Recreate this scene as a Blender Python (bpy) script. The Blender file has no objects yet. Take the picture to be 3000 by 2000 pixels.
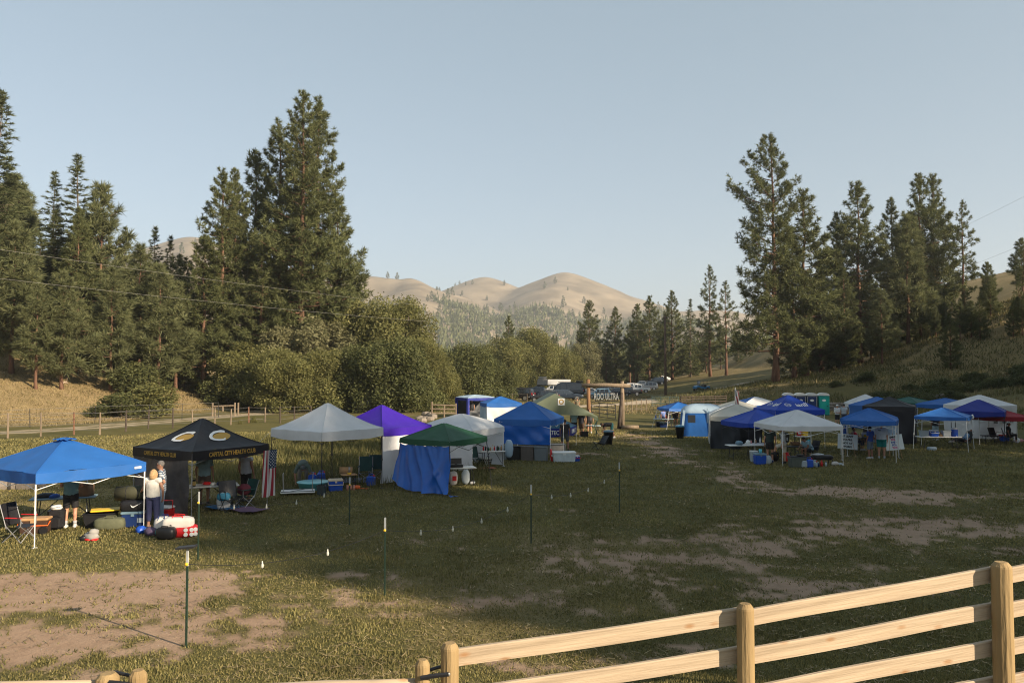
import bpy, math, random
import numpy as np
from mathutils import Vector, Matrix
R = math.radians
SC = bpy.context.scene
COL = SC.collection
random.seed(7)
RNG = np.random.default_rng(11)
PI = math.pi

# ------------------------------------------------------------------ camera, sky, sun, exposure
CAM_H = 4.4
FPX = 2333.0                       # focal length in pixels of the 3000 px wide photograph (28 mm lens)
PITCH = math.atan(90 / FPX)
cam = bpy.data.cameras.new('camera'); cam.lens = 28.0; cam.sensor_width = 36.0
cam.clip_start = 0.1; cam.clip_end = 12000
cam_o = bpy.data.objects.new('camera', cam); COL.objects.link(cam_o)
cam_o.location = (0, 0, CAM_H); cam_o.rotation_euler = (PI / 2 + PITCH, 0, 0)
SC.camera = cam_o

SUN_EL = R(24.0)
SUN_AZ = math.atan2(.817, -.576)   # clockwise from +Y
W = bpy.data.worlds.new('World'); SC.world = W; W.use_nodes = True
nt = W.node_tree; nt.nodes.clear()
sky = nt.nodes.new('ShaderNodeTexSky'); sky.sky_type = 'NISHITA'; sky.sun_disc = False
sky.sun_elevation = SUN_EL; sky.sun_rotation = SUN_AZ
sky.altitude = 1200; sky.air_density = 1.0; sky.dust_density = 2.2; sky.ozone_density = 1.0
bg = nt.nodes.new('ShaderNodeBackground'); bg.inputs[1].default_value = 0.085
hs = nt.nodes.new('ShaderNodeHueSaturation'); hs.inputs['Saturation'].default_value = 0.62
wo = nt.nodes.new('ShaderNodeOutputWorld')
nt.links.new(sky.outputs[0], hs.inputs['Color']); mxs = nt.nodes.new('ShaderNodeMix'); mxs.data_type = 'RGBA'; mxs.inputs[0].default_value = .5; mxs.inputs[7].default_value = (1.75, 2.50, 2.85, 1)   # even smoke haze over the clear sky
nt.links.new(hs.outputs[0], mxs.inputs[6]); nt.links.new(mxs.outputs[2], bg.inputs[0]); nt.links.new(bg.outputs[0], wo.inputs[0])
sd = Vector((math.sin(SUN_AZ) * math.cos(SUN_EL), math.cos(SUN_AZ) * math.cos(SUN_EL), math.sin(SUN_EL)))
sun = bpy.data.lights.new('sun', 'SUN'); sun.energy = 4.8; sun.angle = R(0.6); sun.color = (1.0, .83, .62)
sun_o = bpy.data.objects.new('sun', sun); COL.objects.link(sun_o)
sun_o.rotation_euler = sd.to_track_quat('Z', 'Y').to_euler(); sun_o.location = (60, -40, 60)
SC.view_settings.view_transform = 'Standard'; SC.view_settings.look = 'None'
SC.view_settings.gamma = 1; SC.view_settings.use_curve_mapping = False
SC.view_settings.exposure = 1.2
SC.render.engine = 'CYCLES'
SC.cycles.pixel_filter_type = 'BLACKMAN_HARRIS'; SC.cycles.filter_width = 1.1; SC.cycles.max_bounces = 8; SC.cycles.diffuse_bounces = 3; SC.cycles.glossy_bounces = 3
SC.cycles.transmission_bounces = 4; SC.cycles.transparent_max_bounces = 8; SC.cycles.volume_bounces = 0
SC.cycles.use_denoising = True; SC.cycles.caustics_reflective = False; SC.cycles.caustics_refractive = False
try: SC.cycles.denoiser = 'OPENIMAGEDENOISE'; SC.cycles.denoising_prefilter = 'ACCURATE'
except Exception: pass

# ------------------------------------------------------------------ materials
MATS = {}
def M(name, col, rough=.65, var=.12, scale=6., bump=0., metal=0., trans=0., spec=.4, bscale=None, alpha=1., stretch=None, isl=0., col2=None):
    """principled material with noise variation; trans mixes in a translucent lobe (thin cloth, leaves)"""
    if name in MATS: return MATS[name]
    m = bpy.data.materials.new(name); m.use_nodes = True; t = m.node_tree; N = t.nodes; L = t.links
    b = N['Principled BSDF']; out = N['Material Output']
    b.inputs['Roughness'].default_value = rough; b.inputs['Metallic'].default_value = metal
    b.inputs['Specular IOR Level'].default_value = spec
    c = (col[0], col[1], col[2], 1)
    c2 = (col2[0], col2[1], col2[2], 1) if col2 else None
    tc = N.new('ShaderNodeTexCoord'); vec = tc.outputs['Object']
    if stretch:
        mp = N.new('ShaderNodeMapping'); mp.inputs['Scale'].default_value = stretch; L.new(vec, mp.inputs[0]); vec = mp.outputs[0]
    csock = None
    if var > 0 or isl > 0:
        nz = N.new('ShaderNodeTexNoise'); nz.inputs['Scale'].default_value = scale; nz.inputs['Detail'].default_value = 5
        L.new(vec, nz.inputs['Vector'])
        mr = N.new('ShaderNodeMapRange'); mr.inputs[1].default_value = .3; mr.inputs[2].default_value = .7
        mr.inputs[3].default_value = 1 - var; mr.inputs[4].default_value = 1 + var
        L.new(nz.outputs['Fac'], mr.inputs[0])
        base = None
        if isl > 0:
            ge = N.new('ShaderNodeNewGeometry')
            mx0 = N.new('ShaderNodeMix'); mx0.data_type = 'RGBA'
            mx0.inputs[6].default_value = c; mx0.inputs[7].default_value = c2 or tuple(min(1, x * (1 + isl)) for x in c)
            L.new(ge.outputs['Random Per Island'], mx0.inputs[0]); base = mx0.outputs[2]
        elif c2:
            mx0 = N.new('ShaderNodeMix'); mx0.data_type = 'RGBA'; mx0.inputs[6].default_value = c; mx0.inputs[7].default_value = c2
            L.new(nz.outputs['Fac'], mx0.inputs[0]); base = mx0.outputs[2]
        mx = N.new('ShaderNodeVectorMath'); mx.operation = 'SCALE'
        if base: L.new(base, mx.inputs[0])
        else: mx.inputs[0].default_value = c[:3]
        L.new(mr.outputs[0], mx.inputs['Scale'])
        csock = mx.outputs[0]; L.new(csock, b.inputs['Base Color'])
    else: b.inputs['Base Color'].default_value = c
    if bump > 0:
        nb = N.new('ShaderNodeTexNoise'); nb.inputs['Scale'].default_value = bscale or scale * 3; nb.inputs['Detail'].default_value = 4
        L.new(vec, nb.inputs['Vector'])
        bp = N.new('ShaderNodeBump'); bp.inputs['Strength'].default_value = min(1, bump); bp.inputs['Distance'].default_value = .05
        L.new(nb.outputs['Fac'], bp.inputs['Height']); L.new(bp.outputs[0], b.inputs['Normal'])
    if trans > 0:
        tr = N.new('ShaderNodeBsdfTranslucent'); tr.inputs[0].default_value = c
        if csock: L.new(csock, tr.inputs[0])
        ms = N.new('ShaderNodeMixShader'); ms.inputs[0].default_value = trans
        L.new(b.outputs[0], ms.inputs[1]); L.new(tr.outputs[0], ms.inputs[2]); L.new(ms.outputs[0], out.inputs[0])
    MATS[name] = m
    return m

# ------------------------------------------------------------------ object helpers
def tag(o, label=None, cat=None, group=None, kind=None):
    if label: o['label'] = label
    if cat: o['category'] = cat
    if group: o['group'] = group
    if kind: o['kind'] = kind
    return o
def thing(name, label, cat, loc=(0, 0, 0), rz=0, group=None):
    o = bpy.data.objects.new(name, None); COL.objects.link(o); o.empty_display_size = .1
    o.location = loc; o.rotation_euler = (0, 0, rz)
    return tag(o, label, cat, group)
def link(name, me, parent=None, loc=None, rot=None):
    o = bpy.data.objects.new(name, me); COL.objects.link(o)
    if parent is not None: o.parent = parent
    if loc is not None: o.location = loc
    if rot is not None: o.rotation_euler = rot
    return o
def copy_tree(o, parent=None):
    c = o.copy(); COL.objects.link(c)
    if parent is not None: c.parent = parent
    for ch in list(o.children): copy_tree(ch, c)
    return c
def mesh_np(name, v, f, mats, smooth=False, mi=None):
    """fast mesh from numpy arrays; f is (n,3) or (n,4)"""
    me = bpy.data.meshes.new(name)
    n, k = f.shape
    me.vertices.add(len(v)); me.vertices.foreach_set('co', np.ascontiguousarray(v, np.float32).ravel())
    me.loops.add(n * k); me.loops.foreach_set('vertex_index', np.ascontiguousarray(f, np.int32).ravel())
    me.polygons.add(n); me.polygons.foreach_set('loop_start', np.arange(0, n * k, k, dtype=np.int32))
    if smooth: me.polygons.foreach_set('use_smooth', np.ones(n, bool))
    for m in (mats if isinstance(mats, (list, tuple)) else [mats]): me.materials.append(m)
    if mi is not None: me.polygons.foreach_set('material_index', np.asarray(mi, np.int32))
    me.update(calc_edges=True)
    return me
def attr(me, name, arr):
    a = me.attributes.new(name, 'FLOAT', 'POINT'); a.data.foreach_set('value', np.ascontiguousarray(arr, np.float32).ravel())

class MB:
    """collects shapes, then links them as ONE mesh object"""
    def __init__(s): s.v = []; s.f = []
    def add(s, vs, fs):
        b = len(s.v); s.v += [tuple(p) for p in vs]; s.f += [tuple(b + i for i in q) for q in fs]; return s
    def box(s, c, d, rz=0, rx=0, ry=0, taper=1.0):
        hx, hy, hz = d[0] / 2, d[1] / 2, d[2] / 2; vs = []
        m = Matrix.Rotation(rz, 3, 'Z') @ Matrix.Rotation(ry, 3, 'Y') @ Matrix.Rotation(rx, 3, 'X')
        for z in (-1, 1):
            k = 1.0 if z > 0 else taper
            for x, y in ((-1, -1), (1, -1), (1, 1), (-1, 1)):
                q = m @ Vector((x * hx * k, y * hy * k, z * hz)); vs.append((q.x + c[0], q.y + c[1], q.z + c[2]))
        return s.add(vs, [(3, 2, 1, 0), (4, 5, 6, 7), (0, 1, 5, 4), (1, 2, 6, 5), (2, 3, 7, 6), (3, 0, 4, 7)])
    def rbox(s, c, d, r=.02, rz=0, taper=1.0):
        """box with bevelled vertical corners and bevelled top and bottom edges"""
        hx, hy, hz = d[0] / 2, d[1] / 2, d[2] / 2; r = min(r, hx * .9, hy * .9, hz * .9); rings = []
        for z, ins, k in ((-hz, r, taper), (-hz + r, 0, taper), (hz - r, 0, 1), (hz, r, 1)):
            a, b = hx * k - ins, hy * k - ins; q = r * .9
            rings.append([(x, y, z) for x, y in ((a - q, -b), (a, -b + q), (a, b - q), (a - q, b), (-a + q, b), (-a, b - q), (-a, -b + q), (-a + q, -b))])
        cs, sn = math.cos(rz), math.sin(rz); vs = []
        for rg in rings: vs += [(c[0] + x * cs - y * sn, c[1] + x * sn + y * cs, c[2] + z) for x, y, z in rg]
        fs = [tuple(range(7, -1, -1)), tuple(range(24, 32))]
        for k in range(3):
            for i in range(8): fs.append((k * 8 + i, k * 8 + (i + 1) % 8, k * 8 + 8 + (i + 1) % 8, k * 8 + 8 + i))
        return s.add(vs, fs)
    def tube(s, p, q, r, r2=None, n=6, caps=True):
        return s.path([p, q], [r, r if r2 is None else r2], n, caps)
    def path(s, pts, r, n=6, caps=True, flat=1.0):
        pts = [Vector(p) for p in pts]; k = len(pts)
        if not isinstance(r, (list, tuple)): r = [r] * k
        vs = []; ref = None
        for i, p in enumerate(pts):
            t = (pts[min(i + 1, k - 1)] - pts[max(i - 1, 0)])
            t = t.normalized() if t.length > 1e-9 else Vector((0, 0, 1))
            if ref is None: ref = Vector((0, 0, 1)) if abs(t.z) < .9 else Vector((0, 1, 0))
            a = t.cross(ref)
            if a.length < 1e-4: ref = Vector((1, .3, 0)); a = t.cross(ref)
            a.normalize(); b = a.cross(t).normalized(); ref = b
            for j in range(n):
                w = 2 * PI * j / n; vs.append(p + (a * math.cos(w) + b * math.sin(w) * flat) * r[i])
        fs = []
        for i in range(k - 1):
            for j in range(n): fs.append((i * n + j, i * n + (j + 1) % n, (i + 1) * n + (j + 1) % n, (i + 1) * n + j))
        if caps: fs += [tuple(range(n - 1, -1, -1)), tuple(range((k - 1) * n, k * n))]
        return s.add(vs, fs)
    def lathe(s, prof, c=(0, 0, 0), n=14, sx=1., sy=1.):
        vs = []; k = len(prof)
        for r, z in prof:
            for j in range(n):
                w = 2 * PI * j / n; vs.append((c[0] + r * math.cos(w) * sx, c[1] + r * math.sin(w) * sy, c[2] + z))
        fs = []
        for i in range(k - 1):
            for j in range(n): fs.append((i * n + j, i * n + (j + 1) % n, (i + 1) * n + (j + 1) % n, (i + 1) * n + j))
        fs += [tuple(range(n - 1, -1, -1)), tuple(range((k - 1) * n, k * n))]
        return s.add(vs, fs)
    def ell(s, c, d, n=12, m=8, e=1.0, jit=0., rz=0.):
        """ellipsoid / superellipsoid, e<1 makes it boxier"""
        pw = lambda a: math.copysign(abs(a) ** e, a); vs = [(c[0], c[1], c[2] - d[2])]; cs, sn = math.cos(rz), math.sin(rz)
        for i in range(1, m):
            ph = -PI / 2 + PI * i / m
            for j in range(n):
                w = 2 * PI * j / n; k = 1 + random.uniform(-jit, jit)
                x = d[0] * pw(math.cos(ph)) * pw(math.cos(w)) * k; y = d[1] * pw(math.cos(ph)) * pw(math.sin(w)) * k
                vs.append((c[0] + x * cs - y * sn, c[1] + x * sn + y * cs, c[2] + d[2] * pw(math.sin(ph)) * k))
        vs.append((c[0], c[1], c[2] + d[2])); t = len(vs) - 1; fs = []
        for j in range(n):
            fs.append((0, 1 + (j + 1) % n, 1 + j)); fs.append((t, t - n + j, t - n + (j + 1) % n))
        for i in range(m - 2):
            for j in range(n):
                a = 1 + i * n; fs.append((a + j, a + (j + 1) % n, a + n + (j + 1) % n, a + n + j))
        return s.add(vs, fs)
    def grid(s, fn, nu, nv):
        vs = [fn(i / nu, j / nv) for j in range(nv + 1) for i in range(nu + 1)]
        return s.add(vs, [(j * (nu + 1) + i, j * (nu + 1) + i + 1, (j + 1) * (nu + 1) + i + 1, (j + 1) * (nu + 1) + i) for j in range(nv) for i in range(nu)])
    def prism(s, poly, a, b, axis='y'):
        """extrude a 2-D polygon from a to b along an axis"""
        n = len(poly); vs = []
        for t in (a, b):
            for p, q in poly: vs.append((p, t, q) if axis == 'y' else ((t, p, q) if axis == 'x' else (p, q, t)))
        fs = [tuple(range(n)), tuple(range(2 * n - 1, n - 1, -1))]
        for i in range(n): fs.append((i, i + n, (i + 1) % n + n, (i + 1) % n))
        return s.add(vs, fs)
    def mesh(s, name, mat, smooth=False):
        me = bpy.data.meshes.new(name); me.from_pydata(s.v, [], s.f)
        for m in (mat if isinstance(mat, (list, tuple)) else [mat]): me.materials.append(m)
        if smooth: me.polygons.foreach_set('use_smooth', np.ones(len(me.polygons), bool))
        me.update(); return me
    def build(s, name, mat, parent=None, smooth=False, loc=None, rot=None, label=None):
        o = link(name, s.mesh(name, mat, smooth), parent, loc, rot)
        if label: o['label'] = label
        return o

# ------------------------------------------------------------------ noise and terrain
_T = np.random.default_rng(3).random((256, 256))
def vn(x, y):
    xi = np.floor(x).astype(int); yi = np.floor(y).astype(int); fx = x - xi; fy = y - yi
    fx = fx * fx * (3 - 2 * fx); fy = fy * fy * (3 - 2 * fy)
    a = _T[xi & 255, yi & 255]; b = _T[(xi + 1) & 255, yi & 255]; c = _T[xi & 255, (yi + 1) & 255]; d = _T[(xi + 1) & 255, (yi + 1) & 255]
    return (a * (1 - fx) + b * fx) * (1 - fy) + (c * (1 - fx) + d * fx) * fy
def fbm(x, y, o=4, s=0):
    r = 0; a = .5; x = np.asarray(x, float) + s * 17.3; y = np.asarray(y, float) + s * 9.1
    for i in range(o): r = r + a * vn(x, y); x = x * 2.03 + 5.2; y = y * 2.03 + 1.7; a *= .5
    return r / (1 - .5 ** o)
def sst(a, b, x):
    t = np.clip((x - a) / (b - a), 0, 1); return t * t * (3 - 2 * t)
TRY = [-60, 0, 20, 35, 50, 65, 85, 93, 100, 106, 114, 124, 131, 138, 150, 165, 200, 250, 320, 450, 700, 1200]
TRX = [10, 22, 26, 31, 36, 38, 38, 37, 32, 26, 21, 20, 24, 27, 28, 28, 24, 27, 42, 90, 220, 420]
TLY = [-60, 0, 40, 64, 93, 120, 160, 200, 300, 450, 700, 1200]
TLX = [-75, -60, -48, -40, -28, -28, -38, -55, -80, -120, -230, -420]
CREST = [[(-806, 2000, 300), (-600, 2000, 250), (-386, 2000, 247), (-257, 2000, 232), (-171, 2000, 202), (-133, 2000, 188), (-43, 1980, 150)],
         [(-220, 2550, 235), (-140, 2550, 282), (-86, 2500, 302), (-43, 2500, 284), (10, 2450, 250)],
         [(0, 2400, 236), (62, 2400, 262), (113, 2400, 286), (160, 2400, 304), (206, 2400, 286), (267, 2400, 244), (309, 2400, 218), (370, 2400, 196), (514, 2400, 172), (823, 2400, 150), (1400, 2400, 190)],
         [(160, 2400, 298), (80, 2000, 190), (20, 1600, 95)], [(-257, 2000, 238), (-190, 1600, 140), (-160, 1300, 70)],
         [(-806, 2000, 325), (-620, 1500, 190), (-500, 1100, 90)], [(370, 2400, 202), (330, 1800, 120), (300, 1300, 60)]]
def TH(x, y):
    x = np.asarray(x, float); y = np.asarray(y, float)
    z = 0.10 * (fbm(x * .12, y * .12, 3) - .5) + 0 * x
    # bank in front of the camera
    nb = 1 - sst(6.2, 12.6, y)
    z = z * (1 - nb) + nb * np.clip(.90 + .104 * x, .55, 1.9)
    # right hillside
    t = np.maximum(np.interp(y, TRY, TRX) * -1 + x + 2.0 * (fbm(x * .05, y * .05, 3, 2) - .5), 0)
    s = t * t / (t + 3.0)
    zr = .18 * np.minimum(s, 32) + .55 * np.maximum(s - 32, 0)
    zr = 55 * (1 - np.exp(-zr / 55)) + .35 * (fbm(x * .2, y * .2, 3, 4) - .5) * sst(2, 10, t)
    # left hillside
    t2 = np.maximum((np.interp(y, TLY, TLX) - x) * .95 + 2.0 * (fbm(x * .06, y * .06, 3, 5) - .5), 0)
    s2 = t2 * t2 / (t2 + 4.0)
    zl = .27 * np.minimum(s2, 22) + .34 * np.maximum(s2 - 22, 0)
    zl = 60 * (1 - np.exp(-zl / 60)) + .3 * (fbm(x * .22, y * .22, 3, 6) - .5) * sst(2, 10, t2)
    fade = 1 - sst(300, 700, y) * .6
    z = z + (zr + zl) * fade
    # far hills
    far = 30 * sst(450, 1500, y)
    if np.any(y > 420):
        best = np.full(np.shape(x + y), -1e9)
        for cr in CREST:
            for a, b in zip(cr[:-1], cr[1:]):
                dx, dy = b[0] - a[0], b[1] - a[1]
                k = np.clip(((x - a[0]) * dx + (y - a[1]) * dy) / (dx * dx + dy * dy), 0, 1)
                d = np.hypot(x - a[0] - k * dx, y - a[1] - k * dy)
                h = a[2] + (b[2] - a[2]) * k
                best = np.maximum(best, h - .45 * (np.sqrt(d * d + 32 ** 2) - 32))
        best = best + 34 * (fbm(x * .008, y * .007, 5, 8) - .5) * sst(10, 120, 300 - best)
        far = np.maximum(far, far * .25 + np.maximum(best, 0) * .98)
        z = z + far * sst(430, 800, y)
    return z
def ray(px, py):
    u = (px - 1500) / FPX; v = (1000 - py) / FPX
    return np.array([u, math.cos(PITCH) - v * math.sin(PITCH), math.sin(PITCH) + v * math.cos(PITCH)])
_TS = np.geomspace(4, 4000, 1500)
def g(px, py):
    """where the line of sight through a photo pixel meets the terrain"""
    d = ray(px, py); P = d[None, :] * _TS[:, None]; gap = CAM_H + P[:, 2] - TH(P[:, 0], P[:, 1])
    i = int(np.argmax(gap < 0))
    if i == 0: i = len(_TS) - 1
    k = gap[i - 1] / (gap[i - 1] - gap[i]); t = _TS[i - 1] + (_TS[i] - _TS[i - 1]) * k
    return Vector((d[0] * t, d[1] * t, CAM_H + d[2] * t))
def at(px, py, Y):
    d = ray(px, py); t = Y / d[1]; return Vector((d[0] * t, Y, CAM_H + d[2] * t))
def gz(x, y): return float(TH(x, y))
def on(x, y, dz=0): return Vector((x, y, gz(x, y) + dz))
def seg(x, y, pts):
    best = np.full(np.shape(x), 1e9)
    for a, b in zip(pts[:-1], pts[1:]):
        dx, dy = b[0] - a[0], b[1] - a[1]
        k = np.clip(((x - a[0]) * dx + (y - a[1]) * dy) / (dx * dx + dy * dy), 0, 1)
        best = np.minimum(best, np.hypot(x - a[0] - k * dx, y - a[1] - k * dy))
    return best
ROAD = [(-70, 46), (-36.7, 58.5), (-33.5, 64), (-30.5, 73), (-28.5, 82), (-22, 92), (-8, 97), (8, 102), (17, 112), (23, 128), (30, 141), (37, 147.5), (44, 150)]
def blob(x, y, cx, cy, rx, ry, rot=0):
    c, s = math.cos(rot), math.sin(rot); dx = x - cx; dy = y - cy
    return np.exp(-(((dx * c + dy * s) / rx) ** 2 + ((-dx * s + dy * c) / ry) ** 2))
def DIRT(x, y):
    m = 1.25 * np.exp(-(seg(x, y, [(-16, 15.4), (-9.5, 16.6), (-7.0, 16.6)]) / 1.25) ** 2)
    m = m + .58 * blob(x, y, -6.6, 13.8, 3.8, 2.0) + .42 * blob(x, y, -9.5, 11.6, 3, 1.5)
    m = m + .40 * blob(x, y, 14.5, 23.2, 6.5, 2.6) + .46 * blob(x, y, 15.5, 28.6, 6, 1.6)
    m = m + .46 * np.exp(-(seg(x, y, [(8.2, 58), (8.8, 46.5), (8.6, 38), (10, 31.5), (13, 29)]) / 2.2) ** 2)
    m = m + .29 * blob(x, y, 1.7, 19.0, 6.5, 3.2) + .27 * blob(x, y, 6, 16, 5, 2.2) + .38 * blob(x, y, -1.4, 15.3, 3.4, .9) + .5 * blob(x, y, 3.2, 43.5, 3.2, 1.6)
    m = m + .34 * blob(x, y, .2, 12, 1.6, .8) + .3 * blob(x, y, 9, 21, 6, 4) + .3 * blob(x, y, 3, 12.4, 2, .8)
    n = fbm(x * .9, y * .9, 4, 1); n2 = fbm(x * 3.1, y * 3.1, 4, 7); n3 = fbm(x * .45, y * 1.5, 3, 17)
    return sst(.34, .60, m + .55 * (n - .5) + .75 * (n2 - .5) + .5 * (n3 - .5))
def DRY(x, y):
    tl = (np.interp(y, TLY, TLX) - x); tr = x - np.interp(y, TRY, TRX)
    n = fbm(x * .15, y * .15, 4, 9)
    d = sst(-2, 7, tl + 8 * (n - .5)) * .95 + sst(14, 40, tr + 14 * (n - .5)) * .30 + sst(4, 20, tr + 14 * (n - .5)) * .22
    return np.clip(d + .35 * sst(.55, .75, n) + sst(350, 600, y), 0, 1)
def RD(x, y):
    d = seg(x, y, ROAD); n = fbm(x * .7, y * .7, 3, 3) - .5
    two = np.maximum(1 - sst(.25, .8, np.abs(d - 1.0) + n * .6), 0)
    full = 1 - sst(1.6, 2.6, d + n)
    k = sst(70, 95, y)
    return two * (1 - k) * .9 + full * k
def polar(name, mat, r0, r1, nr, angs):
    rr = np.geomspace(r0, r1, nr); A, RR = np.meshgrid(angs, rr)
    x = RR * np.sin(A); y = RR * np.cos(A); z = TH(x, y)
    v = np.stack([x.ravel(), y.ravel(), z.ravel()], 1); na = len(angs)
    i = np.arange(nr - 1)[:, None] * na + np.arange(na - 1)[None, :]; i = i.ravel()
    f = np.stack([i, i + 1, i + na + 1, i + na], 1)[:, ::-1]
    me = mesh_np(name, v, f, mat, True)
    X, Y = x.ravel(), y.ravel()
    attr(me, 'dirt', DIRT(X, Y)); attr(me, 'dry', DRY(X, Y)); attr(me, 'road', RD(X, Y))
    return tag(link(name, me), kind='structure')
def ground_mat():
    m = bpy.data.materials.new('ground'); m.use_nodes = True; t = m.node_tree; N = t.nodes; L = t.links; b = N['Principled BSDF']
    b.inputs['Roughness'].default_value = .95; b.inputs['Specular IOR Level'].default_value = .1
    tc = N.new('ShaderNodeTexCoord')
    def noise(s, d=6):
        n = N.new('ShaderNodeTexNoise'); n.inputs['Scale'].default_value = s; n.inputs['Detail'].default_value = d; n.inputs['Roughness'].default_value = .65
        L.new(tc.outputs['Object'], n.inputs['Vector']); return n.outputs['Fac']
    def ramp(sock, a, b_, pa=.35, pb=.65):
        r = N.new('ShaderNodeValToRGB'); r.color_ramp.elements[0].color = (*a, 1); r.color_ramp.elements[1].color = (*b_, 1)
        r.color_ramp.elements[0].position = pa; r.color_ramp.elements[1].position = pb; L.new(sock, r.inputs[0]); return r.outputs[0]
    def mix(fac, a, b_):
        x = N.new('ShaderNodeMix'); x.data_type = 'RGBA'; L.new(fac, x.inputs[0]); L.new(a, x.inputs[6]); L.new(b_, x.inputs[7]); return x.outputs[2]
    def at_(n):
        a = N.new('ShaderNodeAttribute'); a.attribute_name = n; return a.outputs['Fac']
    n1, n2, n3 = noise(.35), noise(3.5), noise(22)
    gr = mix(n2, ramp(n1, (.056, .060, .020), (.130, .112, .040)), ramp(n3, (.045, .048, .016), (.17, .14, .055)))
    dry = mix(n2, ramp(n1, (.25, .18, .09), (.36, .265, .135)), ramp(n3, (.14, .10, .05), (.33, .245, .13)))
    dirt = mix(n3, ramp(n2, (.275, .185, .125), (.385, .27, .19)), ramp(n1, (.24, .16, .105), (.38, .27, .185)))
    road = ramp(n2, (.34, .27, .19), (.46, .38, .28))
    c = mix(at_('dry'), gr, dry); c = mix(at_('dirt'), c, dirt); c = mix(at_('road'), c, road)
    L.new(c, b.inputs['Base Color'])
    bp = N.new('ShaderNodeBump'); bp.inputs['Strength'].default_value = .55; bp.inputs['Distance'].default_value = .06
    ad = N.new('ShaderNodeMath'); ad.operation = 'ADD'; L.new(n3, ad.inputs[0]); L.new(n2, ad.inputs[1])
    L.new(ad.outputs[0], bp.inputs['Height']); L.new(bp.outputs[0], b.inputs['Normal'])
    return m
GM = ground_mat()
angs = np.concatenate([np.radians(np.arange(-180, -41, 5.)), np.radians(np.linspace(-40, 40, 430)), np.radians(np.arange(45, 181, 5.))])
polar('ground', GM, 1.5, 480, 430, angs)
HM = M('hill grass', (.175, .142, .098), .95, .30, .014, .5, bscale=.12, spec=.1, col2=(.245, .195, .135))
polar('hills', HM, 480, 5200, 130, np.concatenate([np.radians(np.arange(-180, -41, 5.)), np.radians(np.linspace(-40, 40, 260)), np.radians(np.arange(45, 181, 5.))]))
# ------------------------------------------------------------------ trees
BARK = M('pine bark', (.145, .082, .055), .95, .35, 1.2, .8, bscale=5, stretch=(3, 3, .5), spec=.1)
BARK2 = M('grey bark', (.16, .125, .095), .95, .3, 1.5, .6, bscale=6, stretch=(3, 3, .5), spec=.1)
PINE = M('pine needles', (.070, .086, .032), .7, .25, .35, isl=1, col2=(.170, .178, .072), trans=.32, spec=.25)
PINE2 = M('young pine needles', (.088, .104, .044), .7, .22, .35, isl=1, col2=(.185, .190, .086), trans=.34, spec=.25)
FIR = M('fir needles', (.058, .074, .032), .7, .25, .4, isl=1, col2=(.130, .140, .058), trans=.28, spec=.25)
LEAF = M('willow leaves', (.135, .142, .050), .6, .38, .30, isl=1, col2=(.20, .188, .068), trans=.4, spec=.2)
LEAFG = M('silver willow leaves', (.15, .15, .072), .6, .2, .3, isl=1, col2=(.22, .205, .105), trans=.35, spec=.2)
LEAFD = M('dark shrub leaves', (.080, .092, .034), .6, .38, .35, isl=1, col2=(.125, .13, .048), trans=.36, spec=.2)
def norm(a): return a / np.maximum(np.linalg.norm(a, axis=1, keepdims=True), 1e-6)
def needles(rng, pos, d, size, K, w, spread=.75, flat=1.0, up=.25):
    n = len(pos); P = np.repeat(pos, K, 0); D = np.repeat(d, K, 0); S = np.repeat(size, K)[:, None]
    r = rng.normal(size=(n * K, 3)) * spread; r[:, 2] *= flat
    q = norm(D * .8 + r + np.array([0, 0, up])); side = norm(np.cross(q, rng.normal(size=q.shape)))
    S = S * rng.uniform(.65, 1.15, (n * K, 1)); b = P + q * S * .06
    v = np.stack([b + side * w * S * .5, b - side * w * S * .5 + q * S * .12, b + q * S], 1).reshape(-1, 3)
    return v, np.arange(n * K * 3).reshape(-1, 3)
def leaves(rng, pos, out, size, long=1.8):
    n = len(pos); q = norm(out * .5 + rng.normal(size=(n, 3)) * .8); a = norm(np.cross(q, rng.normal(size=(n, 3)))); b = np.cross(q, a)
    S = (size * rng.uniform(.6, 1.3, n))[:, None]
    v = np.stack([pos - a * S * .5 * long, pos + b * S * .45, pos + a * S * .5 * long, pos - b * S * .45], 1).reshape(-1, 3)
    return v, np.arange(n * 4).reshape(-1, 4)
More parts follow.
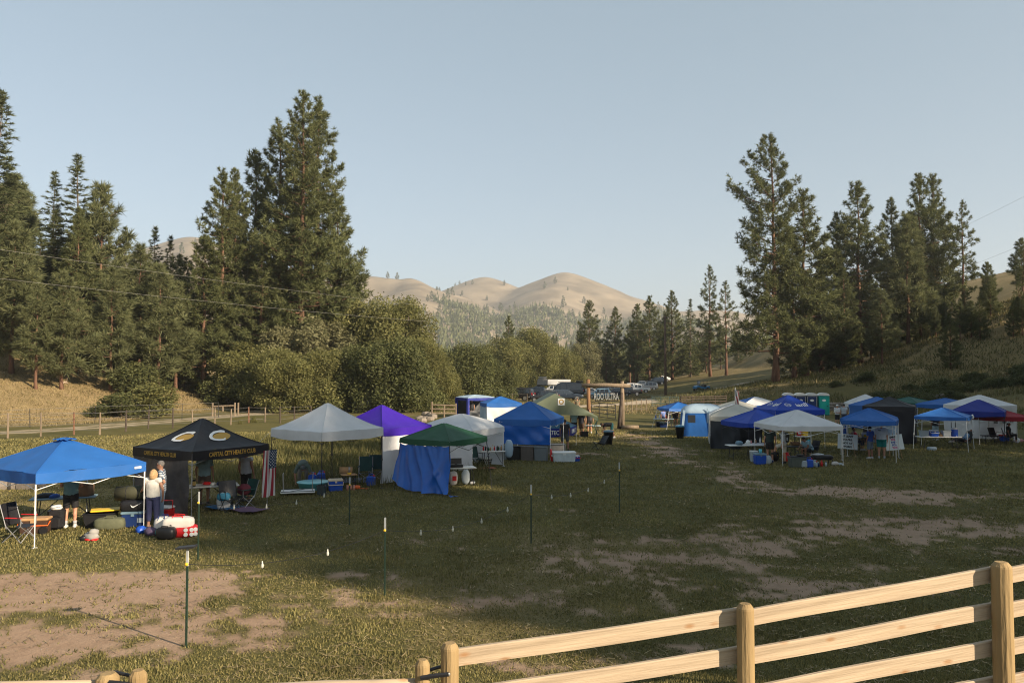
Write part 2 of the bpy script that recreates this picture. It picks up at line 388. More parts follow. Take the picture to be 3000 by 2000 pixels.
def conifer(kind, h, rad, cb, nbr, tufts, K, seed, tsize=.75, w=.20, top=.9, mat=PINE, fork=0, bare=0.0, lean=0.0, skew=None, shape=None):
    """tapered trunk with limbs + crown of needle tufts; returns (trunk mesh, crown mesh)"""
    rng = np.random.default_rng(seed); rnd = random.Random(seed)
    tr = MB(); r0 = h * .0125 * (1.15 if kind == 'pine' else .9)
    bx = [rnd.uniform(-1, 1) * h * .006 for _ in range(9)]; by = [rnd.uniform(-1, 1) * h * .006 for _ in range(9)]
    def axis(t):
        k = t * 8; i = min(int(k), 7); fr = k - i
        return Vector((bx[i] * (1 - fr) + bx[i + 1] * fr + lean * t * h, by[i] * (1 - fr) + by[i + 1] * fr, t * h))
    bx[0] = by[0] = 0
    tr.path([axis(i / 12) + Vector((0, 0, -.4 if i == 0 else 0)) for i in range(13)], [r0 * (1.35 if i == 0 else (1 - .93 * (i / 12) ** .9)) for i in range(13)], 9)
    pos = []; dr = []; sz = []
    for i in range(nbr):
        t = cb + (1 - cb) * ((i + rnd.random()) / nbr) ** .92
        if bare and rnd.random() < bare * (1 - (t - cb) / (1 - cb)): pass
        u = (t - cb) / (1 - cb)
        if shape: prof = np.interp(u, *shape)
        elif kind == 'pine': prof = (.55 + .45 * min(1, u / .25)) * (1 - u ** 1.9) ** .8 + .10
        else: prof = (1 - u) ** .85 * (.8 + .2 * min(1, u / .15)) + .035
        az = i * 2.39996 + rnd.uniform(-.5, .5)
        L = rad * prof * rnd.uniform(.62, 1.15) * (1 if rnd.random() > .12 else .5)
        if skew: L *= 1 + skew[1] * math.cos(az - skew[0])
        if kind == 'pine': e0, e1 = -.22 + .75 * u + rnd.uniform(-.2, .2), .28 + .7 * u
        else: e0, e1 = .10 + .55 * u ** 2 + rnd.uniform(-.1, .1), -.32 + .75 * u ** 2
        p = axis(t); pts = [p.copy()]; m = 5; ca, sa = math.cos(az), math.sin(az)
        wob = rnd.uniform(-.25, .25)
        for j in range(m):
            e = e0 + (e1 - e0) * (j / (m - 1)); a2 = az + wob * j / m
            p = p + Vector((math.cos(a2) * math.cos(e), math.sin(a2) * math.cos(e), math.sin(e))) * (L / m); pts.append(p.copy())
        br = max(.02, r0 * .26 * (L / max(rad, .1)) * (1 - .5 * u))
        if L > .8: tr.path(pts, [br * (1 - .8 * j / m) for j in range(m + 1)], 4, False)
        nt_ = max(3, int(tufts * (L / rad) ** 1.15 * rnd.uniform(.75, 1.2)))
        k = rng.uniform(.30 if kind == 'pine' else .12, 1.02, nt_) ** .8; kk = np.clip(k * m, 0, m - 1e-3); ii = kk.astype(int); fr = (kk - ii)[:, None]
        PT = np.array([tuple(q) for q in pts]); B = PT[ii] * (1 - fr) + PT[ii + 1] * fr; T = norm(PT[ii + 1] - PT[ii])
        side = np.stack([-T[:, 1], T[:, 0], 0 * T[:, 0]], 1)
        lat = rng.normal(size=nt_) * (.20 if kind == 'pine' else .17) * L * (1.15 - k * .75)
        vert = rng.normal(size=nt_) * (.13 if kind == 'pine' else .035) * L * (1.1 - k * .6) + (0.03 * L if kind == 'pine' else -np.abs(lat) * .25)
        B = B + side * lat[:, None]; B[:, 2] += vert
        pos.append(B); dr.append(norm(T + side * (lat / max(L, .1) * 3)[:, None])); sz.append(np.full(nt_, tsize) * rng.uniform(.75, 1.2, nt_) * (.75 + .35 * (1 - u)))
    nt_ = max(12, int(tufts * .8)); k = rng.uniform(.9, 1.0, nt_)
    top_p = np.array([tuple(axis(q)) for q in k]) + rng.normal(size=(nt_, 3)) * np.array([.12, .12, .1]) * tsize
    pos.append(top_p); dr.append(np.tile([0, 0, 1.], (nt_, 1))); sz.append(np.full(nt_, tsize * .85))
    pos = np.concatenate(pos); dr = np.concatenate(dr); sz = np.concatenate(sz)
    v, f = needles(rng, pos, dr, sz, K, w, .8 if kind == 'pine' else .6, 1.0 if kind == 'pine' else .45, .25 if kind == 'pine' else -.02)
    return tr.mesh('trunk', BARK if kind == 'pine' else BARK2, True), mesh_np('crown', v, f, mat), h
def leafy(h, rx, ry, nl, seed, lumps=16, leaf=.30, mat=LEAF, low=.08, stems=4, long=1.9):
    rng = np.random.default_rng(seed); rnd = random.Random(seed); tr = MB(); pos = []; out = []
    cs = []
    for i in range(lumps):
        u = (i + .5) / lumps; z = h * (low + (.9 - low) * u); prof = math.sqrt(max(.05, 1 - ((u - .38) / .66) ** 2))
        a = i * 2.4 + rnd.uniform(-.5, .5); q = rnd.uniform(.35, .88) * prof
        cs.append((rx * q * math.cos(a), ry * q * math.sin(a), z, rnd.uniform(.17, .36) * min(rx, ry) * (.75 + .5 * prof)))
    cs.append((0, 0, h * .80, .3 * rx)); cs.append((0, 0, h * .5, .45 * rx))
    tot = sum(c[3] ** 2 for c in cs)
    for c in cs:
        n = int(nl * c[3] ** 2 / tot); d = norm(rng.normal(size=(n, 3))); rr = (rng.uniform(.10, 1, n) ** .42) * rng.uniform(.85, 1.12, n)
        p = d * rr[:, None] * c[3] * np.array([1, 1, 1.1]) + np.array(c[:3])
        # twiggy outer sprays
        p += (rng.random((n, 1)) > .86) * d * c[3] * rng.uniform(0, .38, (n, 1))
        k = p[:, 2] > .12; pos.append(p[k]); out.append((d + np.array([0, 0, .3]))[k])
    for i in range(stems):
        c = cs[rnd.randrange(len(cs))]; a = rnd.uniform(0, 6.28)
        tr.path([(.25 * math.cos(a), .25 * math.sin(a), -.3), (c[0] * .4, c[1] * .4, c[2] * .45), (c[0] * .9, c[1] * .9, c[2])], [h * .016, h * .012, h * .004], 6)
    v, f = leaves(rng, np.concatenate(pos), np.concatenate(out), np.full(sum(len(p) for p in pos), leaf), long)
    return tr.mesh('trunk', BARK2, True), mesh_np('crown', v, f, mat), h
def plant_tree(name, model, loc, s, sx=1.0, rz=None, label=None, cat='tree', group=None, crown='crown', stem='trunk'):
    o = thing(name, label, cat, loc, random.uniform(0, 6.28) if rz is None else rz, group)
    o.scale = (s * sx, s * sx, s)
    link(stem, model[0], o); link(crown, model[1], o)
    return o
def tree_px(name, model, px, top, Y, label, sx=1.0, rz=None, cat='tree', group=None, crown='crown', stem='trunk', sink=.2):
    p = at(px, top, Y); z = gz(p.x, Y) - sink
    return plant_tree(name, model, (p.x, Y, z), (p.z - z) / model[2], sx, rz, label, cat, group, crown, stem)
HERO = conifer('pine', 38, 5.6, .24, 118, 62, 14, 21, .64, .15, mat=PINE, shape=([0, .12, .3, .5, .7, .85, 1], [.80, 1.05, .98, .82, .62, .42, .12]))
HERO2 = conifer('pine', 34, 5.0, .12, 112, 58, 14, 22, .64, .15, mat=PINE, shape=([0, .12, .3, .5, .7, .85, 1], [.85, 1.0, .95, .84, .64, .44, .13]))
TALL = conifer('pine', 34, 5.0, .12, 110, 58, 14, 23, .64, .15, mat=PINE, skew=(3.14, .35),
               shape=([0, .1, .3, .42, .55, .7, .85, 1], [1.15, .95, .85, .95, .8, .95, .55, .1]))
PA = conifer('pine', 22, 4.0, .10, 90, 46, 13, 24, .60, .155, mat=PINE)
PB = conifer('pine', 22, 3.6, .05, 95, 44, 13, 25, .56, .155, mat=PINE)
PTHIN = conifer('pine', 22, 3.0, .22, 60, 26, 12, 26, .58, .155, mat=PINE)
YA = conifer('pine', 15, 3.1, .14, 66, 36, 13, 27, .8, .11, mat=PINE2)
YB = conifer('pine', 15, 2.8, .20, 62, 34, 13, 28, .8, .11, mat=PINE2)
FA = conifer('fir', 30, 5.6, .05, 180, 50, 9, 31, .75, .14, mat=FIR)
FB = conifer('fir', 22, 4.3, .05, 130, 38, 9, 32, .6, .15, mat=FIR)
FC = conifer('fir', 18, 3.4, .05, 110, 34, 9, 33, .55, .15, mat=FIR)
FARP = [conifer('pine', 14, 2.9, .06, 20, 9, 5, 40 + i, 1.7, .5, mat=PINE) for i in range(3)]
WA = leafy(12, 5.2, 5.0, 42000, 51, 34, .155, LEAF)
WB = leafy(9, 5.0, 4.6, 38000, 52, 30, .15, LEAF)
WG = leafy(9, 4.2, 4.0, 34000, 53, 30, .15, LEAFG)
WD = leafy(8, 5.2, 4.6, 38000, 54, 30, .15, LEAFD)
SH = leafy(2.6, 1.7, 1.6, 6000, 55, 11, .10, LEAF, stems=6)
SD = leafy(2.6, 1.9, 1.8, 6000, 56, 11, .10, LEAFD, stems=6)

# left wood ------------------------------------------------------------
LW = 'conifers of the wood on the left slope'
for nm, md, px, top, Y, sx, lab in [
    ('fir_tree', FA, 2, 268, 92, 1.0, 'tallest dark fir at the edge of the wood, its top highest above the slope'),
    ('fir_tree', FB, 160, 505, 104, 1.0, 'narrow pointed fir rising just left of a taller pointed fir in the wood'),
    ('fir_tree', FB, 230, 458, 102, 1.15, 'tall pointed fir with even tiers rising above the middle of the wood'),
    ('pine_tree', YB, 302, 548, 96, 1.0, 'tufted pine top standing right of the pointed firs in the wood'),
    ('pine_tree', YA, 45, 655, 84, 1.15, 'round topped pale young pine in front of the tallest dark fir'),
    ('pine_tree', PB, 232, 615, 92, 1.0, 'broad pale pine under the pointed firs in the middle of the wood'),
    ('pine_tree', YB, 112, 835, 80, 1.1, 'young pine with bare lower trunk at the front edge of the wood'),
    ('pine_tree', YA, 188, 800, 82, 1.1, 'young bushy pine at the front edge of the wood, above the dry bank'),
    ('fir_tree', FC, 366, 668, 104, 1.1, 'dark fir tip showing where the skyline of the wood drops'),
    ('pine_tree', YB, 412, 725, 92, 1.15, 'pale pine standing over the fallen logs in the wood'),
    ('fir_tree', FC, 455, 668, 106, 1.0, 'slim fir with a sharp tip at the low right end of the wood'),
    ('fir_tree', FC, 500, 695, 105, .9, 'narrow brownish fir, the last tip before the big pines'),
    ('pine_tree', YA, 470, 780, 90, 1.1, 'leaning young pine by the end of the fallen logs'),
    ('pine_tree', YA, 330, 790, 86, 1.05, 'bushy pine halfway along the front of the wood'),
    ('pine_tree', YB, 520, 830, 94, 1.15, 'dark young pine at the foot of the double topped pine')]:
    tree_px(nm, md, px, top, Y, lab, sx, group=LW)
for i in range(44):
    px = random.uniform(-160, 540) if i < 32 else random.uniform(380, 600); Y = random.uniform(96, 128); top = np.interp(px, [-160, 60, 130, 230, 310, 400, 540, 600], [420, 520, 620, 600, 690, 740, 745, 740]) + random.uniform(-10, 130)
    md = random.choice([FB, FC, PB, YA, FB]); tree_px('fir_tree' if md in (FB, FC) else 'pine_tree', md, px, top, Y, 'crowded conifer among the dark trees filling the left wood', 1.15, group='conifers crowded inside the left wood')
# big pines in the middle ------------------------------------------------
for md, px, top, Y, sx, rz, lab in [
    (HERO, 888, 276, 100, 1.0, .5, 'tallest ponderosa pine of the middle clump with red bark, its top highest'),
    (HERO2, 935, 292, 103, 1.0, 2.2, 'tall ponderosa pine sharing the top of the clump with a second leader'),
    (HERO2, 822, 362, 106, 1.05, 4.1, 'ponderosa pine shoulder left of the tallest one in the clump'),
    (PA, 752, 448, 110, 1.0, 1.0, 'dark ponderosa pine filling the gap behind the clump'),
    (HERO2, 655, 500, 98, 1.05, 3.0, 'left leader of the double topped ponderosa pine'),
    (HERO, 692, 498, 101, .9, 5.3, 'right leader of the double topped ponderosa pine'),
    (PB, 600, 700, 96, 1.2, .2, 'lower pine at the left flank of the double topped pine'),
    (PA, 990, 590, 107, 1.15, 2.0, 'pine on the right flank of the clump above the willows'),
    (PB, 770, 720, 98, 1.25, 2.6, 'low dense pine at the foot of the clump')]:
    tree_px('ponderosa_pine', md, px, top, Y, lab, sx, rz, group='ponderosa pines of the middle clump')
# right pines --------------------------------------------------------------
RP = 'pines on the right hillside'
for md, px, top, Y, sx, rz, lab in [
    (TALL, 2262, 400, 118, 1.0, 0.2, 'tallest lone ponderosa with bare red trunk and ragged crown on the right slope'),
    (PA, 2352, 560, 121, 1.2, 2.0, 'broad pine leaning on the right side of the tallest lone ponderosa'),
    (PB, 2320, 690, 119, 1.2, .7, 'low wide pine at the right foot of the tallest lone ponderosa'),
    (PA, 2512, 538, 131, 1.1, 1.2, 'pointed pine with the highest top between the two gaps of the slope'),
    (PB, 2450, 628, 133, 1.05, 3.2, 'blunt topped pine on the left flank of the pointed one'),
    (PB, 2470, 790, 124, 1.25, 4.0, 'bushy lower pine in front of the blunt topped one'),
    (PB, 2610, 585, 135, .9, 4.4, 'narrow pine between the pointed pine and the twin topped pines'),
    (PA, 2692, 512, 131, .95, 5.1, 'left one of the twin topped pines on the slope'),
    (PA, 2732, 515, 134, .95, 1.9, 'right one of the twin topped pines on the slope'),
    (YA, 2655, 640, 124, 1.05, .4, 'pale dense pine in front of the twin topped pines'),
    (YB, 2580, 850, 118, 1.15, .9, 'small dark pine standing on the open slope'),
    (YB, 2740, 900, 120, 1.0, 2.9, 'small pine with bare trunk below the twin topped pines'),
    (PTHIN, 2818, 590, 126, 1.0, 1.0, 'thin sparse pine standing free, see-through below'),
    (YA, 2892, 770, 132, 1.0, 2.2, 'small pine right of the thin sparse pine'),
    (YB, 2915, 880, 122, 1.1, .3, 'low bushy pine at the foot of the rocky slope'),
    (YA, 2992, 700, 150, 1.1, .3, 'pine standing on the skyline at the far end of the ridge'),
    (PTHIN, 2078, 780, 190, 1.0, .3, 'slim pine with open crown left of the tallest lone ponderosa'),
    (PTHIN, 2125, 825, 186, 1.1, 2.3, 'short pine tucked behind the lone ponderosa'),
    (PB, 1968, 855, 205, 1.1, 1.3, 'dark pine right behind the pole top'),
    (FC, 2022, 878, 200, 1.0, 1.0, 'slim fir between the pole and the slim pine'),
    (PB, 1902, 870, 195, 1.15, 3.3, 'full pine left of the pole on the rocky rise'),
    (PA, 1866, 892, 205, 1.0, 4.0, 'pine half hidden behind the full pine left of the pole'),
    (PA, 1725, 882, 210, 1.05, 5.0, 'tall dense pine rising over the silver willow by the cars'),
    (PB, 1802, 902, 212, 1.1, 2.0, 'dark pine right of the tall dense one by the cars'),
    (PB, 1490, 928, 190, 1.0, 3.0, 'pine tip rising out of the round bushes behind the cars'),
    (PB, 1775, 1000, 204, 1.5, 1.0, 'low black green conifer standing behind the pickups')]:
    tree_px('pine_tree', md, px, top, Y, lab, sx, rz, group=RP)
for i in range(34):
    px = random.uniform(2380, 3050) if i < 22 else random.uniform(2830, 3080); Y = random.uniform(134, 166); md = random.choice([PA, PB, YA, YB])
    tree_px('pine_tree', md, px, np.interp(px, [2380, 2700, 2850, 3050], [760, 720, 880, 820]) + random.uniform(0, 90), Y, 'crowded pine filling the back of the right hillside stand', 1.1, group='pines crowded behind the right stand')
for i in range(16):
    px = random.uniform(1840, 2200); Y = random.uniform(195, 240); md = random.choice([PB, FC, PTHIN, YA])
    tree_px('pine_tree', md, px, random.uniform(905, 985), Y, 'small distant pine on the rise behind the pole', 1.0, group='small pines on the rise behind the pole')
for i in range(14):
    px = random.uniform(2330, 2860); md = random.choice([PB, YA, YB, PB])
    tree_px('pine_tree', md, px, random.uniform(820, 930), random.uniform(120, 133), 'low bushy pine with branches down to the ground under the right stand', 1.55, group='low bushy pines under the right stand')
for i in range(16):
    px = random.uniform(2770, 3070); md = random.choice([PB, YA, YB, PTHIN]); Y = random.uniform(104, 124); b = on((px - 1500) / FPX * Y, Y, -.2); hh = random.uniform(4, 9)
    plant_tree('pine_tree', md, b, hh / md[2], 1.3, label='small pine scattered on the steep upper slope at the far right', group='small pines on the steep right slope')
# trees beyond the right edge of the picture, which throw the long shadows over the field
for i in range(128):
    q = 12.9 + 112 * (((i % 64) + random.random()) / 64); s_ = random.uniform(30, 42) if i < 64 else random.uniform(44, 58)
    if random.random() < (.06 if q < 84 else .34) or min(abs(q - k_) for k_ in (24.2, 30.2, 36.4, 43.6, 50.5, 57.5)) < 1.6: continue
    x, y = .576 * q + .817 * s_, .817 * q - .576 * s_
    if x < .68 * max(y, 0) + 4: continue
    md = random.choice([PA, PB, HERO2, PB]); hh = random.uniform(17, 24) if i < 64 else random.uniform(20, 27)
    if 14.5 < q < 36: hh = random.uniform(25, 31)
    elif q < 66 and q > 36: hh = random.uniform(21, 29)
    plant_tree('tall_pine', md, on(x, y, -.3), hh / md[2], 1.0, label='pine of the wood beyond the field edge that shades the camp', group='pines shading the field')
# broadleaf thicket --------------------------------------------------------
TK = 'willows and shrubs of the thicket'
for nm, md, px, top, Y, sx, lab in [
    ('willow_tree', WA, 1160, 866, 102, 1.05, 'tall rounded willow, the highest of the thicket beside the far hills'),
    ('willow_tree', WA, 1035, 880, 105, 1.1, 'tall pale willow below the red trunk of the tallest pine'),
    ('willow_tree', WG, 935, 930, 99, 1.25, 'silvery willow at the foot of the red trunk'),
    ('willow_tree', WG, 845, 950, 97, 1.2, 'pale silver willow left of the red trunk'),
    ('willow_tree', WB, 760, 1000, 95, 1.2, 'green willow bush under the double topped pine'),
    ('leafy_shrub', WB, 835, 1020, 88, 1.15, 'big leafy bush right behind the white canopy'),
    ('leafy_shrub', WB, 945, 1020, 89, 1.15, 'sunlit leafy bush left of the dark hollow in the thicket'),
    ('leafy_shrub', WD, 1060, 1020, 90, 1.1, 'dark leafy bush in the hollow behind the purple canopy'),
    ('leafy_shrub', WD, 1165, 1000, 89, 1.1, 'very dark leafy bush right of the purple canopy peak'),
    ('willow_tree', WA, 1245, 985, 97, .85, 'yellow green willow at the right end of the thicket'),
    ('leafy_shrub', WB, 1298, 1075, 98, .85, 'low yellow green bush where the thicket meets the meadow'),
    ('leafy_shrub', WD, 1370, 1015, 116, 1.1, 'dark round bush behind the screened pavilion'),
    ('leafy_shrub', WD, 1435, 1050, 122, 1.0, 'round bush left of the parked cars'),
    ('willow_tree', WB, 1490, 985, 170, 1.1, 'round willow behind the black car'),
    ('willow_tree', WA, 1560, 955, 182, .95, 'dark round crown behind the camper'),
    ('willow_tree', WB, 1620, 1005, 192, 1.0, 'drooping willow behind the van'),
    ('willow_tree', WB, 1672, 1040, 196, 1.0, 'low willow behind the log arch'),
    ('willow_tree', WG, 1715, 1000, 200, 1.0, 'silver willow under the tall dense pine'),
    ('leafy_shrub', WG, 1850, 1075, 226, 1.0, 'pale bush behind the white pickup'),
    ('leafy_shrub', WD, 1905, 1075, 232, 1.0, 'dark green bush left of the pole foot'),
    ('leafy_shrub', WB, 1985, 1060, 236, .8, 'leafy tree on the road bend right of the pole'),
    ('leafy_shrub', SH, 432, 1128, 79, 1.7, 'green bush on the dry bank, the brightest of the bank'),
    ('leafy_shrub', SD, 350, 1150, 76, 1.7, 'dark bush beside the bright one on the bank'),
    ('leafy_shrub', SD, 395, 1060, 88, 1.6, 'dark bush beside the upper end of the fallen logs'),
    ('leafy_shrub', SD, 668, 1105, 92, 1.6, 'shaded bush under the double topped pine'),
    ('leafy_shrub', SH, 745, 1222, 70, .9, 'small leafy shrub behind the black canopy peak'),
    ('leafy_shrub', SH, 705, 1232, 68, .9, 'small leafy shrub left of the other one behind the black canopy'),
    ('leafy_shrub', SH, 1350, 1120, 118, 1.6, 'low meadow bush left of the black car'),
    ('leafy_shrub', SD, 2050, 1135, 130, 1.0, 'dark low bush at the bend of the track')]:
    tree_px(nm, md, px, top, Y, lab, sx, cat='tree' if 'willow' in nm else 'shrub', group=TK, crown='crown' if 'willow' in nm else 'foliage', stem='trunk' if 'willow' in nm else 'stem')
for i in range(22):
    px = random.uniform(2440, 3060); Y = random.uniform(86, 99) if px > 2560 else random.uniform(98, 108)
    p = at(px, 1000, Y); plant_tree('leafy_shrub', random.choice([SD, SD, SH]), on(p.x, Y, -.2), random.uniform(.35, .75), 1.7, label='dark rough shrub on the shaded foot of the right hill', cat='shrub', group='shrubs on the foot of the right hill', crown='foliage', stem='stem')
for i in range(40):
    px = random.uniform(1000, 2120); Y = random.uniform(215, 420); md = random.choice([WB, WD, PB, FC, WG])
    tr_ = md in (WB, WD, WG)
    tree_px('willow_tree' if tr_ else 'pine_tree', md, px, random.uniform(1010, 1052) if tr_ else random.uniform(960, 1025), Y, 'distant tree of the valley floor beyond the parking meadow', 1.1, group='trees on the valley floor')
# far hills: single pines on the golden slopes, and the forest below as one mass
def far_ok(x, y, thr): return fbm(x * .004, y * .004, 3, 12) > thr
n_ = 0; tries = 0
while n_ < 150 and tries < 9000:
    tries += 1; Y = random.uniform(1300, 2560); px = random.uniform(1000, 1960) if random.random() < .87 else random.uniform(500, 640)
    x = (px - 1500) / FPX * Y; z = gz(x, Y); low = z / 230
    dens = .10 + .9 * (1 - sst(.35, 1.0, np.array(low))) + (.5 if Y > 1850 and x < -120 else 0) * (fbm(np.array(x * .008), np.array(Y * .008), 3, 13) > .5)
    if random.random() > dens or z < 95: continue
    if -20 < x < 330 and Y > 2000 and random.random() < .55: continue
    md = random.choice(FARP); n_ += 1
    plant_tree('pine_tree', md, (x, Y, z - .5), random.uniform(.6, 1.6), 1.25, label='lone pine dotted on the golden far hills', group='lone pines on the far hills')
pos = []
rng = np.random.default_rng(77)
Y = rng.uniform(440, 1900, 26000); X = (rng.uniform(940, 2300, 26000) - 1500) / FPX * Y
Z = TH(X, Y); nn = fbm(X * .006, Y * .006, 3, 14)
k = (Z < 150 + 50 * (nn - .5)) & (nn > .36 + .16 * sst(90, 160, Z)) & (rng.random(26000) < .8); X, Y, Z = X[k][:9000], Y[k][:9000], Z[k][:9000]
n = len(X); K = 9; hh = rng.uniform(11, 24, n); vs = []
t = rng.uniform(.02, 1, (n, K)) ** 1.2; a = rng.uniform(0, 6.28, (n, K)); rr = (1 - t) * hh[:, None] * .2 + .25
bx = X[:, None] + rr * np.cos(a) * .35; by = Y[:, None] + rr * np.sin(a) * .35; bz = Z[:, None] + t * hh[:, None] * .82
wdt = rr * .9; ex = bx + rr * np.cos(a); ey = by + rr * np.sin(a)
v = np.stack([np.stack([bx - wdt * np.sin(a), by + wdt * np.cos(a), bz], -1), np.stack([ex + wdt * np.sin(a), ey - wdt * np.cos(a), bz - .5], -1), np.stack([bx, by, bz + hh[:, None] * .30], -1)], 2).reshape(-1, 3)
tag(link('forest', mesh_np('forest', v, np.arange(len(v)).reshape(-1, 3), PINE)), 'pine forest covering the lower slopes of the far hills', 'forest', kind='stuff')
# haze box -----------------------------------------------------------------
hz = MB().box((0, 0, 170), (10800, 10800, 346)); hm = bpy.data.materials.new('haze'); hm.use_nodes = True; t_ = hm.node_tree
t_.nodes.remove(t_.nodes['Principled BSDF']); pv = t_.nodes.new('ShaderNodeVolumePrincipled')
pv.inputs['Color'].default_value = (.84, .87, .90, 1); pv.inputs['Density'].default_value = .00021; pv.inputs['Anisotropy'].default_value = .2
t_.links.new(pv.outputs[0], t_.nodes['Material Output'].inputs['Volume'])
tag(hz.build('haze', hm), 'thin smoky haze in the air of the valley', 'haze', kind='stuff')
# ------------------------------------------------------------------ grass
GRASS = M('grass blades', (.104, .104, .034), .6, .3, .6, isl=1, col2=(.275, .230, .090), trans=.3, spec=.25)
DRYG = M('tall dry grass blades', (.15, .12, .052), .6, .25, .5, isl=1, col2=(.30, .235, .115), trans=.3, spec=.2)
CLOV = M('clover flowers', (.42, .42, .36), .7, 0)
def blades(rng, x, y, h, w, lean=.45, dz=0.):
    n = len(x); z = TH(x, y) - .01 + dz; a = rng.uniform(0, 6.283, n); c, s = np.cos(a), np.sin(a)
    l = rng.normal(size=(n, 2)) * lean * h[:, None] * .6; hh = h * rng.uniform(.6, 1.15, n)
    v = np.stack([np.stack([x - c * w, y - s * w, z], 1), np.stack([x + c * w, y + s * w, z], 1), np.stack([x + l[:, 0], y + l[:, 1], z + hh], 1)], 1).reshape(-1, 3)
    return v, np.arange(n * 3).reshape(-1, 3)
rng = np.random.default_rng(5)
n = 560000
r = np.exp(rng.uniform(math.log(6.5), math.log(62), n)); th = rng.uniform(R(-36), R(36), n); x = r * np.sin(th); y = r * np.cos(th)
d = DIRT(x, y); cl = fbm(x * 1.6, y * 1.6, 3, 21); big = fbm(x * .25, y * .25, 3, 22)
k = (rng.random(n) > d * 1.02) & (rng.random(n) < .35 + .9 * cl) & (RD(x, y) < .4); x, y, r, cl, big = x[k], y[k], r[k], cl[k], big[k]
h = (.034 + .0010 * r) * (.5 + 1.0 * cl) * (.8 + .5 * big); w = .0028 + .00078 * r
tag(link('grass', mesh_np('grass', *blades(rng, x, y, h, w), GRASS)), 'short mown grass of the camp field', 'grass', kind='stuff')
# tufts left in the worn dirt
n = 60000; r = np.exp(rng.uniform(math.log(8), math.log(34), n)); th = rng.uniform(R(-36), R(36), n); x = r * np.sin(th); y = r * np.cos(th)
d = DIRT(x, y); t_ = fbm(x * 2.6, y * 2.6, 3, 31); k = (d > .5) & (t_ > .545) ; x, y, r = x[k], y[k], r[k]
tag(link('grass_tufts', mesh_np('grass_tufts', *blades(rng, x, y, .05 + .0015 * r, .004 + .0007 * r, .8), GRASS)), 'low grass tufts scattered over the worn dirt', 'grass', kind='stuff')
n = 1500; x = rng.uniform(-4, 16, n); y = rng.uniform(13, 30, n); k = (fbm(x * .5, y * .5, 3, 41) > .56); x, y = x[k], y[k]
tag(link('clover_heads', mesh_np('clover_heads', *blades(rng, x, y, np.full(len(x), .016), np.full(len(x), .011), .3, .05), CLOV)), 'white clover heads dotted over the shaded grass', 'flowers', kind='stuff')
# tall unmown grass: between the tents and the road fence, on the bank, on the right hill
def tall(name, lab, n, fx, h0, h1, w0, mat, ok):
    x, y = fx(n); k = ok(x, y); x, y = x[k], y[k]; r = np.hypot(x, y)
    tag(link(name, mesh_np(name, *blades(rng, x, y, rng.uniform(h0, h1, len(x)), w0 + .00045 * r, .5), mat)), lab, 'grass', kind='stuff')
def box_(x0, x1, y0, y1): return lambda n: (rng.uniform(x0, x1, n), rng.uniform(y0, y1, n))
TALLG = M('tall green grass blades', (.075, .082, .026), .6, .3, .5, isl=1, col2=(.165, .145, .055), trans=.3, spec=.2)
tall('tall_grass', 'unmown olive grass between the canopies and the road', 70000, box_(-30, -1, 27, 66), .25, .6, .006, TALLG,
     lambda x, y: (y > 30 + .35 * np.maximum(-x - 12, 0) + 2 * fbm(x * .3, y * .3, 2, 3)) & (x > -.34 * y - 1.5) & (RD(x, y) < .2) & (fbm(x * .3, y * .3, 3, 51) > .40 - .1) & (y < 30 + (x + 30) * 1.3 + 6) & (rng.random(len(x)) < .9))
tall('bank_grass', 'dry straw grass on the left bank', 110000, box_(-75, -24, 52, 112), .07, .24, .006, DRYG, lambda x, y: (DRY(x, y) > .35) & (RD(x, y) < .2))
tall('hill_grass', 'long grass on the right hillside', 80000, box_(22, 90, 48, 135), .2, .6, .012, TALLG, lambda x, y: (x > np.interp(y, TRY, TRX) + 1) & (fbm(x * .2, y * .2, 3, 61) > .38))
tall('hill_straw', 'dry straw among the long grass of the right hillside', 20000, box_(22, 90, 48, 135), .25, .7, .012, DRYG, lambda x, y: (x > np.interp(y, TRY, TRX) + 4) & (fbm(x * .2, y * .2, 3, 62) > .5))
tall('meadow_grass', 'pale long grass of the parking meadow', 90000, box_(-26, 60, 84, 190), .12, .3, .006, DRYG, lambda x, y: (RD(x, y) < .15) & (x < np.interp(y, TRY, TRX) + 4) & (fbm(x * .12, y * .12, 3, 63) > .45))

# pebbles and straw on the worn ground
n = 9000; r = np.exp(rng.uniform(math.log(8), math.log(40), n)); th = rng.uniform(R(-36), R(36), n); x = r * np.sin(th); y = r * np.cos(th); k = DIRT(x, y) > .45; x, y, r = x[k], y[k], r[k]; n = len(x)
z = TH(x, y); s_ = rng.uniform(.006, .022, n) * (.6 + r * .03); a = rng.uniform(0, 6.28, n)
v = np.stack([np.stack([x + s_ * np.cos(a + i * 2.1) * rng.uniform(.7, 1.2, n), y + s_ * np.sin(a + i * 2.1), z - .004], 1) for i in range(3)] + [np.stack([x, y, z + s_ * .7], 1)], 1).reshape(-1, 3)
f = (np.arange(n)[:, None, None] * 4 + np.array([[0, 1, 3], [1, 2, 3], [2, 0, 3]])[None]).reshape(-1, 3)
tag(link('pebbles', mesh_np('pebbles', v, f, M('pebble stone', (.30, .25, .20), .95, .2, 3, isl=1, col2=(.12, .09, .07)))), 'small stones lying on the worn dirt', 'pebbles', kind='stuff')
STRAW = M('straw litter', (.34, .26, .13), .8, .2, 3, isl=1, col2=(.20, .14, .07))
n = 16000; r = np.exp(rng.uniform(math.log(7), math.log(36), n)); th = rng.uniform(R(-36), R(36), n); x = r * np.sin(th); y = r * np.cos(th); k = fbm(x * .8, y * .8, 3, 71) > .46; x, y, r = x[k], y[k], r[k]; n = len(x)
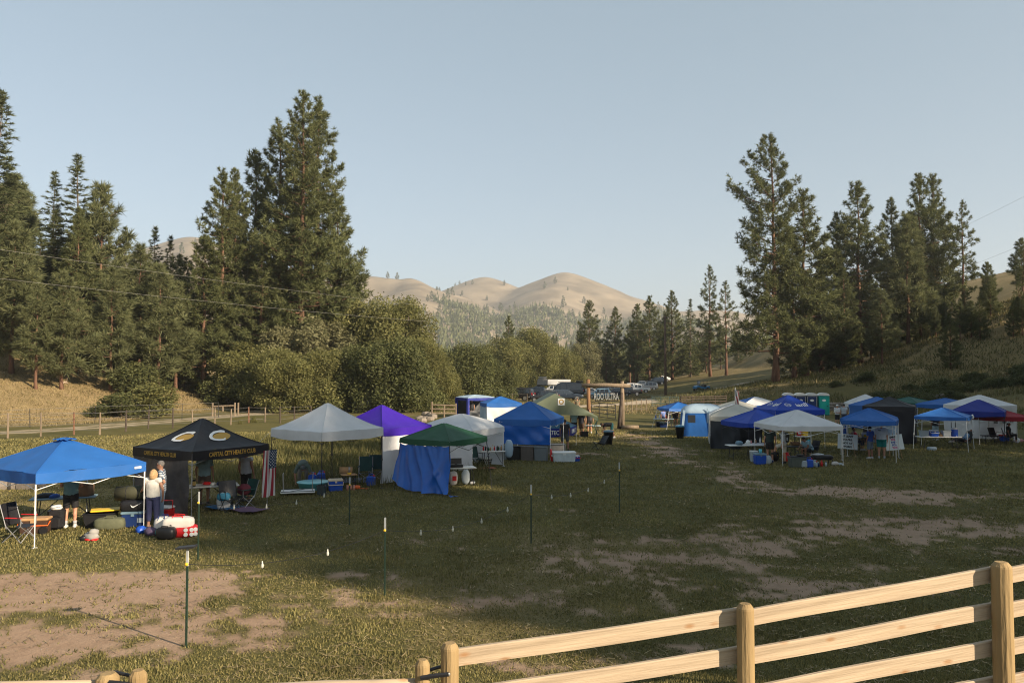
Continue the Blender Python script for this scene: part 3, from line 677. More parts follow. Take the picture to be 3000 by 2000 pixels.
a = rng.uniform(0, 6.28, n); L = rng.uniform(.03, .12, n); c, s = np.cos(a), np.sin(a); w = .002 + .0006 * r; z = TH(x, y) + rng.uniform(.005, .05, n)
v = np.stack([np.stack([x - c * L - s * w, y - s * L + c * w, z], 1), np.stack([x - c * L + s * w, y - s * L - c * w, z], 1), np.stack([x + c * L, y + s * L, z + rng.uniform(-.004, .03, n)], 1)], 1).reshape(-1, 3)
tag(link('straw_litter', mesh_np('straw_litter', v, np.arange(3 * n).reshape(-1, 3), STRAW)), 'dry straw scattered through the grass and dirt', 'straw', kind='stuff')
# ------------------------------------------------------------------ cloth, metal, plastics
def cloth(n, c, trans=.30, rough=.55, var=.09, scale=1.1, bump=.55): return M(n, c, rough, var, scale, bump, trans=trans, bscale=2.2)
C_BLUE = cloth('sky blue cloth', (.026, .145, .47)); C_ROY = cloth('royal blue cloth', (.014, .065, .44)); C_NAVY = cloth('deep blue cloth', (.006, .020, .22), .15)
C_PURP = cloth('purple cloth', (.050, .014, .37)); C_WHITE = cloth('white cloth', (.74, .75, .76)); C_CREAM = cloth('cream cloth', (.62, .60, .52)); C_GREEN = cloth('green cloth', (.022, .095, .050))
C_BLACK = cloth('black cloth', (.012, .011, .014), .03); C_GREY = cloth('charcoal wall cloth', (.085, .083, .092), .08, .28, .2, 3, 1.0); C_TEAL = cloth('teal cloth', (.008, .085, .15)); C_TAN = cloth('green grey tarpaulin', (.155, .185, .125), .2)
C_RED = cloth('red cloth', (.33, .012, .025)); C_DKGRN = cloth('bottle green cloth', (.012, .10, .075)); C_MESH = cloth('dark mesh cloth', (.022, .027, .034), .05); C_PALE = cloth('pale blue cloth', (.42, .55, .66))
C_TARP = M('glossy blue tarpaulin', (.010, .115, .48), .26, .12, 2, .35, trans=.2, spec=.6, bscale=3)
WHT = M('white painted steel', (.72, .72, .70), .4, .04); STEEL = M('grey steel', (.36, .36, .36), .4, .08, metal=.6); DKS = M('dark steel', (.022, .022, .025), .45, .1); GOLD = M('gold print', (.45, .27, .05), .6, 0); PRW = M('white print', (.75, .75, .73), .6, 0); PRB = M('black print', (.015, .015, .02), .6, 0)
WPL = M('white plastic', (.70, .70, .67), .4, .04); BLP = M('blue plastic', (.012, .07, .40), .35, .05); DBP = M('dark blue plastic', (.010, .03, .12), .4, .05); RDP = M('red plastic', (.55, .018, .02), .35, .05); BKP = M('black plastic', (.014, .014, .016), .4, .1); CYP = M('turquoise plastic', (.12, .50, .60), .35, .05); ORP = M('orange plastic', (.75, .14, .03), .4, .05)
GRP = M('grey plastic', (.13, .15, .16), .5, .08); YEL = M('yellow plastic', (.80, .50, .03), .4, .05); CLR = M('clear plastic', (.55, .62, .66), .15, .03, trans=.4); OLV = M('olive canvas', (.10, .105, .06), .8, .12, 10); TAN = M('tan wood', (.42, .25, .12), .6, .2, 4); GRYC = M('grey canvas', (.28, .27, .25), .8, .1, 8); GRC = M('dark green canvas', (.010, .055, .050), .7, .1)
BLC = M('blue canvas', (.02, .08, .30), .7, .1); TURQ = M('teal plastic', (.0, .30, .26), .4, .05)

def text_mesh(txt, size, depth=.004, bold=.0):
    cu = bpy.data.curves.new('lettering', 'FONT'); cu.body = txt; cu.size = size; cu.align_x = 'CENTER'; cu.align_y = 'CENTER'; cu.extrude = depth; cu.offset = bold; cu.resolution_u = 3; cu.space_line = .95
    o = bpy.data.objects.new('lettering', cu); COL.objects.link(o)
    dg = bpy.context.evaluated_depsgraph_get(); dg.update(); me = bpy.data.meshes.new_from_object(o.evaluated_get(dg))
    bpy.data.objects.remove(o); bpy.data.curves.remove(cu); return me
def lettering(parent, txt, size, mat, fn, name='lettering', bold=0., depth=.004, sx=1.):
    """text laid on a surface: fn(x, y, out) -> local point"""
    me = text_mesh(txt, size, depth, bold)
    for v in me.vertices: v.co = fn(v.co.x * sx, v.co.y, v.co.z)
    me.materials.clear(); me.materials.append(mat); me.update(); return link(name, me, parent)

class Canopy:
    def __init__(s, label, c, a, w, e, pk, roof, legs=WHT, val=.26, cx=1.15, walls=None, sl=0., name='pop_up_canopy', vent=False, sag=.05, truss=True, wseed=0, dz=0., valmat=None, short=None):
        s.w, s.e, s.pk, s.val, s.cx, s.sag, s.hw = w, e, pk, val, cx, sag, w / 2
        s.root = thing(name, label, 'canopy', (c[0], c[1], gz(c[0], c[1]) + dz), R(a) + R(135), 'canopies of the camp'); s.zt = e + val; s.sl = sl
        rnd = random.Random(wseed + int(c[0] * 100))
        mb = MB(); va = MB()
        for k in range(4):
            mb.grid(lambda u, v, k=k: s.roof(k, u * 2 - 1, .02 + .98 * v), 14, 12)
            ph = rnd.uniform(0, 6)
            va.grid(lambda u, v, k=k: s.side(k, u * 2 - 1, s.zt - v * val * (1 + .05 * math.sin(u * 9 + ph)) - .06 * v * math.sin(PI * u) - s.sag * 0, .004 + .012 * v * math.sin(u * 17 + ph)), 20, 3)
        for k in range(4): mb.path([s.roof(k, -1, .04 + .96 * i / 8, .004) for i in range(9)], .013, 5, False)
        mb.build('roof', roof, s.root, True); va.build('valance', valmat or roof, s.root, True)
        if vent:
            v_ = MB()
            for k in range(4): v_.grid(lambda u, v, k=k: s.roof(k, u * 2 - 1, .02 + .13 * v, .04 + .05 * v + .02 * math.sin(u * 13 + k)), 10, 4)
            v_.build('vent_flap', roof, s.root, True)
        for i, (x, y) in enumerate(((-1, -1), (1, -1), (1, 1), (-1, 1))):
            h = s.hw - .025; l = MB(); zb = 0; p1 = Vector((x * h, y * h, s.zt - .05)); p0 = Vector((x * (h + sl), y * (h + sl), zb)); mid = p0.lerp(p1, .48)
            l.tube(p0, mid, .014, n=4); l.tube(mid, p1, .021, n=4); l.tube(mid - Vector((0, 0, .03)), mid + Vector((0, 0, .05)), .027, n=6); l.box((p0.x, p0.y, .006), (.11, .11, .012))
            l.build('leg', legs, s.root)
        if truss:
            for k in range(4):
                t = MB(); z0, z1 = s.zt - .42, s.zt - .08
                for j in range(2):
                    a0, a1 = -1 + j, j
                    t.tube(s.side(k, a0, z1, -.03), s.side(k, a1, z0, -.03), .011, n=4); t.tube(s.side(k, a0, z0, -.05), s.side(k, a1, z1, -.05), .011, n=4)
                t.build('truss', legs, s.root)
        for k, wl in (walls or {}).items(): s.wall(k, *wl)
    def roof(s, k, u, r, dz=0.):
        z = s.zt + (s.pk - s.zt) * (1 - r) ** s.cx - s.sag * (1 - u * u) * math.sin(PI * min(1, r) * .95) + dz + s.wr(k, u, r)
        return s.rot(k, u * r * s.hw, -r * s.hw, z)
    def wr(s, k, u, r):
        a = s.hw * 3 + k * 1.7 + s.pk
        return .010 * r * (math.sin(u * 9 + a + r * 4) + .7 * math.sin(r * 17 - u * 6 + a * 2) + .6 * math.sin(u * 19 - r * 9 + a)) * (1 - u ** 4)
    def rot(s, k, x, y, z):
        for _ in range(k): x, y = -y, x
        return Vector((x, y, z))
    def side(s, k, u, z, off=0.):
        o = s.sl * (1 - z / s.zt) if s.sl else 0
        return s.rot(k, u * (s.hw + o), -(s.hw + o + off), z)
    def wall(s, k, mat, z0=.04, z1=None, u0=-.98, u1=.98, amp=.035, seed=1, name='side_wall', fn=None):
        z1 = s.e + .03 if z1 is None else z1; rnd = random.Random(seed); ph = [rnd.uniform(0, 6) for _ in range(6)]
        def f(u, v):
            d = amp * (.2 + v) * (math.sin(u * 8 + ph[0] + v * 3 + 1.4 * math.sin(u * 3 + ph[4])) + .6 * math.sin(u * 19 + ph[1] - v * 5 + 2 * math.sin(v * 2 + ph[5]))) + amp * .6 * math.sin(PI * u) * v + amp * .5 * math.sin(v * 7 + u * 5 + ph[2])
            U, Z = u0 + (u1 - u0) * u, z1 + (z0 - z1) * v
            if fn: U, Z, d = fn(u, v, U, Z, d)
            return s.side(k, U, Z, d - .03)
        return MB().grid(f, 44, 20).build(name, mat, s.root, True)
    def on_roof(s, k, u0, r0):
        """map flat art onto roof side k, centred at across-offset u0 (m) and radius r0"""
        def fn(x, y, o):
            r = max(.05, r0 - y * .93 / s.hw); X = u0 + x
            return s.roof(k, X / (r * s.hw), r, .012 + o)
        return fn
    def on_val(s, k, u0, z0):
        return lambda x, y, o: s.side(k, (u0 + x) / s.hw, z0 + y, .03 + o)

t1 = Canopy('blue canopy with white legs nearest the camera, its peak ruffled', (-12.37, 22.12), -78, 2.98, 1.60, 2.55, C_BLUE, vent=True, cx=.95, sag=.0, val=.24)
MB().rbox(t1.side(0, .83, 1.735, .015), (.20, .012, .065), .02).build('badge', PRW, t1.root)
t2 = Canopy('black canopy printed with a gold and white letter and a club name', (-10.11, 26.10), -76.5, 2.95, 1.74, 2.92, C_BLACK, STEEL, val=.27, cx=1.35, sag=.03)
for k, sz in ((3, .175), (0, .195)): lettering(t2.root, 'CAPITAL CITY HEALTH CLUB', sz, GOLD, t2.on_val(k, -.05 if k else .0, 1.86), bold=.003, sx=.70)
def crescent(n=26, r=.30, x=0., y=0., a0=40, a1=330, thick=.13, sq=1.0):
    vs = []
    for i in range(n + 1):
        t = i / n; a = R(a0 + (a1 - a0) * t); th = thick * math.sin(PI * (t * .9 + .07)) ** .8 * .5
        for q in (r + th, r - th): vs.append((x + q * math.cos(a) * sq, y + q * math.sin(a)))
    return vs, [(2 * i, 2 * i + 1, 2 * i + 3, 2 * i + 2) for i in range(n)]
for k in (3, 0):
    fn = t2.on_roof(k, .05, .52); m = MB(); e_ = [(.10 + .34 * math.cos(i * PI / 14) + .17 * math.sin(i * PI / 14) * .5, .17 * math.sin(i * PI / 14)) for i in range(28)]
    m.add([fn(0, 0, 0)] + [fn(x, y, 0) for x, y in e_], [(0, 1 + i, 1 + (i + 1) % 28) for i in range(28)]); m.build('emblem_oval', GOLD, t2.root)
    lettering(t2.root, 'C', .92, PRW, lambda x, y, o: fn(x * 1.05 + y * .45 - .08, y * .72 - .01, .012 + o), name='emblem_letter', bold=.012)
t2.wall(3, C_GREY, .12, u0=-.97, u1=.86, amp=.03, seed=4)
hem = MB(); hem.path([t2.side(3, -.97 + 1.83 * i / 12, .10, -.02 + .03 * math.sin(i)) for i in range(13)], .012, 4); hem.build('red_hem', RDP, t2.root)
t3 = Canopy('plain white canopy open on all sides with dark legs', (-7.00, 30.34), -82.4, 2.95, 2.00, 3.28, C_WHITE, DKS, val=.30, cx=1.28, sag=.03)
MB().tube(t3.side(3, -1, 2.2, 0), t3.side(3, -1.5, 1.6, .2), .006, n=4).build('guy_rope', PRW, t3.root)
t4 = Canopy('purple canopy with a white side wall', (-5.47, 33.53), -80.3, 2.96, 1.93, 3.08, C_PURP, DKS, val=.26, cx=1.25, walls={0: (C_WHITE, .05)})
MB().tube(t4.side(0, -.85, 1.9, .02), t4.side(0, -.6, .02, .5), .006, n=4).build('guy_rope', PRW, t4.root)
t5 = Canopy('green canopy with dark slanted legs and a blue tarpaulin wall', (-2.59, 30.42), -78, 2.36, 1.78, 2.50, C_GREEN, DKS, val=.16, cx=1.0, sl=.16, sag=.02)
def tarp_fn(u, v, U, Z, d):
    d2 = .16 * v * v
    for c_, sl_, w_, a_ in ((.14, .30, .05, .10), (.30, .38, .035, .14), (.42, .25, .05, .10), (.55, .42, .03, .13), (.66, .20, .06, .09), (.84, -.10, .04, .12), (.95, -.28, .04, .08), (.05, .1, .04, .08)): d2 += a_ * math.exp(-((u - c_ - sl_ * v) / w_) ** 2) * (.25 + v)
    cut = .42 * max(0, .30 - u) / .30
    zb = .10 + 1.1 * cut ** 1.3 * 1.0
    return U - .07 * v * (1 - u) + .02 * math.sin(v * 8 + u * 5), 1.76 + (zb - 1.76) * v - .05 * math.sin(u * PI * 5) ** 2 * (1 - v), d2
t5.wall(3, C_TARP, name='tarpaulin_wall', fn=tarp_fn, u0=-.97, u1=1.0)
MB().grid(lambda u, v: t5.side(3, .98 + .35 * u, .05 + .05 * math.sin(u * 9) * v, .05 + .18 * v), 8, 3).build('tarpaulin_corner', C_TARP, t5.root, True)
t6 = Canopy('white domed canopy with white walls, just behind the green one', (-2.36, 37.2), -72.9, 2.95, 1.62, 2.50, C_WHITE, WHT, val=.22, cx=.72, walls={3: (C_WHITE, .06), 2: (C_WHITE, .06), 1: (C_WHITE, .06)}, sag=0)
t7 = Canopy('bright blue canopy with a full blue front wall', (.93, 41.64), -61.6, 2.96, 1.76, 2.90, C_BLUE, WHT, val=.26, cx=1.0, walls={3: (C_TARP, .78)})
lettering(t7.root, 'Z ---', .10, PRW, t7.on_val(3, -1.12, 1.89), name='emblem')
for i in range(4):
    p = t7.root.matrix_basis @ t7.side(3, -.72 + .47 * i, .38, .12)
    o = thing('storage_box', ['grey box under the blue front wall, first of the row of four', 'dark box second in the row under the blue wall', 'brownish box third in the row under the blue wall', 'dark box last in the row, beside the white ice chest'][i], 'box', (p.x, p.y, gz(p.x, p.y)), t7.root.rotation_euler.z + PI / 2, 'boxes under the blue wall')
    m_ = [GRP, BKP, M('brown grey plastic', (.10, .085, .075), .5), GRP][i]
    MB().rbox((0, 0, .33), (.66, .34, .66), .03, taper=.95).build('body', m_, o); MB().rbox((0, 0, .69), (.68, .36, .07), .02).build('lid', m_, o)
t10 = Canopy('blue canopy with pale walls all round in the back row', (-.93, 65.4), -122, 2.9, 1.62, 2.42, C_BLUE, WHT, walls={3: (C_PALE, .05), 0: (C_WHITE, .05)}, cx=.95)
t9 = Canopy('small screened pavilion with pale domed roof and dark frame', (-3.6, 78.5), -108, 2.9, 1.72, 2.22, C_PALE, DKS, val=.22, cx=.6, name='screened_pavilion', valmat=C_NAVY, walls={3: (C_NAVY, .05, None, -.98, -.75), 0: (C_MESH, .05, .7), 2: (C_MESH, .05)})
for k, u in ((3, 1), (0, -1), (0, 1), (3, -1)): MB().box(t9.side(k, u * .96, .95, .02), (.16, .16, 1.9), R(0)).build('corner_sleeve', C_NAVY, t9.root)
t11 = Canopy('low dark teal canopy with a lettered banner', (2.1, 47.4), -59, 3.0, .74, 1.95, C_TEAL, WHT, val=.44, cx=1.0, valmat=C_NAVY, truss=False)
for k in (3, 0): lettering(t11.root, 'NORMATEC', .34, PRW, t11.on_val(k, .3, .93), bold=.004, sx=.75)
t12 = Canopy('small blue slant leg canopy by the corral rails', (13.2, 63.3), -125, 2.56, 1.42, 2.06, C_BLUE, WHT, val=.15, cx=1.0, sl=.36)
t14 = Canopy('white canopy with drawn back white walls behind the screened one', (13.9, 50.3), -149.5, 2.9, 1.5, 2.40, C_WHITE, WHT, walls={3: (C_WHITE, .03), 0: (C_WHITE, .03, None, -.98, -.4)}, cx=.9)
t15 = Canopy('cream canopy with dark mesh walls', (13.2, 46.9), -149.5, 3.0, 1.62, 2.52, C_CREAM, DKS, val=.22, cx=.85, walls={3: (C_MESH, .02), 0: (C_MESH, .02, None, -.98, .1), 2: (C_MESH, .02)})
t16 = Canopy('white canopy with a blue edged roof behind the small flag', (18.3, 60), -130, 3.3, 1.7, 2.56, C_WHITE, WHT, cx=.95, valmat=C_BLUE)
m = MB(); m.grid(lambda u, v: t16.roof(3, u * 2 - 1, .03 + .97 * v, .012), 8, 8); m.build('blue_roof_panel', C_BLUE, t16.root, True)
t16b = Canopy('low cream canopy beside the flag pole', (16.2, 57.5), -130, 2.9, 1.55, 2.38, C_CREAM, WHT, cx=.95)
t17 = Canopy('royal blue canopy with white roof lettering, tallest peak on this side', (16.4, 47.4), -128, 3.0, 1.95, 3.05, C_ROY, WHT, cx=1.15)
for k in (3, 0):
    fn = t17.on_roof(k, .16, .60); lettering(t17.root, 'ianli', .46, PRW, (lambda F: lambda x, y, o: F(x + .22, y, o))(fn), bold=.006)
    m = MB(); v_, f_ = crescent(30, .17, a0=0, a1=360, thick=.001); vs = []
    for i in range(31):
        a = i * 2 * PI / 30; vs += [fn(-.62 + .20 * math.cos(a), .20 * math.sin(a) * .8, 0), fn(-.62 + .165 * math.cos(a), .165 * math.sin(a) * .8, 0)]
    m.add(vs, f_); m.add([fn(-.62 - .12 + .24 * i / 16, .055 * math.sin(i / 16 * 4 * PI) + q, 0) for i in range(17) for q in (.025, -.025)], [(2 * i, 2 * i + 1, 2 * i + 3, 2 * i + 2) for i in range(16)]); m.build('emblem', PRW, t17.root)
t17b = Canopy('plain royal blue canopy in front of the lettered one', (13.1, 42.7), -120.7, 2.75, 1.58, 2.46, C_ROY, DKS, cx=1.0, val=.2)
t18 = Canopy('grey white canopy over the crowded kitchen table', (13.96, 39.12), -127.6, 3.06, 1.68, 2.58, C_WHITE, WHT, val=.18, cx=.95, sag=.02)
t19 = Canopy('white roofed canopy behind the two standing men', (30.2, 68.2), -149, 3.0, 1.5, 2.55, C_WHITE, WHT, cx=.95)
t19b = Canopy('blue canopy with blue walls left of the black one', (28.6, 62.5), -125, 3.0, 1.55, 2.50, C_BLUE, WHT, cx=.95, walls={3: (C_BLUE, .05), 0: (C_BLUE, .05)})
t20 = Canopy('black canopy closed by black walls', (24.08, 50.92), -73.4, 2.95, 2.05, 2.90, C_BLACK, DKS, cx=1.35, walls={3: (C_BLACK, .02), 0: (C_BLACK, .02)})
t21 = Canopy('bottle green canopy at the foot of the hill', (33.6, 67.5), -100, 3.0, 1.62, 2.36, C_DKGRN, WHT, cx=.95, walls={3: (C_GREY, .3)})
t21b = Canopy('wide low blue canopy beside the bottle green one', (34.9, 64.3), -95, 3.3, 1.6, 2.36, C_BLUE, DKS, cx=.9)
t22 = Canopy('blue canopy over the seated person in red', (18.21, 40.62), -73.6, 2.5, 1.82, 2.56, C_BLUE, WHT, cx=.95, val=.18)
t22b = Canopy('light blue canopy directly behind the one over the person in red', (19.5, 43.6), -76, 2.6, 1.72, 2.46, C_BLUE, WHT, cx=.9, val=.18, walls={2: (C_TARP, .3), 1: (C_PALE, .5, None, -.98, .2)})
t23 = Canopy('blue slant leg canopy over the table with coolers', (24.77, 45.88), -80.8, 2.6, 1.76, 2.40, C_BLUE, WHT, cx=1.0, val=.16, sl=.10)
m = MB()
for i in range(9): q = t23.side(0, 1.0, 1.86, .03); m.ell((q.x + random.uniform(-.12, .12), q.y + random.uniform(-.03, .03), q.z + random.uniform(-.1, .1)), (.05, .05, .04), 6, 4)
m.build('white_bow', PRW, t23.root)
t24 = Canopy('dark blue canopy in front of the windowed white one', (28.58, 48.91), -78.6, 2.8, 1.80, 2.76, C_NAVY, DKS, cx=.9)
t25 = Canopy('white party tent with windowed side walls', (31.4, 53.6), -108, 3.1, 1.95, 2.90, C_WHITE, WHT, cx=1.0, walls={3: (C_WHITE, .1), 0: (C_WHITE, .1)}, name='party_tent')
for u in (-.55, .0, .55):
    f = MB()
    for i in range(3): f.box(t25.side(0, u + (i - 1) * .13, 1.35, .05), (.035, .02, .62))
    for j in range(3): f.box(t25.side(0, u, 1.06 + .29 * j, .05), (.46, .022, .035))
    w_ = MB().box(t25.side(0, u, 1.35, .035), (.42, .012, .60)).build('window', M('tent window film', (.02, .022, .03), .2, 0), t25.root); f.build('muntins', PRW, w_)
t26 = Canopy('red canopy half hidden behind the dark blue one', (30.3, 49.8), -62, 2.8, 1.5, 2.15, C_RED, WHT, cx=.95, val=.22)
# gable tarpaulin shelter
gx, gy = 2.9, 54.0
T8 = thing('gable_shelter', 'big green grey gabled tarpaulin shelter with a square round emblem', 'shelter', (gx, gy, gz(gx, gy)), R(3), 'canopies of the camp')
apex, hw8, ez = 2.98, 2.9, 1.42
def gab(u, v, y0): # u -1..1 across, v 0..1 down from the rafter
    zr = apex - (apex - ez) * abs(u) ** 1.02; return zr
m = MB()
for s_ in (-1, 1): m.grid(lambda u, v, s_=s_: Vector((s_ * u * hw8, -0.05 + 3.3 * v - .25 * (1 - v) * 0, gab(s_ * u, 0, 0) - .05 * math.sin(PI * v) * math.sin(PI * u))), 10, 6)
m.build('roof', C_TAN, T8, True)
m = MB(); m.grid(lambda u, v: (lambda U: Vector((U * hw8, -.08 - .06 * math.sin(U * 9 + v * 3) * v, gab(U, 0, 0) - v * ((apex - 1.72) * max(0, 1 - abs(U) * 1.25) + .18 + .12 * max(0, U)))))(u * 2 - 1), 36, 12); m.build('gable_wall', C_TAN, T8, True)
m = MB(); m.grid(lambda u, v: Vector((hw8 * (1.0 - .06 * v) + .08 * math.sin(v * 9), -.08 + u * .55 * (1 - .4 * v) + .05 * math.sin(v * 7), 1.42 - 1.25 * v)), 6, 12); m.build('corner_flap', C_DKGRN, T8, True)
sq = MB().box((.42, -.125, 2.42), (.46, .012, .46)); e_ = sq.build('emblem_panel', PRW, T8)
m = MB(); v_, f_ = crescent(24, .145, a0=0, a1=360, thick=.0); vs = []
for i in range(25): a = i * PI / 12; vs += [(.42 + .175 * math.cos(a), -.134, 2.42 + .175 * math.sin(a)), (.42 + .10 * math.cos(a), -.134, 2.42 + .10 * math.sin(a))]
m.add(vs, f_); m.build('emblem_ring', GOLD, e_)
for x in (-hw8 + .05, 0.0, hw8 - .05):
    for y in (-.02, 3.2): MB().tube((x, y, 0), (x, y, (apex if x == 0 else ez) - .03), .022, n=6).build('leg', DKS, T8)
# cabin tent
T13 = thing('cabin_tent', 'blue and grey cabin tent with a mesh window, next to the bin', 'tent', on(13.3, 55.8), R(-12), 'canopies of the camp')
def cab(z): return 1.55 - .10 * (z / 1.6) ** 2 if z < 1.6 else 1.45 * math.sqrt(max(0, 1 - ((z - 1.6) / .62) ** 2)) ** .9 + .02
def ringm(zs, mat, name):
    m = MB(); m.grid(lambda u, v: (lambda z, a: Vector((cab(z) * max(-1, min(1, 1.25 * math.cos(a))), cab(z) * max(-1, min(1, 1.25 * math.sin(a))), z)))(zs[0] + (zs[1] - zs[0]) * v, u * 2 * PI), 40, 8); return m.build(name, mat, T13, True)
ringm((0.02, 1.05), C_BLUE, 'lower_wall'); ringm((1.05, 1.6), C_BLUE, 'upper_wall'); ringm((1.6, 2.2), C_PALE, 'roof')
MB().box((-.75, -1.50, 1.1), (.5, .03, .75)).build('mesh_window', C_MESH, T13); MB().box((.3, -1.5, 1.0), (.10, .03, 1.9)).build('door_trim', C_PALE, T13); MB().box((-1.32, -1.5, .95), (.16, .04, 1.7), 0, 0, R(6)).build('corner_trim', C_PALE, T13)
m = MB(); m.grid(lambda u, v: Vector((.35 + .9 * u, -1.56 - .05 * math.sin(u * 12), 1.75 - (1.7 - .3 * u) * v)), 10, 6); m.build('door_flap', C_PALE, T13, True)
# portable toilets
def toilet(px, col, lab):
    p = g(px, 1215); o = thing('portable_toilet', lab, 'portable toilet', p, math.atan2(-p.x, p.y) * .55, 'row of portable toilets')
    MB().rbox((0, 0, 1.0), (1.06, 1.06, 2.0), .05).build('body', col, o)
    f = MB(); f.box((-.45, -.545, 1.0), (.06, .03, 1.9)); f.box((.45, -.545, 1.0), (.06, .03, 1.9)); f.box((0, -.545, 1.93), (.84, .03, .06)); f.build('door_frame', col if col is TURQ else STEEL, o)
    d = MB().box((0, -.542, .98), (.80, .018, 1.82)).build('door', col, o)
    MB().rbox((.30, -.565, .95), (.06, .03, .14), .01).build('handle', BKP, d)
    MB().lathe([(.001, 0), (.17, 0), (.17, .012), (.001, .012)], (0, 0, 0), 16, 1.15, .7).build('sign_oval', PRW, d, loc=(0, -.556, 1.52), rot=(PI / 2, 0, 0))
    v = MB(); [v.box((0, -.556, .35 + .07 * i), (.5, .02, .03)) for i in range(4)]; v.build('vent', col, d)
    MB().grid(lambda u, v: Vector(((u - .5) * 1.12, (v - .5) * 1.12, 2.0 + .30 * math.sqrt(max(0, 1 - (2 * u - 1) ** 2 * .96)) - .0)), 14, 2).build('roof', WPL, o, True)
    e = MB()
    for y in (-.56, .56): e.prism([(-.56, 2.0)] + [((i / 14 - .5) * 1.12, 2.0 + .30 * math.sqrt(max(0, 1 - (2 * i / 14 - 1) ** 2 * .96))) for i in range(15)] + [(.56, 2.0)], y - .004, y + .004)
    e.build('roof_gable', WPL, o)
for px, c, l in ((2309, DBP, 'navy portable toilet, outer one behind the lettered canopy'), (2344, DBP, 'navy portable toilet second from the outer end'), (2377, DBP, 'navy portable toilet touching the turquoise one'), (2412, TURQ, 'turquoise portable toilet closing the row')): toilet(px, c, l)
# ------------------------------------------------------------------ people
SKIN = M('skin', (.46, .24, .155), .55, .06, 12, spec=.3); SKIN2 = M('tanned skin', (.30, .15, .095), .55, .06, 12, spec=.3)
HAIRS = dict(grey=M('grey hair', (.22, .20, .18), .8, .2, 30), blond=M('blond hair', (.42, .27, .13), .7, .25, 40), dark=M('dark hair', (.018, .014, .012), .7, .2, 30), brown=M('brown hair', (.06, .035, .02), .7, .2, 30))
def remesh(mb, vox, name, mat, it=3):
    o = mb.build('tmp', mat); r = o.modifiers.new('r', 'REMESH'); r.mode = 'VOXEL'; r.voxel_size = vox; r.use_smooth_shade = True
    s = o.modifiers.new('s', 'SMOOTH'); s.factor = .5; s.iterations = it
    dg = bpy.context.evaluated_depsgraph_get(); me = bpy.data.meshes.new_from_object(o.evaluated_get(dg)); me.name = name
    old = o.data; bpy.data.objects.remove(o); bpy.data.meshes.remove(old); return me
def append(me, mb, mats_extra=()):
    """add loose detail faces (fingers, eyes) to a finished body mesh"""
    import bmesh as _b
    bm = _b.new(); bm.from_mesh(me); vs = [bm.verts.new(v) for v in mb.v]
    for f in mb.f:
        try: q = bm.faces.new([vs[i] for i in f]); q.smooth = True
        except ValueError: pass
    bm.to_mesh(me); bm.free()
CLO = {}
def CM(c, rough=.8):
    k = tuple(c)
    if k not in CLO: CLO[k] = M('clothing %d' % len(CLO), c, rough, .10, 9, .15)
    return CLO[k]
V3 = Vector
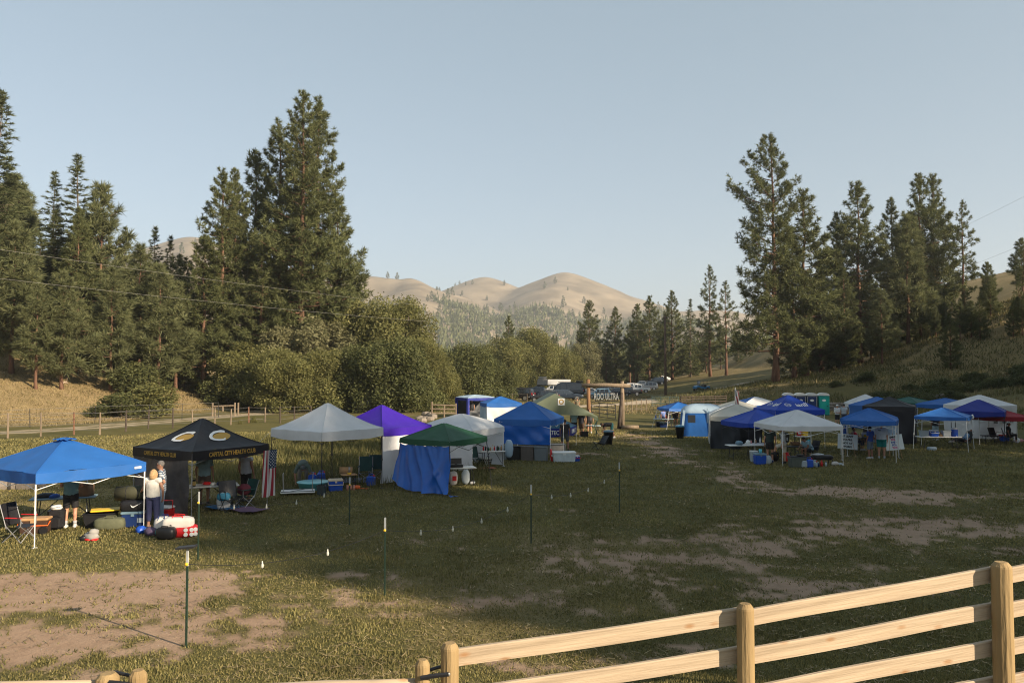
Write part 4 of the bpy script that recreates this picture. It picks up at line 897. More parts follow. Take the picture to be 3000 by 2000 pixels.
def person(label, loc, rz, H=1.75, lean=0., sit=None, legs=None, arms=None, shirt=(.6, .6, .6), pants=(.02, .02, .025), hair='dark', sleeve=.6, pant=.55, skin=None, shoes=(.5, .5, .5), build=1.0, hat=None, vox=.024, head=(0., 0.), socks=None, shirt_mat=None, long_hair=False, extra=None):
    """a standing, bending or seated figure; facing -Y before rz. arms/legs override joints (x = figure's left is +)"""
    root = thing('person', label, 'person', loc, rz, 'people at the camp'); root.scale = (H / 1.75,) * 3; sk = skin or SKIN
    J = dict(hip=V3((0, 0, .93)), waist=V3((0, 0, 1.07)), chest=V3((0, -.01, 1.31)), neck=V3((0, .01, 1.47)), head=V3((0, -.025, 1.615)))
    for s, n in ((1, 'l'), (-1, 'r')):
        J['hip' + n] = V3((.095 * s, 0, .90)); J['knee' + n] = V3((.11 * s, -.015, .49)); J['ank' + n] = V3((.12 * s, .02, .085))
        J['sho' + n] = V3((.19 * s, .01, 1.42)); J['elb' + n] = V3((.255 * s, .03, 1.13)); J['wri' + n] = V3((.26 * s, -.06, .89))
    up = ['waist', 'chest', 'neck', 'head', 'shol', 'shor', 'elbl', 'elbr', 'wril', 'wrir']
    rot = Matrix.Rotation(lean, 3, 'X')
    for k in up: J[k] = J['hip'] + rot @ (J[k] - J['hip'])
    if sit is not None:
        dz = sit - J['hip'].z
        for k in up + ['hip', 'hipl', 'hipr']: J[k] = J[k] + V3((0, 0, dz))
        for s, n in ((1, 'l'), (-1, 'r')): J['knee' + n] = V3((.12 * s, -.42, sit + .02)); J['ank' + n] = V3((.12 * s, -.40, .09))
    for d in (legs, arms):
        for k, p in (d or {}).items(): J[k] = V3(p)
    for s, n in ((1, 'l'), (-1, 'r')):
        if J['elb' + n].z < J['ank' + n].z - 5: pass
    b = build; hd = J['head']; hr = Matrix.Rotation(head[1], 3, 'X'); hz_ = Matrix.Rotation(head[0], 3, 'Z'); HR = hz_ @ hr @ (rot if abs(lean) < .6 else Matrix.Rotation(lean * .7, 3, 'X'))
    def tors(m, ex=0., top=True):
        m.path([J['hip'] - (J['waist'] - J['hip']) * .6, J['hip'], J['waist'], J['chest'], J['neck'] - (J['neck'] - J['chest']) * .18], [.12 * b + ex, .168 * b + ex, .155 * b + ex, .178 * b + ex, .115 + ex], 12, flat=.66 if b < 1.12 else .8)
    def limb(m, pts, r): 
        m.path(pts, r, 10)
        for p, q in zip(pts, r): m.ell(p, (q, q, q), 10, 6)
    body = MB(); tors(body)
    limb(body, [J['neck'] - (J['neck'] - J['chest']) * .2, hd - HR @ V3((0, .0, .07))], [.062, .054])
    body.ell(hd, (.074, .092, .112), 14, 10); 
    for p, r in (((0, -.045, -.065), .050), ((0, .02, .045), .078)): q = hd + HR @ V3(p); body.ell(q, (r, r, r), 10, 8)
    q = hd + HR @ V3((0, -.098, -.012)); body.ell(q, (.017, .024, .026), 6, 5)
    for s in (1, -1): q = hd + HR @ V3((.078 * s, .01, -.005)); body.ell(q, (.013, .024, .032), 6, 5)
    fing = MB()
    for n, s in (('l', 1), ('r', -1)):
        limb(body, [J['hip' + n], J['knee' + n], J['ank' + n]], [.088 * b, .058 * b, .042]); c = J['knee' + n].lerp(J['ank' + n], .3); body.ell(c + V3((0, .018, 0)), (.054, .058, .09), 8, 6)
        f = J['ank' + n]; body.path([f + V3((0, .04, -.045)), f + V3((0, -.06, -.05)), f + V3((0, -.16, -.062))], [.038, .044, .032], 8)
        limb(body, [J['chest'].lerp(J['neck'], .55), J['sho' + n], J['elb' + n], J['wri' + n]], [.07, .060 * b, .043, .030])
        w = J['wri' + n]; d = (w - J['elb' + n]).normalized(); pc = w + d * .065; body.ell(pc, (.030, .036, .042), 8, 6)
        side = d.cross(V3((0, 1, 0.2))).normalized(); fw = side.cross(d).normalized()
        for i in range(4):
            o_ = fw * (.030 - .020 * i); L = (.075, .085, .08, .062)[i]; k0 = pc + d * .03 + o_
            fing.path([k0, k0 + d * L * .55 + side * (-.006 * s), k0 + d * L * .95 + side * (-.028 * s)], [.0095, .009, .007], 5)
        k0 = w + d * .03 + fw * .03; fing.path([k0, k0 + d * .035 + fw * .03, k0 + d * .07 + fw * .035], [.012, .010, .008], 5)
    bm_ = remesh(body, vox, 'body', sk); append(bm_, fing); link('body', bm_, root)
    e = MB()
    for s in (1, -1): q = hd + HR @ V3((.032 * s, -.082, .014)); e.ell(q, (.010, .008, .007), 6, 4)
    e.build('eyes', PRB, root)
    m = MB(); q = hd + HR @ V3((0, -.087, -.055)); m.ell(q, (.024, .008, .006), 6, 4); m.build('mouth', M('lips', (.30, .11, .09), .5), root)
    # clothes
    sh = MB(); ex = .02
    sh.path([J['hip'] - (J['waist'] - J['hip']) * .15, J['waist'], J['chest'], J['neck'] - (J['neck'] - J['chest']) * .12], [.176 * b + ex, .170 * b + ex, .185 * b + ex, .105 + ex], 14, flat=.70 if b < 1.12 else .84)
    if sleeve > 0:
        for n in 'lr':
            el = J['elb' + n]; so = J['sho' + n]; sh.ell(so, (.080, .080, .080), 10, 6)
            if sleeve <= 1: sh.path([J['chest'].lerp(J['neck'], .5), so, so.lerp(el, sleeve)], [.085, .083 * b, .072], 10)
            else: sh.path([J['chest'].lerp(J['neck'], .5), so, el, el.lerp(J['wri' + n], sleeve - 1)], [.085, .080 * b, .062, .048], 10)
    link('shirt', remesh(sh, vox, 'shirt', shirt_mat or CM(shirt)), root)
    tr = MB(); tr.path([J['hip'] - (J['waist'] - J['hip']) * .55, J['hip'], J['hip'].lerp(J['waist'], .7)], [.15 * b + ex, .176 * b + ex, .160 * b + ex], 14, flat=.70 if b < 1.12 else .82)
    for n in 'lr':
        h, k_, a = J['hip' + n], J['knee' + n], J['ank' + n]; tr.ell(h, (.115 * b,) * 3, 10, 6)
        if pant <= 1: tr.path([h, h.lerp(k_, pant)], [.108 * b, (.092 if pant > .75 else .104) * b], 10)
        else: tr.path([h, k_, k_.lerp(a, pant - 1)], [.108 * b, .080 * b, .066], 10)
    link('trousers' if pant > 1.2 else 'shorts', remesh(tr, vox, 'trousers', CM(pants)), root)
    for n in 'lr':
        f = J['ank' + n]; s_ = MB(); s_.path([f + V3((0, .06, -.046)), f + V3((0, -.06, -.044)), f + V3((0, -.165, -.060))], [.042, .050, .036], 8); s_.path([f + V3((0, .0, -.02)), f + V3((0, .0, .03))], [.05, .046], 8)
        so_ = s_.build('shoe', CM(shoes), root, True)
        if socks: MB().path([f + V3((0, 0, .02)), f.lerp(J['knee' + n], .28)], [.050, .052], 8).build('sock', CM(socks), root, True)
    if hair and not (hat and hat[0] == 'full'):
        h = MB(); c = hd + HR @ V3((0, .018, .030)); h.ell(c, (.086, .094, .098), 12, 8)
        if long_hair:
            h.path([c + HR @ V3((0, .03, .03)), c + HR @ V3((0, .055, -.09)), c + HR @ V3((0, .05, -.19))], [.088, .105, .095], 10)
            for s in (1, -1): h.path([c + HR @ V3((.055 * s, 0, .03)), c + HR @ V3((.085 * s, -.005, -.07)), c + HR @ V3((.08 * s, .01, -.17))], [.05, .05, .035], 8)
        link('hair', remesh(h, .018, 'hair', HAIRS[hair], 2), root)
    if hat:
        m = MB(); c = hd + HR @ V3((0, .005, .045)); m.ell(c, (.094, .108, .085), 12, 8); q = hd + HR @ V3((0, -.13, .05)); m.ell(q, (.075, .075, .012), 10, 4); m.build('cap', CM(hat[1]), root, True)
    if extra: extra(root, J)
    return root
def face(px, py, toward_cam=0.): return g(px, py)
PI_ = math.pi
person('person in a teal shirt and black shorts, back turned, under the nearest blue canopy', g(206, 1545), PI + .2, 1.78, shirt=(.13, .24, .23), pants=(.012, .012, .014), pant=.85, shoes=(.55, .55, .52), socks=(.35, .35, .36), hair='brown', arms=dict(elbl=(.27, -.05, 1.15), wril=(.18, -.30, 1.12), elbr=(-.27, -.05, 1.15), wrir=(-.16, -.30, 1.10)), vox=.019)
person('woman with a blond bob, white top and navy trousers, one arm out to a bedroll', g(447, 1546), PI - .05, 1.66, shirt=(.70, .67, .60), pants=(.045, .05, .12), pant=1.72, shoes=(.40, .24, .16), hair='blond', long_hair=True, sleeve=.28, build=1.10, arms=dict(elbr=(-.31, .03, 1.14), wrir=(-.25, -.10, .88), elbl=(.30, .0, 1.16), wril=(.52, -.20, .98)), vox=.018)
PLAID = M('plaid shirt cloth', (.55, .60, .64), .8, 0)
_t = PLAID.node_tree; _b = _t.nodes['Principled BSDF']; _tc = _t.nodes.new('ShaderNodeTexCoord'); _cs = []
for ax in ('X', 'Z'):
    w_ = _t.nodes.new('ShaderNodeTexWave'); w_.bands_direction = ax; w_.inputs['Scale'].default_value = 5.2; _t.links.new(_tc.outputs['Object'], w_.inputs['Vector']); _cs.append(w_)
_m = _t.nodes.new('ShaderNodeMath'); _m.operation = 'MULTIPLY'; _t.links.new(_cs[0].outputs['Fac'], _m.inputs[0]); _t.links.new(_cs[1].outputs['Fac'], _m.inputs[1])
_r = _t.nodes.new('ShaderNodeValToRGB'); _r.color_ramp.elements[0].color = (.05, .09, .15, 1); _r.color_ramp.elements[1].color = (.66, .68, .68, 1); _r.color_ramp.elements[1].position = .45
_t.links.new(_m.outputs[0], _r.inputs[0]); _t.links.new(_r.outputs[0], _b.inputs['Base Color'])
def glasses(root, J):
    m = MB(); q = J['head']
    for s in (1, -1): m.ell(q + V3((.033 * s, -.098, .014)), (.026, .006, .018), 8, 5); m.tube(q + V3((.06 * s, -.095, .018)), q + V3((.08 * s, .0, .012)), .004, n=4)
    m.build('sunglasses', PRB, root)
person('grey haired man in a plaid shirt and jeans behind the woman in white', g(470, 1534), -R(75), 1.84, shirt_mat=PLAID, pants=(.14, .20, .28), pant=1.9, hair='grey', shoes=(.2, .2, .2), sleeve=.75, extra=glasses, arms=dict(elbl=(.27, .12, 1.17), wril=(.20, -.06, .98)), vox=.019)
person('person in a light blue tee standing at the table under the black canopy', g(598, 1478), PI + .1, 1.80, shirt=(.30, .46, .52), pants=(.13, .10, .08), pant=.9, hair='dark', shoes=(.1, .1, .1))
person('person in a grey tank top standing by the hanging flag', g(720, 1470), PI - .3, 1.80, shirt=(.36, .38, .42), pants=(.014, .013, .014), pant=1.2, sleeve=.2, hair='dark', skin=SKIN2, shoes=(.08, .08, .08))
person('person in an olive shirt and cap bending down to an upturned table', g(887, 1420), .25, 1.76, lean=R(98), sit=.86, legs=dict(kneel=(.13, -.10, .47), kneer=(-.13, -.10, .47), ankl=(.14, .06, .085), ankr=(-.14, .06, .085)), arms=dict(elbl=(.30, -.52, .52), wril=(.26, -.55, .22), elbr=(-.30, -.50, .50), wrir=(-.26, -.58, .20)), shirt=(.09, .12, .105), pants=(.20, .19, .17), pant=1.8, hat=('cap', (.12, .13, .13)), shoes=(.2, .2, .2), sleeve=.9, skin=SKIN2)
person('man in a black tee and patterned shorts, back turned, behind the white ice chest', g(1655, 1321), PI - .1, 1.80, shirt=(.022, .020, .022), pants=(.05, .055, .055), pant=.9, hair='dark', skin=SKIN2, shoes=(.03, .03, .03), legs=dict(kneel=(.15, 0, .49), ankl=(.19, .02, .085), kneer=(-.15, 0, .49), ankr=(-.19, .02, .085)), vox=.02)
person('person in a sky blue shirt and black shorts under the gabled shelter', g(1682, 1277), PI, 1.78, shirt=(.28, .46, .62), pants=(.012, .012, .014), pant=.75, hair='brown', skin=SKIN2)
person('person in dark clothes next to the sky blue shirt under the gabled shelter', g(1704, 1280), PI - .6, 1.76, shirt=(.03, .03, .04), pants=(.09, .05, .03), pant=.8, skin=SKIN2)
person('person in black shorts behind the folding table under the gabled shelter', g(1727, 1268), .1, 1.75, shirt=(.04, .04, .05), pants=(.014, .014, .014), pant=.6, skin=SKIN)
person('person in a black shirt and teal shorts bending over the bin near the log arch', g(1792, 1283), -R(80), 1.76, lean=R(88), sit=.90, legs=dict(kneel=(.12, -.04, .48), kneer=(-.12, .10, .48), ankl=(.12, .05, .085), ankr=(-.12, .22, .085)), arms=dict(elbl=(.22, -.52, .66), wril=(.18, -.58, .50), elbr=(-.22, -.50, .64), wrir=(-.16, -.56, .48)), shirt=(.012, .012, .014), pants=(.02, .11, .12), pant=.8, skin=SKIN2)
person('man in a khaki shirt walking on the track behind the shelter', g(1691, 1214), PI - .2, 1.78, shirt=(.17, .14, .09), pants=(.05, .045, .04), pant=.8, hair='brown', vox=.032)
person('seated person with blond hair under the small slant leg canopy', g(1943, 1240), .5, 1.7, sit=.50, shirt=(.16, .22, .48), pants=(.03, .03, .06), pant=1.6, hair='blond', vox=.03)
person('person in a dark tee leaning on the table under the small slant leg canopy', g(1957, 1238), -.6, 1.74, lean=.25, shirt=(.05, .04, .06), pants=(.05, .05, .06), hair='brown', vox=.03)
person('person in a brick red shirt, back turned, under the small slant leg canopy', g(1979, 1249), PI, 1.80, shirt=(.13, .060, .045), pants=(.03, .03, .03), pant=.7, hair='brown', build=1.15, skin=SKIN2, vox=.03)
def backpack(root, J):
    c = J['chest'] + V3((0, .19, -.10)); MB().rbox(c, (.27, .17, .46), .05).build('backpack', BKP, root)
    s = MB()
    for x in (.10, -.10): s.path([c + V3((x, -.06, .2)), J['chest'] + V3((x * 1.4, 0, .12)), J['chest'] + V3((x * 1.5, -.14, .02)), J['chest'] + V3((x * 1.3, -.08, -.15))], .018, 5)
    s.build('strap', BKP, root); MB().tube(c + V3((.16, .02, -.12)), c + V3((.16, .02, .02)), .035, n=8).build('water_bottle', CLR, root)
person('man with a black backpack and cap, one foot up on the grey bin', g(2298, 1358), -R(115), 1.82, lean=.12, shirt=(.46, .48, .50), pants=(.46, .41, .34), pant=.95, sleeve=1.4, hair='dark', hat=('cap', (.015, .015, .017)), shoes=(.02, .02, .02), legs=dict(kneel=(.13, -.36, .78), ankl=(.13, -.42, .52)), extra=backpack, vox=.02)
person('person in dark clothes with a bare arm, behind the blue cooler of the kitchen', g(2256, 1352), PI - .5, 1.76, shirt=(.02, .035, .03), pants=(.02, .02, .02), pant=.7, hair='dark', lean=.3)
person('person in a pale blue tee sitting hunched over the camp stove', g(2374, 1342), -R(70), 1.76, sit=.44, lean=.62, shirt=(.26, .42, .50), pants=(.02, .022, .03), pant=.9, hair='dark', skin=SKIN2, build=1.15, arms=dict(elbl=(.28, -.38, .60), wril=(.20, -.58, .50), elbr=(-.28, -.38, .60), wrir=(-.18, -.60, .50)), vox=.022)
person('child in a turquoise cap crouching in front of the hunched person', g(2358, 1334), R(60), 1.30, sit=.40, lean=.35, shirt=(.16, .10, .16), pants=(.03, .03, .05), pant=1.2, hat=('cap', (.05, .32, .40)), vox=.026)
person('man in a white shirt, cap and black shorts looking across the camp', g(2453, 1249), .2, 1.80, shirt=(.58, .60, .60), sleeve=1.3, pants=(.015, .015, .018), pant=.85, hat=('cap', (.65, .66, .66)), arms=dict(elbl=(.22, .0, 1.12), wril=(.05, -.20, 1.10), elbr=(-.22, .0, 1.12), wrir=(-.04, -.22, 1.08)), vox=.03)
person('man in a pale shirt turned away beside the man in the white cap', g(2473, 1247), PI - .5, 1.82, shirt=(.40, .44, .48), pants=(.05, .06, .09), pant=.85, hair='dark', vox=.03)
person('person in a red tank top sitting under the blue canopy', g(2506, 1318), R(40), 1.74, sit=.50, lean=-.15, shirt=(.55, .015, .025), pants=(.05, .055, .09), pant=1.5, sleeve=0, hair='dark', arms=dict(elbl=(.30, -.10, .76), wril=(.24, -.34, .66), elbr=(-.30, -.10, .76), wrir=(-.20, -.34, .66)), vox=.022)
person('boy in a blue print tee and grey shorts beside the large white tee', g(2550, 1343), PI + .5, 1.66, shirt=(.03, .08, .33), pants=(.13, .17, .22), pant=.95, hair='dark', skin=SKIN2, shoes=(.55, .55, .55), vox=.02)
def seven(root, J):
    lettering(root, '7', .24, PRB, lambda x, y, o: J['chest'] + V3((.08 - x, .175 + o, y - .02)), name='number', bold=.006)
person('broad person in an oversized white tee with a seven and teal shorts', g(2583, 1342), PI - .45, 1.84, shirt=(.50, .56, .62), pants=(.0, .18, .17), pant=.85, hair='dark', build=1.25, sleeve=.95, shoes=(.35, .4, .42), extra=seven, vox=.022)
person('person in a blue top leaning back in a camp chair with legs stretched out', g(2826, 1312), -R(80), 1.74, sit=.46, lean=-.75, legs=dict(kneel=(.11, -.40, .52), kneer=(-.11, -.40, .52), ankl=(.10, -.82, .44), ankr=(-.10, -.80, .42)), shirt=(.16, .27, .40), pants=(.015, .015, .02), pant=1.85, hair='brown', shoes=(.55, .5, .45), skin=SKIN2, vox=.022)
person('dark clothed person sitting under the red canopy', g(2955, 1296), R(60), 1.74, sit=.48, shirt=(.02, .02, .025), pants=(.02, .02, .025), pant=1.7, hair='dark', skin=SKIN2, vox=.026)
person('person in pale shorts standing in the dark behind the table with coolers', g(2741, 1290), PI, 1.75, shirt=(.015, .015, .02), pants=(.30, .40, .44), pant=.7, hair='dark', skin=SKIN2, vox=.028)
person('person standing in the shade of the screened pavilion', on(-3.9, 77.6), .3, 1.75, shirt=(.03, .03, .035), pants=(.02, .02, .02), hair='dark', vox=.035)
# ------------------------------------------------------------------ camp things
def yaw_to_cam(p): return math.atan2(-p.x, p.y)
def T(name, label, cat, p, rz=0., group=None): return thing(name, label, cat, p, rz, group)
def cooler(label, p, w, d, h, rz, body, lid, handle=None, kind='cooler', wheels=False, up=False):
    o = T(kind, label, 'cooler', p, rz, 'coolers at the camp'); MB().rbox((0, 0, h * .42), (w, d, h * .84), .03, taper=.93).build('body', body, o)
    MB().rbox((0, 0, h * .92), (w * 1.04, d * 1.05, h * .18), .025).build('lid', lid, o)
    if handle:
        m = MB(); zt = h * 1.42 if up else h * .55; m.path([(-w * .53, 0, h * .75), (-w * .53, 0, zt), (w * .53, 0, zt), (w * .53, 0, h * .75)] if up else [(-w * .53, -d * .1, h * .75), (-w * .53, -d * .54, zt), (w * .53, -d * .54, zt), (w * .53, -d * .1, h * .75)], .018, 5); m.build('handle', handle, o)
    l = MB(); l.box((0, -d * .53, h * .80), (w * .14, .02, h * .16)); l.build('latch', lid, o)
    if wheels:
        for s in (-1, 1): MB().lathe([(.01, -.03), (.10, -.03), (.115, 0), (.10, .03), (.01, .03)], n=14).build('wheel', BKP, o, loc=(w * .38, s * d * .52, .10), rot=(PI / 2, 0, 0))
    return o
def jug(label, p, s=.42, body=BLP, cap=RDP, rz=0):
    o = T('water_jug', label, 'jug', p, rz, 'water jugs'); MB().rbox((0, 0, s * .42), (s * .7, s * .62, s * .84), .05).build('body', body, o); MB().path([(-s * .22, 0, s * .80), (-s * .15, 0, s * 1.0), (s * .15, 0, s * 1.0), (s * .22, 0, s * .80)], .022, 6).build('handle', body, o)
    MB().tube((s * .24, 0, s * .82), (s * .24, 0, s * .95), .035, n=8).build('cap', cap, o); return o
def table(label, p, rz, L=1.8, Wd=.74, H=.74, top=WPL, legm=STEEL):
    o = T('folding_table', label, 'table', p, rz, 'folding tables'); MB().rbox((0, 0, H - .02), (L, Wd, .045), .02).build('table_top', top, o)
    for s in (-1, 1):
        for t in (-1, 1): MB().tube((s * L * .40, t * Wd * .38, 0), (s * L * .36, t * Wd * .36, H - .04), .015, n=5).build('leg', legm, o)
        b = MB(); b.tube((s * L * .39, -Wd * .37, .16), (s * L * .39, Wd * .37, .16), .012, n=4); b.tube((s * L * .38, 0, .16), (s * .12, 0, H - .05), .012, n=4); b.build('brace', legm, o)
    return o
def camp_chair(label, p, rz, cl, fr=STEEL, arm=None, h=.92):
    o = T('camp_chair', label, 'chair', p, rz, 'camp chairs'); w = .27
    MB().grid(lambda u, v: V3(((u - .5) * 2 * w, -.22 + .44 * v, .42 - .06 * math.sin(PI * u) - .03 * v)), 6, 4).build('seat', cl, o, True)
    MB().grid(lambda u, v: V3(((u - .5) * 2 * w, .20 + .16 * v + .05 * math.sin(PI * u), .42 + (h - .42) * v)), 6, 5).build('backrest', cl, o, True)
    for s in (-1, 1):
        MB().tube((s * w, -.26, 0), (s * w, .20, .44), .012, n=5).build('leg', fr, o); MB().tube((s * w, .28, 0), (s * w, -.24, .44), .012, n=5).build('leg', fr, o); MB().tube((s * w, .17, .36), (s * w, .37, h), .012, n=5).build('back_post', fr, o)
        MB().rbox((s * (w + .01), -.03, .64), (.06, .46, .025), .01).build('armrest', arm or cl, o); MB().tube((s * w, -.24, .44), (s * w, -.24, .63), .011, n=5).build('arm_post', fr, o)
    c = MB(); c.tube((-w, -.26, .02), (w, -.24, .42), .010, n=4); c.tube((w, -.26, .02), (-w, -.24, .42), .010, n=4); c.build('cross_brace', fr, o); return o
def bag(label, p, d, mat, rz=0, name='bag', handles=None, cat='bag', e=.75, jit=.05):
    o = T(name, label, cat, p, rz, 'bags on the grass'); MB().ell((0, 0, d[2] * .92), d, 16, 10, e, jit).build('body', mat, o, True)
    if handles:
        for s in (-1, 1): MB().path([(-d[0] * .45, s * d[1] * .85, d[2] * 1.0), (-d[0] * .3, s * d[1] * .55, d[2] * 2.05), (d[0] * .3, s * d[1] * .55, d[2] * 2.05), (d[0] * .45, s * d[1] * .85, d[2] * 1.0)], .018, 5).build('handle', handles, o)
    return o
def heap(label, p, parts, name='clothes_pile', cat='clothes'):
    o = T(name, label, cat, p, 0, 'soft things on the grass')
    for c, d, m in parts: MB().ell(c, d, 14, 8, .9, .16, random.uniform(0, 3)).build('garment', m, o, True)
    return o
def tote(label, p, w, d, h, rz, mat, lid=None, name='storage_tote'):
    o = T(name, label, 'storage bin', p, rz, 'plastic bins'); MB().rbox((0, 0, h / 2), (w, d, h), .03, taper=.88).build('body', mat, o); MB().rbox((0, 0, h - .02), (w * 1.06, d * 1.06, .04), .015).build('rim', mat, o)
    if lid: MB().rbox((0, 0, h + .025), (w * 1.07, d * 1.07, .04), .02).build('lid', lid, o)
    return o
def small(name, label, cat, p, shapes, rz=0, group='small things on the tables'):
    o = T(name, label, cat, p, rz, group)
    for n, m, mb in shapes: mb.build(n, m, o, True)
    return o
def bottle(label, p, h, r, body, cap): return small('bottle', label, 'bottle', p, [('body', body, MB().lathe([(.01, 0), (r, .005), (r, h * .6), (r * .4, h * .8), (r * .35, h * .88)], n=10)), ('cap', cap, MB().lathe([(r * .42, h * .86), (r * .42, h)], n=8))])
def top(o, x, y, z): return o.matrix_basis @ V3((x, y, z))
cup = lambda r, h: MB().lathe([(r * .9, 0), (r, h)], n=10)
# under and around the nearest blue canopy
camp_chair('folding chair with red armrests at the foot of the nearest blue canopy', g(58, 1584), R(82), BKP, STEEL, RDP, .98)
cooler('brown wheeled cooler with a tan cutting board lid beside the red armed chair', g(103, 1560), .72, .42, .42, R(12), M('brown plastic', (.055, .03, .02), .5), TAN, ORP, 'wheeled_cooler', True)
ta = table('grey blue folding table behind the person in the teal shirt', g(186, 1524), R(20), 1.75, .6, .70, M('blue grey plastic', (.16, .24, .28), .5), DKS)
small('cardboard_box', 'cardboard box standing on the grey blue table', 'box', top(ta, .55, .0, .705), [('body', M('cardboard', (.26, .15, .08), .9), MB().box((0, 0, .17), (.38, .36, .34))), ('flap', M('cardboard', 0), MB().box((0, -.2, .36), (.38, .12, .01), 0, .5))])
heap('dark blue rolled clothes lying on the grey blue table', top(ta, -.45, 0, .70), [((0, 0, .05), (.28, .14, .09), BKP), ((.22, .02, .04), (.2, .12, .07), BLC)])
b_ = T('backpack', 'black backpack with a white shirt stuffed on top, beside the bare legs', 'bag', g(165, 1550), R(12), 'bags on the grass'); MB().rbox((0, 0, .31), (.44, .32, .62), .09, taper=.92).build('body', BKP, b_); MB().rbox((0, -.19, .22), (.34, .12, .34), .05).build('pocket', BKP, b_); MB().ell((.02, -.05, .62), (.16, .14, .08), 10, 6, .9, .1).build('towel', WPL, b_, True)
t_ = tote('black tote bin with an orange yellow lid askew', g(295, 1541), .82, .52, .40, R(14), BKP); MB().rbox((.12, .05, .46), (.80, .52, .04), .02, R(12)).build('lid', YEL, t_)
bag('olive duffel bag lying in front of the black tote bin', g(322, 1549), (.40, .20, .17), OLV, R(10), 'duffel_bag', OLV, e=.5, jit=.03)
cb = cooler('dark blue cooler under the black sports bag', g(392, 1541), .62, .42, .44, R(15), DBP, M('slate lid', (.14, .22, .27), .5), None); MB().box((.2, -.208, .2), (.16, .01, .13)).build('sticker', CLR, cb)
sb = bag('black sports bag with a white tick mark, on top of the dark blue cooler', top(cb, 0, 0, .45), (.36, .20, .17), BKP, R(15), 'sports_bag', None, e=.42, jit=.01)
sw = [(-.14, .02), (-.10, -.05), (-.06, -.06), (.16, .08), (-.05, -.02), (-.09, -.02)]
MB().prism([(x + .08, z + .17) for x, z in sw], -.222, -.195).build('tick_mark', PRW, sb)
br = T('bed_roll', 'olive bedroll with a tan spiral end, lying across the black sports bag', 'bedroll', top(cb, -.06, .02, .93), R(8), 'soft things on the grass')
MB().path([(-.42, 0, 0), (.42, .0, .03)], .20, 18).build('outer_layer', M('bedroll olive', (.055, .055, .030), .8), br, True)
sp = MB(); sp.add([(-.425, (.19 - .013 * i * .55) * math.cos(i * .7), (.19 - .013 * i * .55) * math.sin(i * .7)) for i in range(26)] + [(-.425, (.155 - .013 * i * .55) * math.cos(i * .7), (.155 - .013 * i * .55) * math.sin(i * .7)) for i in range(26)], [(i, i + 1, i + 27, i + 26) for i in range(25)]); sp.build('spiral_end', M('tan foam', (.48, .33, .18), .9), br)
for x in (-.12, .2): MB().path([(x, .205 * math.cos(i * PI / 8), .01 + .205 * math.sin(i * PI / 8)) for i in range(17)], .010, 4).build('strap', BKP, br)
cooler('red cooler with a white lid and raised red handle in front of the charcoal wall', g(483, 1521), .46, .34, .40, R(-8), RDP, WPL, RDP, up=True)
tb = bag('big white tote bag with a red ringed base and red straps', g(522, 1570), (.40, .24, .27), M('white canvas', (.66, .62, .56), .9, .06), R(12), 'tote_bag', RDP, e=.42, jit=.03)
MB().ell((.08, 0, .15), (.455, .285, .17), 16, 6, .6, .02).build('patterned_base', RDP, tb, True)
for i in range(12):
    a = -PI / 2 + (i % 6 - 2.5) * .34; z = .09 + .12 * (i // 6); q = V3((.08 + .47 * math.copysign(abs(math.cos(a)) ** .6, math.cos(a)), .295 * math.copysign(abs(math.sin(a)) ** .6, math.sin(a)), z))
    r_ = MB(); r_.lathe([(.030, 0), (.055, 0), (.055, .008), (.030, .008)], n=12); r_.build('ring_print', PRW, tb, loc=q, rot=(PI / 2, 0, 0))
bag('white soft bag between the big tote and the woman', g(478, 1562), (.24, .2, .24), M('white canvas', 0), 0, 'soft_bag', DBP)
bag('small black bag at the front of the luggage', g(487, 1578), (.26, .16, .17), BKP, R(-5), 'handbag', BKP, e=.6, jit=.03)
heap('bright blue cloth bag crumpled at the canopy leg', g(414, 1560), [((0, 0, .08), (.14, .1, .11), BLP), ((.1, .03, .06), (.1, .09, .09), BLC)])
heap('crumpled clothes lying between the blue cloth bag and the luggage', g(442, 1566), [((0, 0, .08), (.22, .15, .12), M('plum cloth', (.10, .07, .12), .9)), ((.16, -.06, .06), (.12, .1, .09), M('dark floral cloth', (.06, .03, .05), .9)), ((.25, -.1, .08), (.1, .09, .1), M('sea green cloth', (.03, .17, .18), .9))])
heap('grey and red jacket dropped alone on the grass', g(268, 1581), [((0, 0, .09), (.22, .14, .12), GRYC), ((.05, .02, .2), (.13, .1, .09), GRYC), ((-.18, -.06, .06), (.09, .07, .07), BKP), ((.14, -.1, .03), (.11, .04, .03), RDP), ((-.05, -.12, .03), (.1, .03, .03), RDP)])
# black canopy
tb2 = table('white folding table under the black canopy', g(610, 1487), R(24), 1.85, .74, .74, WPL, DKS)
small('lantern', 'brass lantern standing on the white table by the black canopy leg', 'lantern', top(tb2, -.45, -.2, .745), [('base', DKS, cup(.06, .03)), ('globe', M('lantern glass', (.75, .55, .2), .2, trans=.4), MB().lathe([(.05, .03), (.065, .10), (.05, .17)], n=12)), ('top_cap', DKS, MB().lathe([(.06, .17), (.03, .22)], n=10)), ('bail', DKS, MB().path([(-.06, 0, .17), (-.05, 0, .27), (.05, 0, .27), (.06, 0, .17)], .006, 4))])
heap('red cloth and white towel on the white table', top(tb2, -.05, 0, .74), [((0, 0, .05), (.14, .1, .06), RDP), ((.2, 0, .04), (.1, .08, .05), WPL), ((.42, .05, .05), (.2, .12, .06), DBP)])
bottle('tall orange bottle on the end of the white table', top(tb2, -.82, -.1, .745), .30, .05, ORP, ORP)
small('paper_plates', 'stack of pale plates at the far end of the white table', 'plates', top(tb2, .78, -.05, .745), [('stack', WPL, cup(.11, .04))])
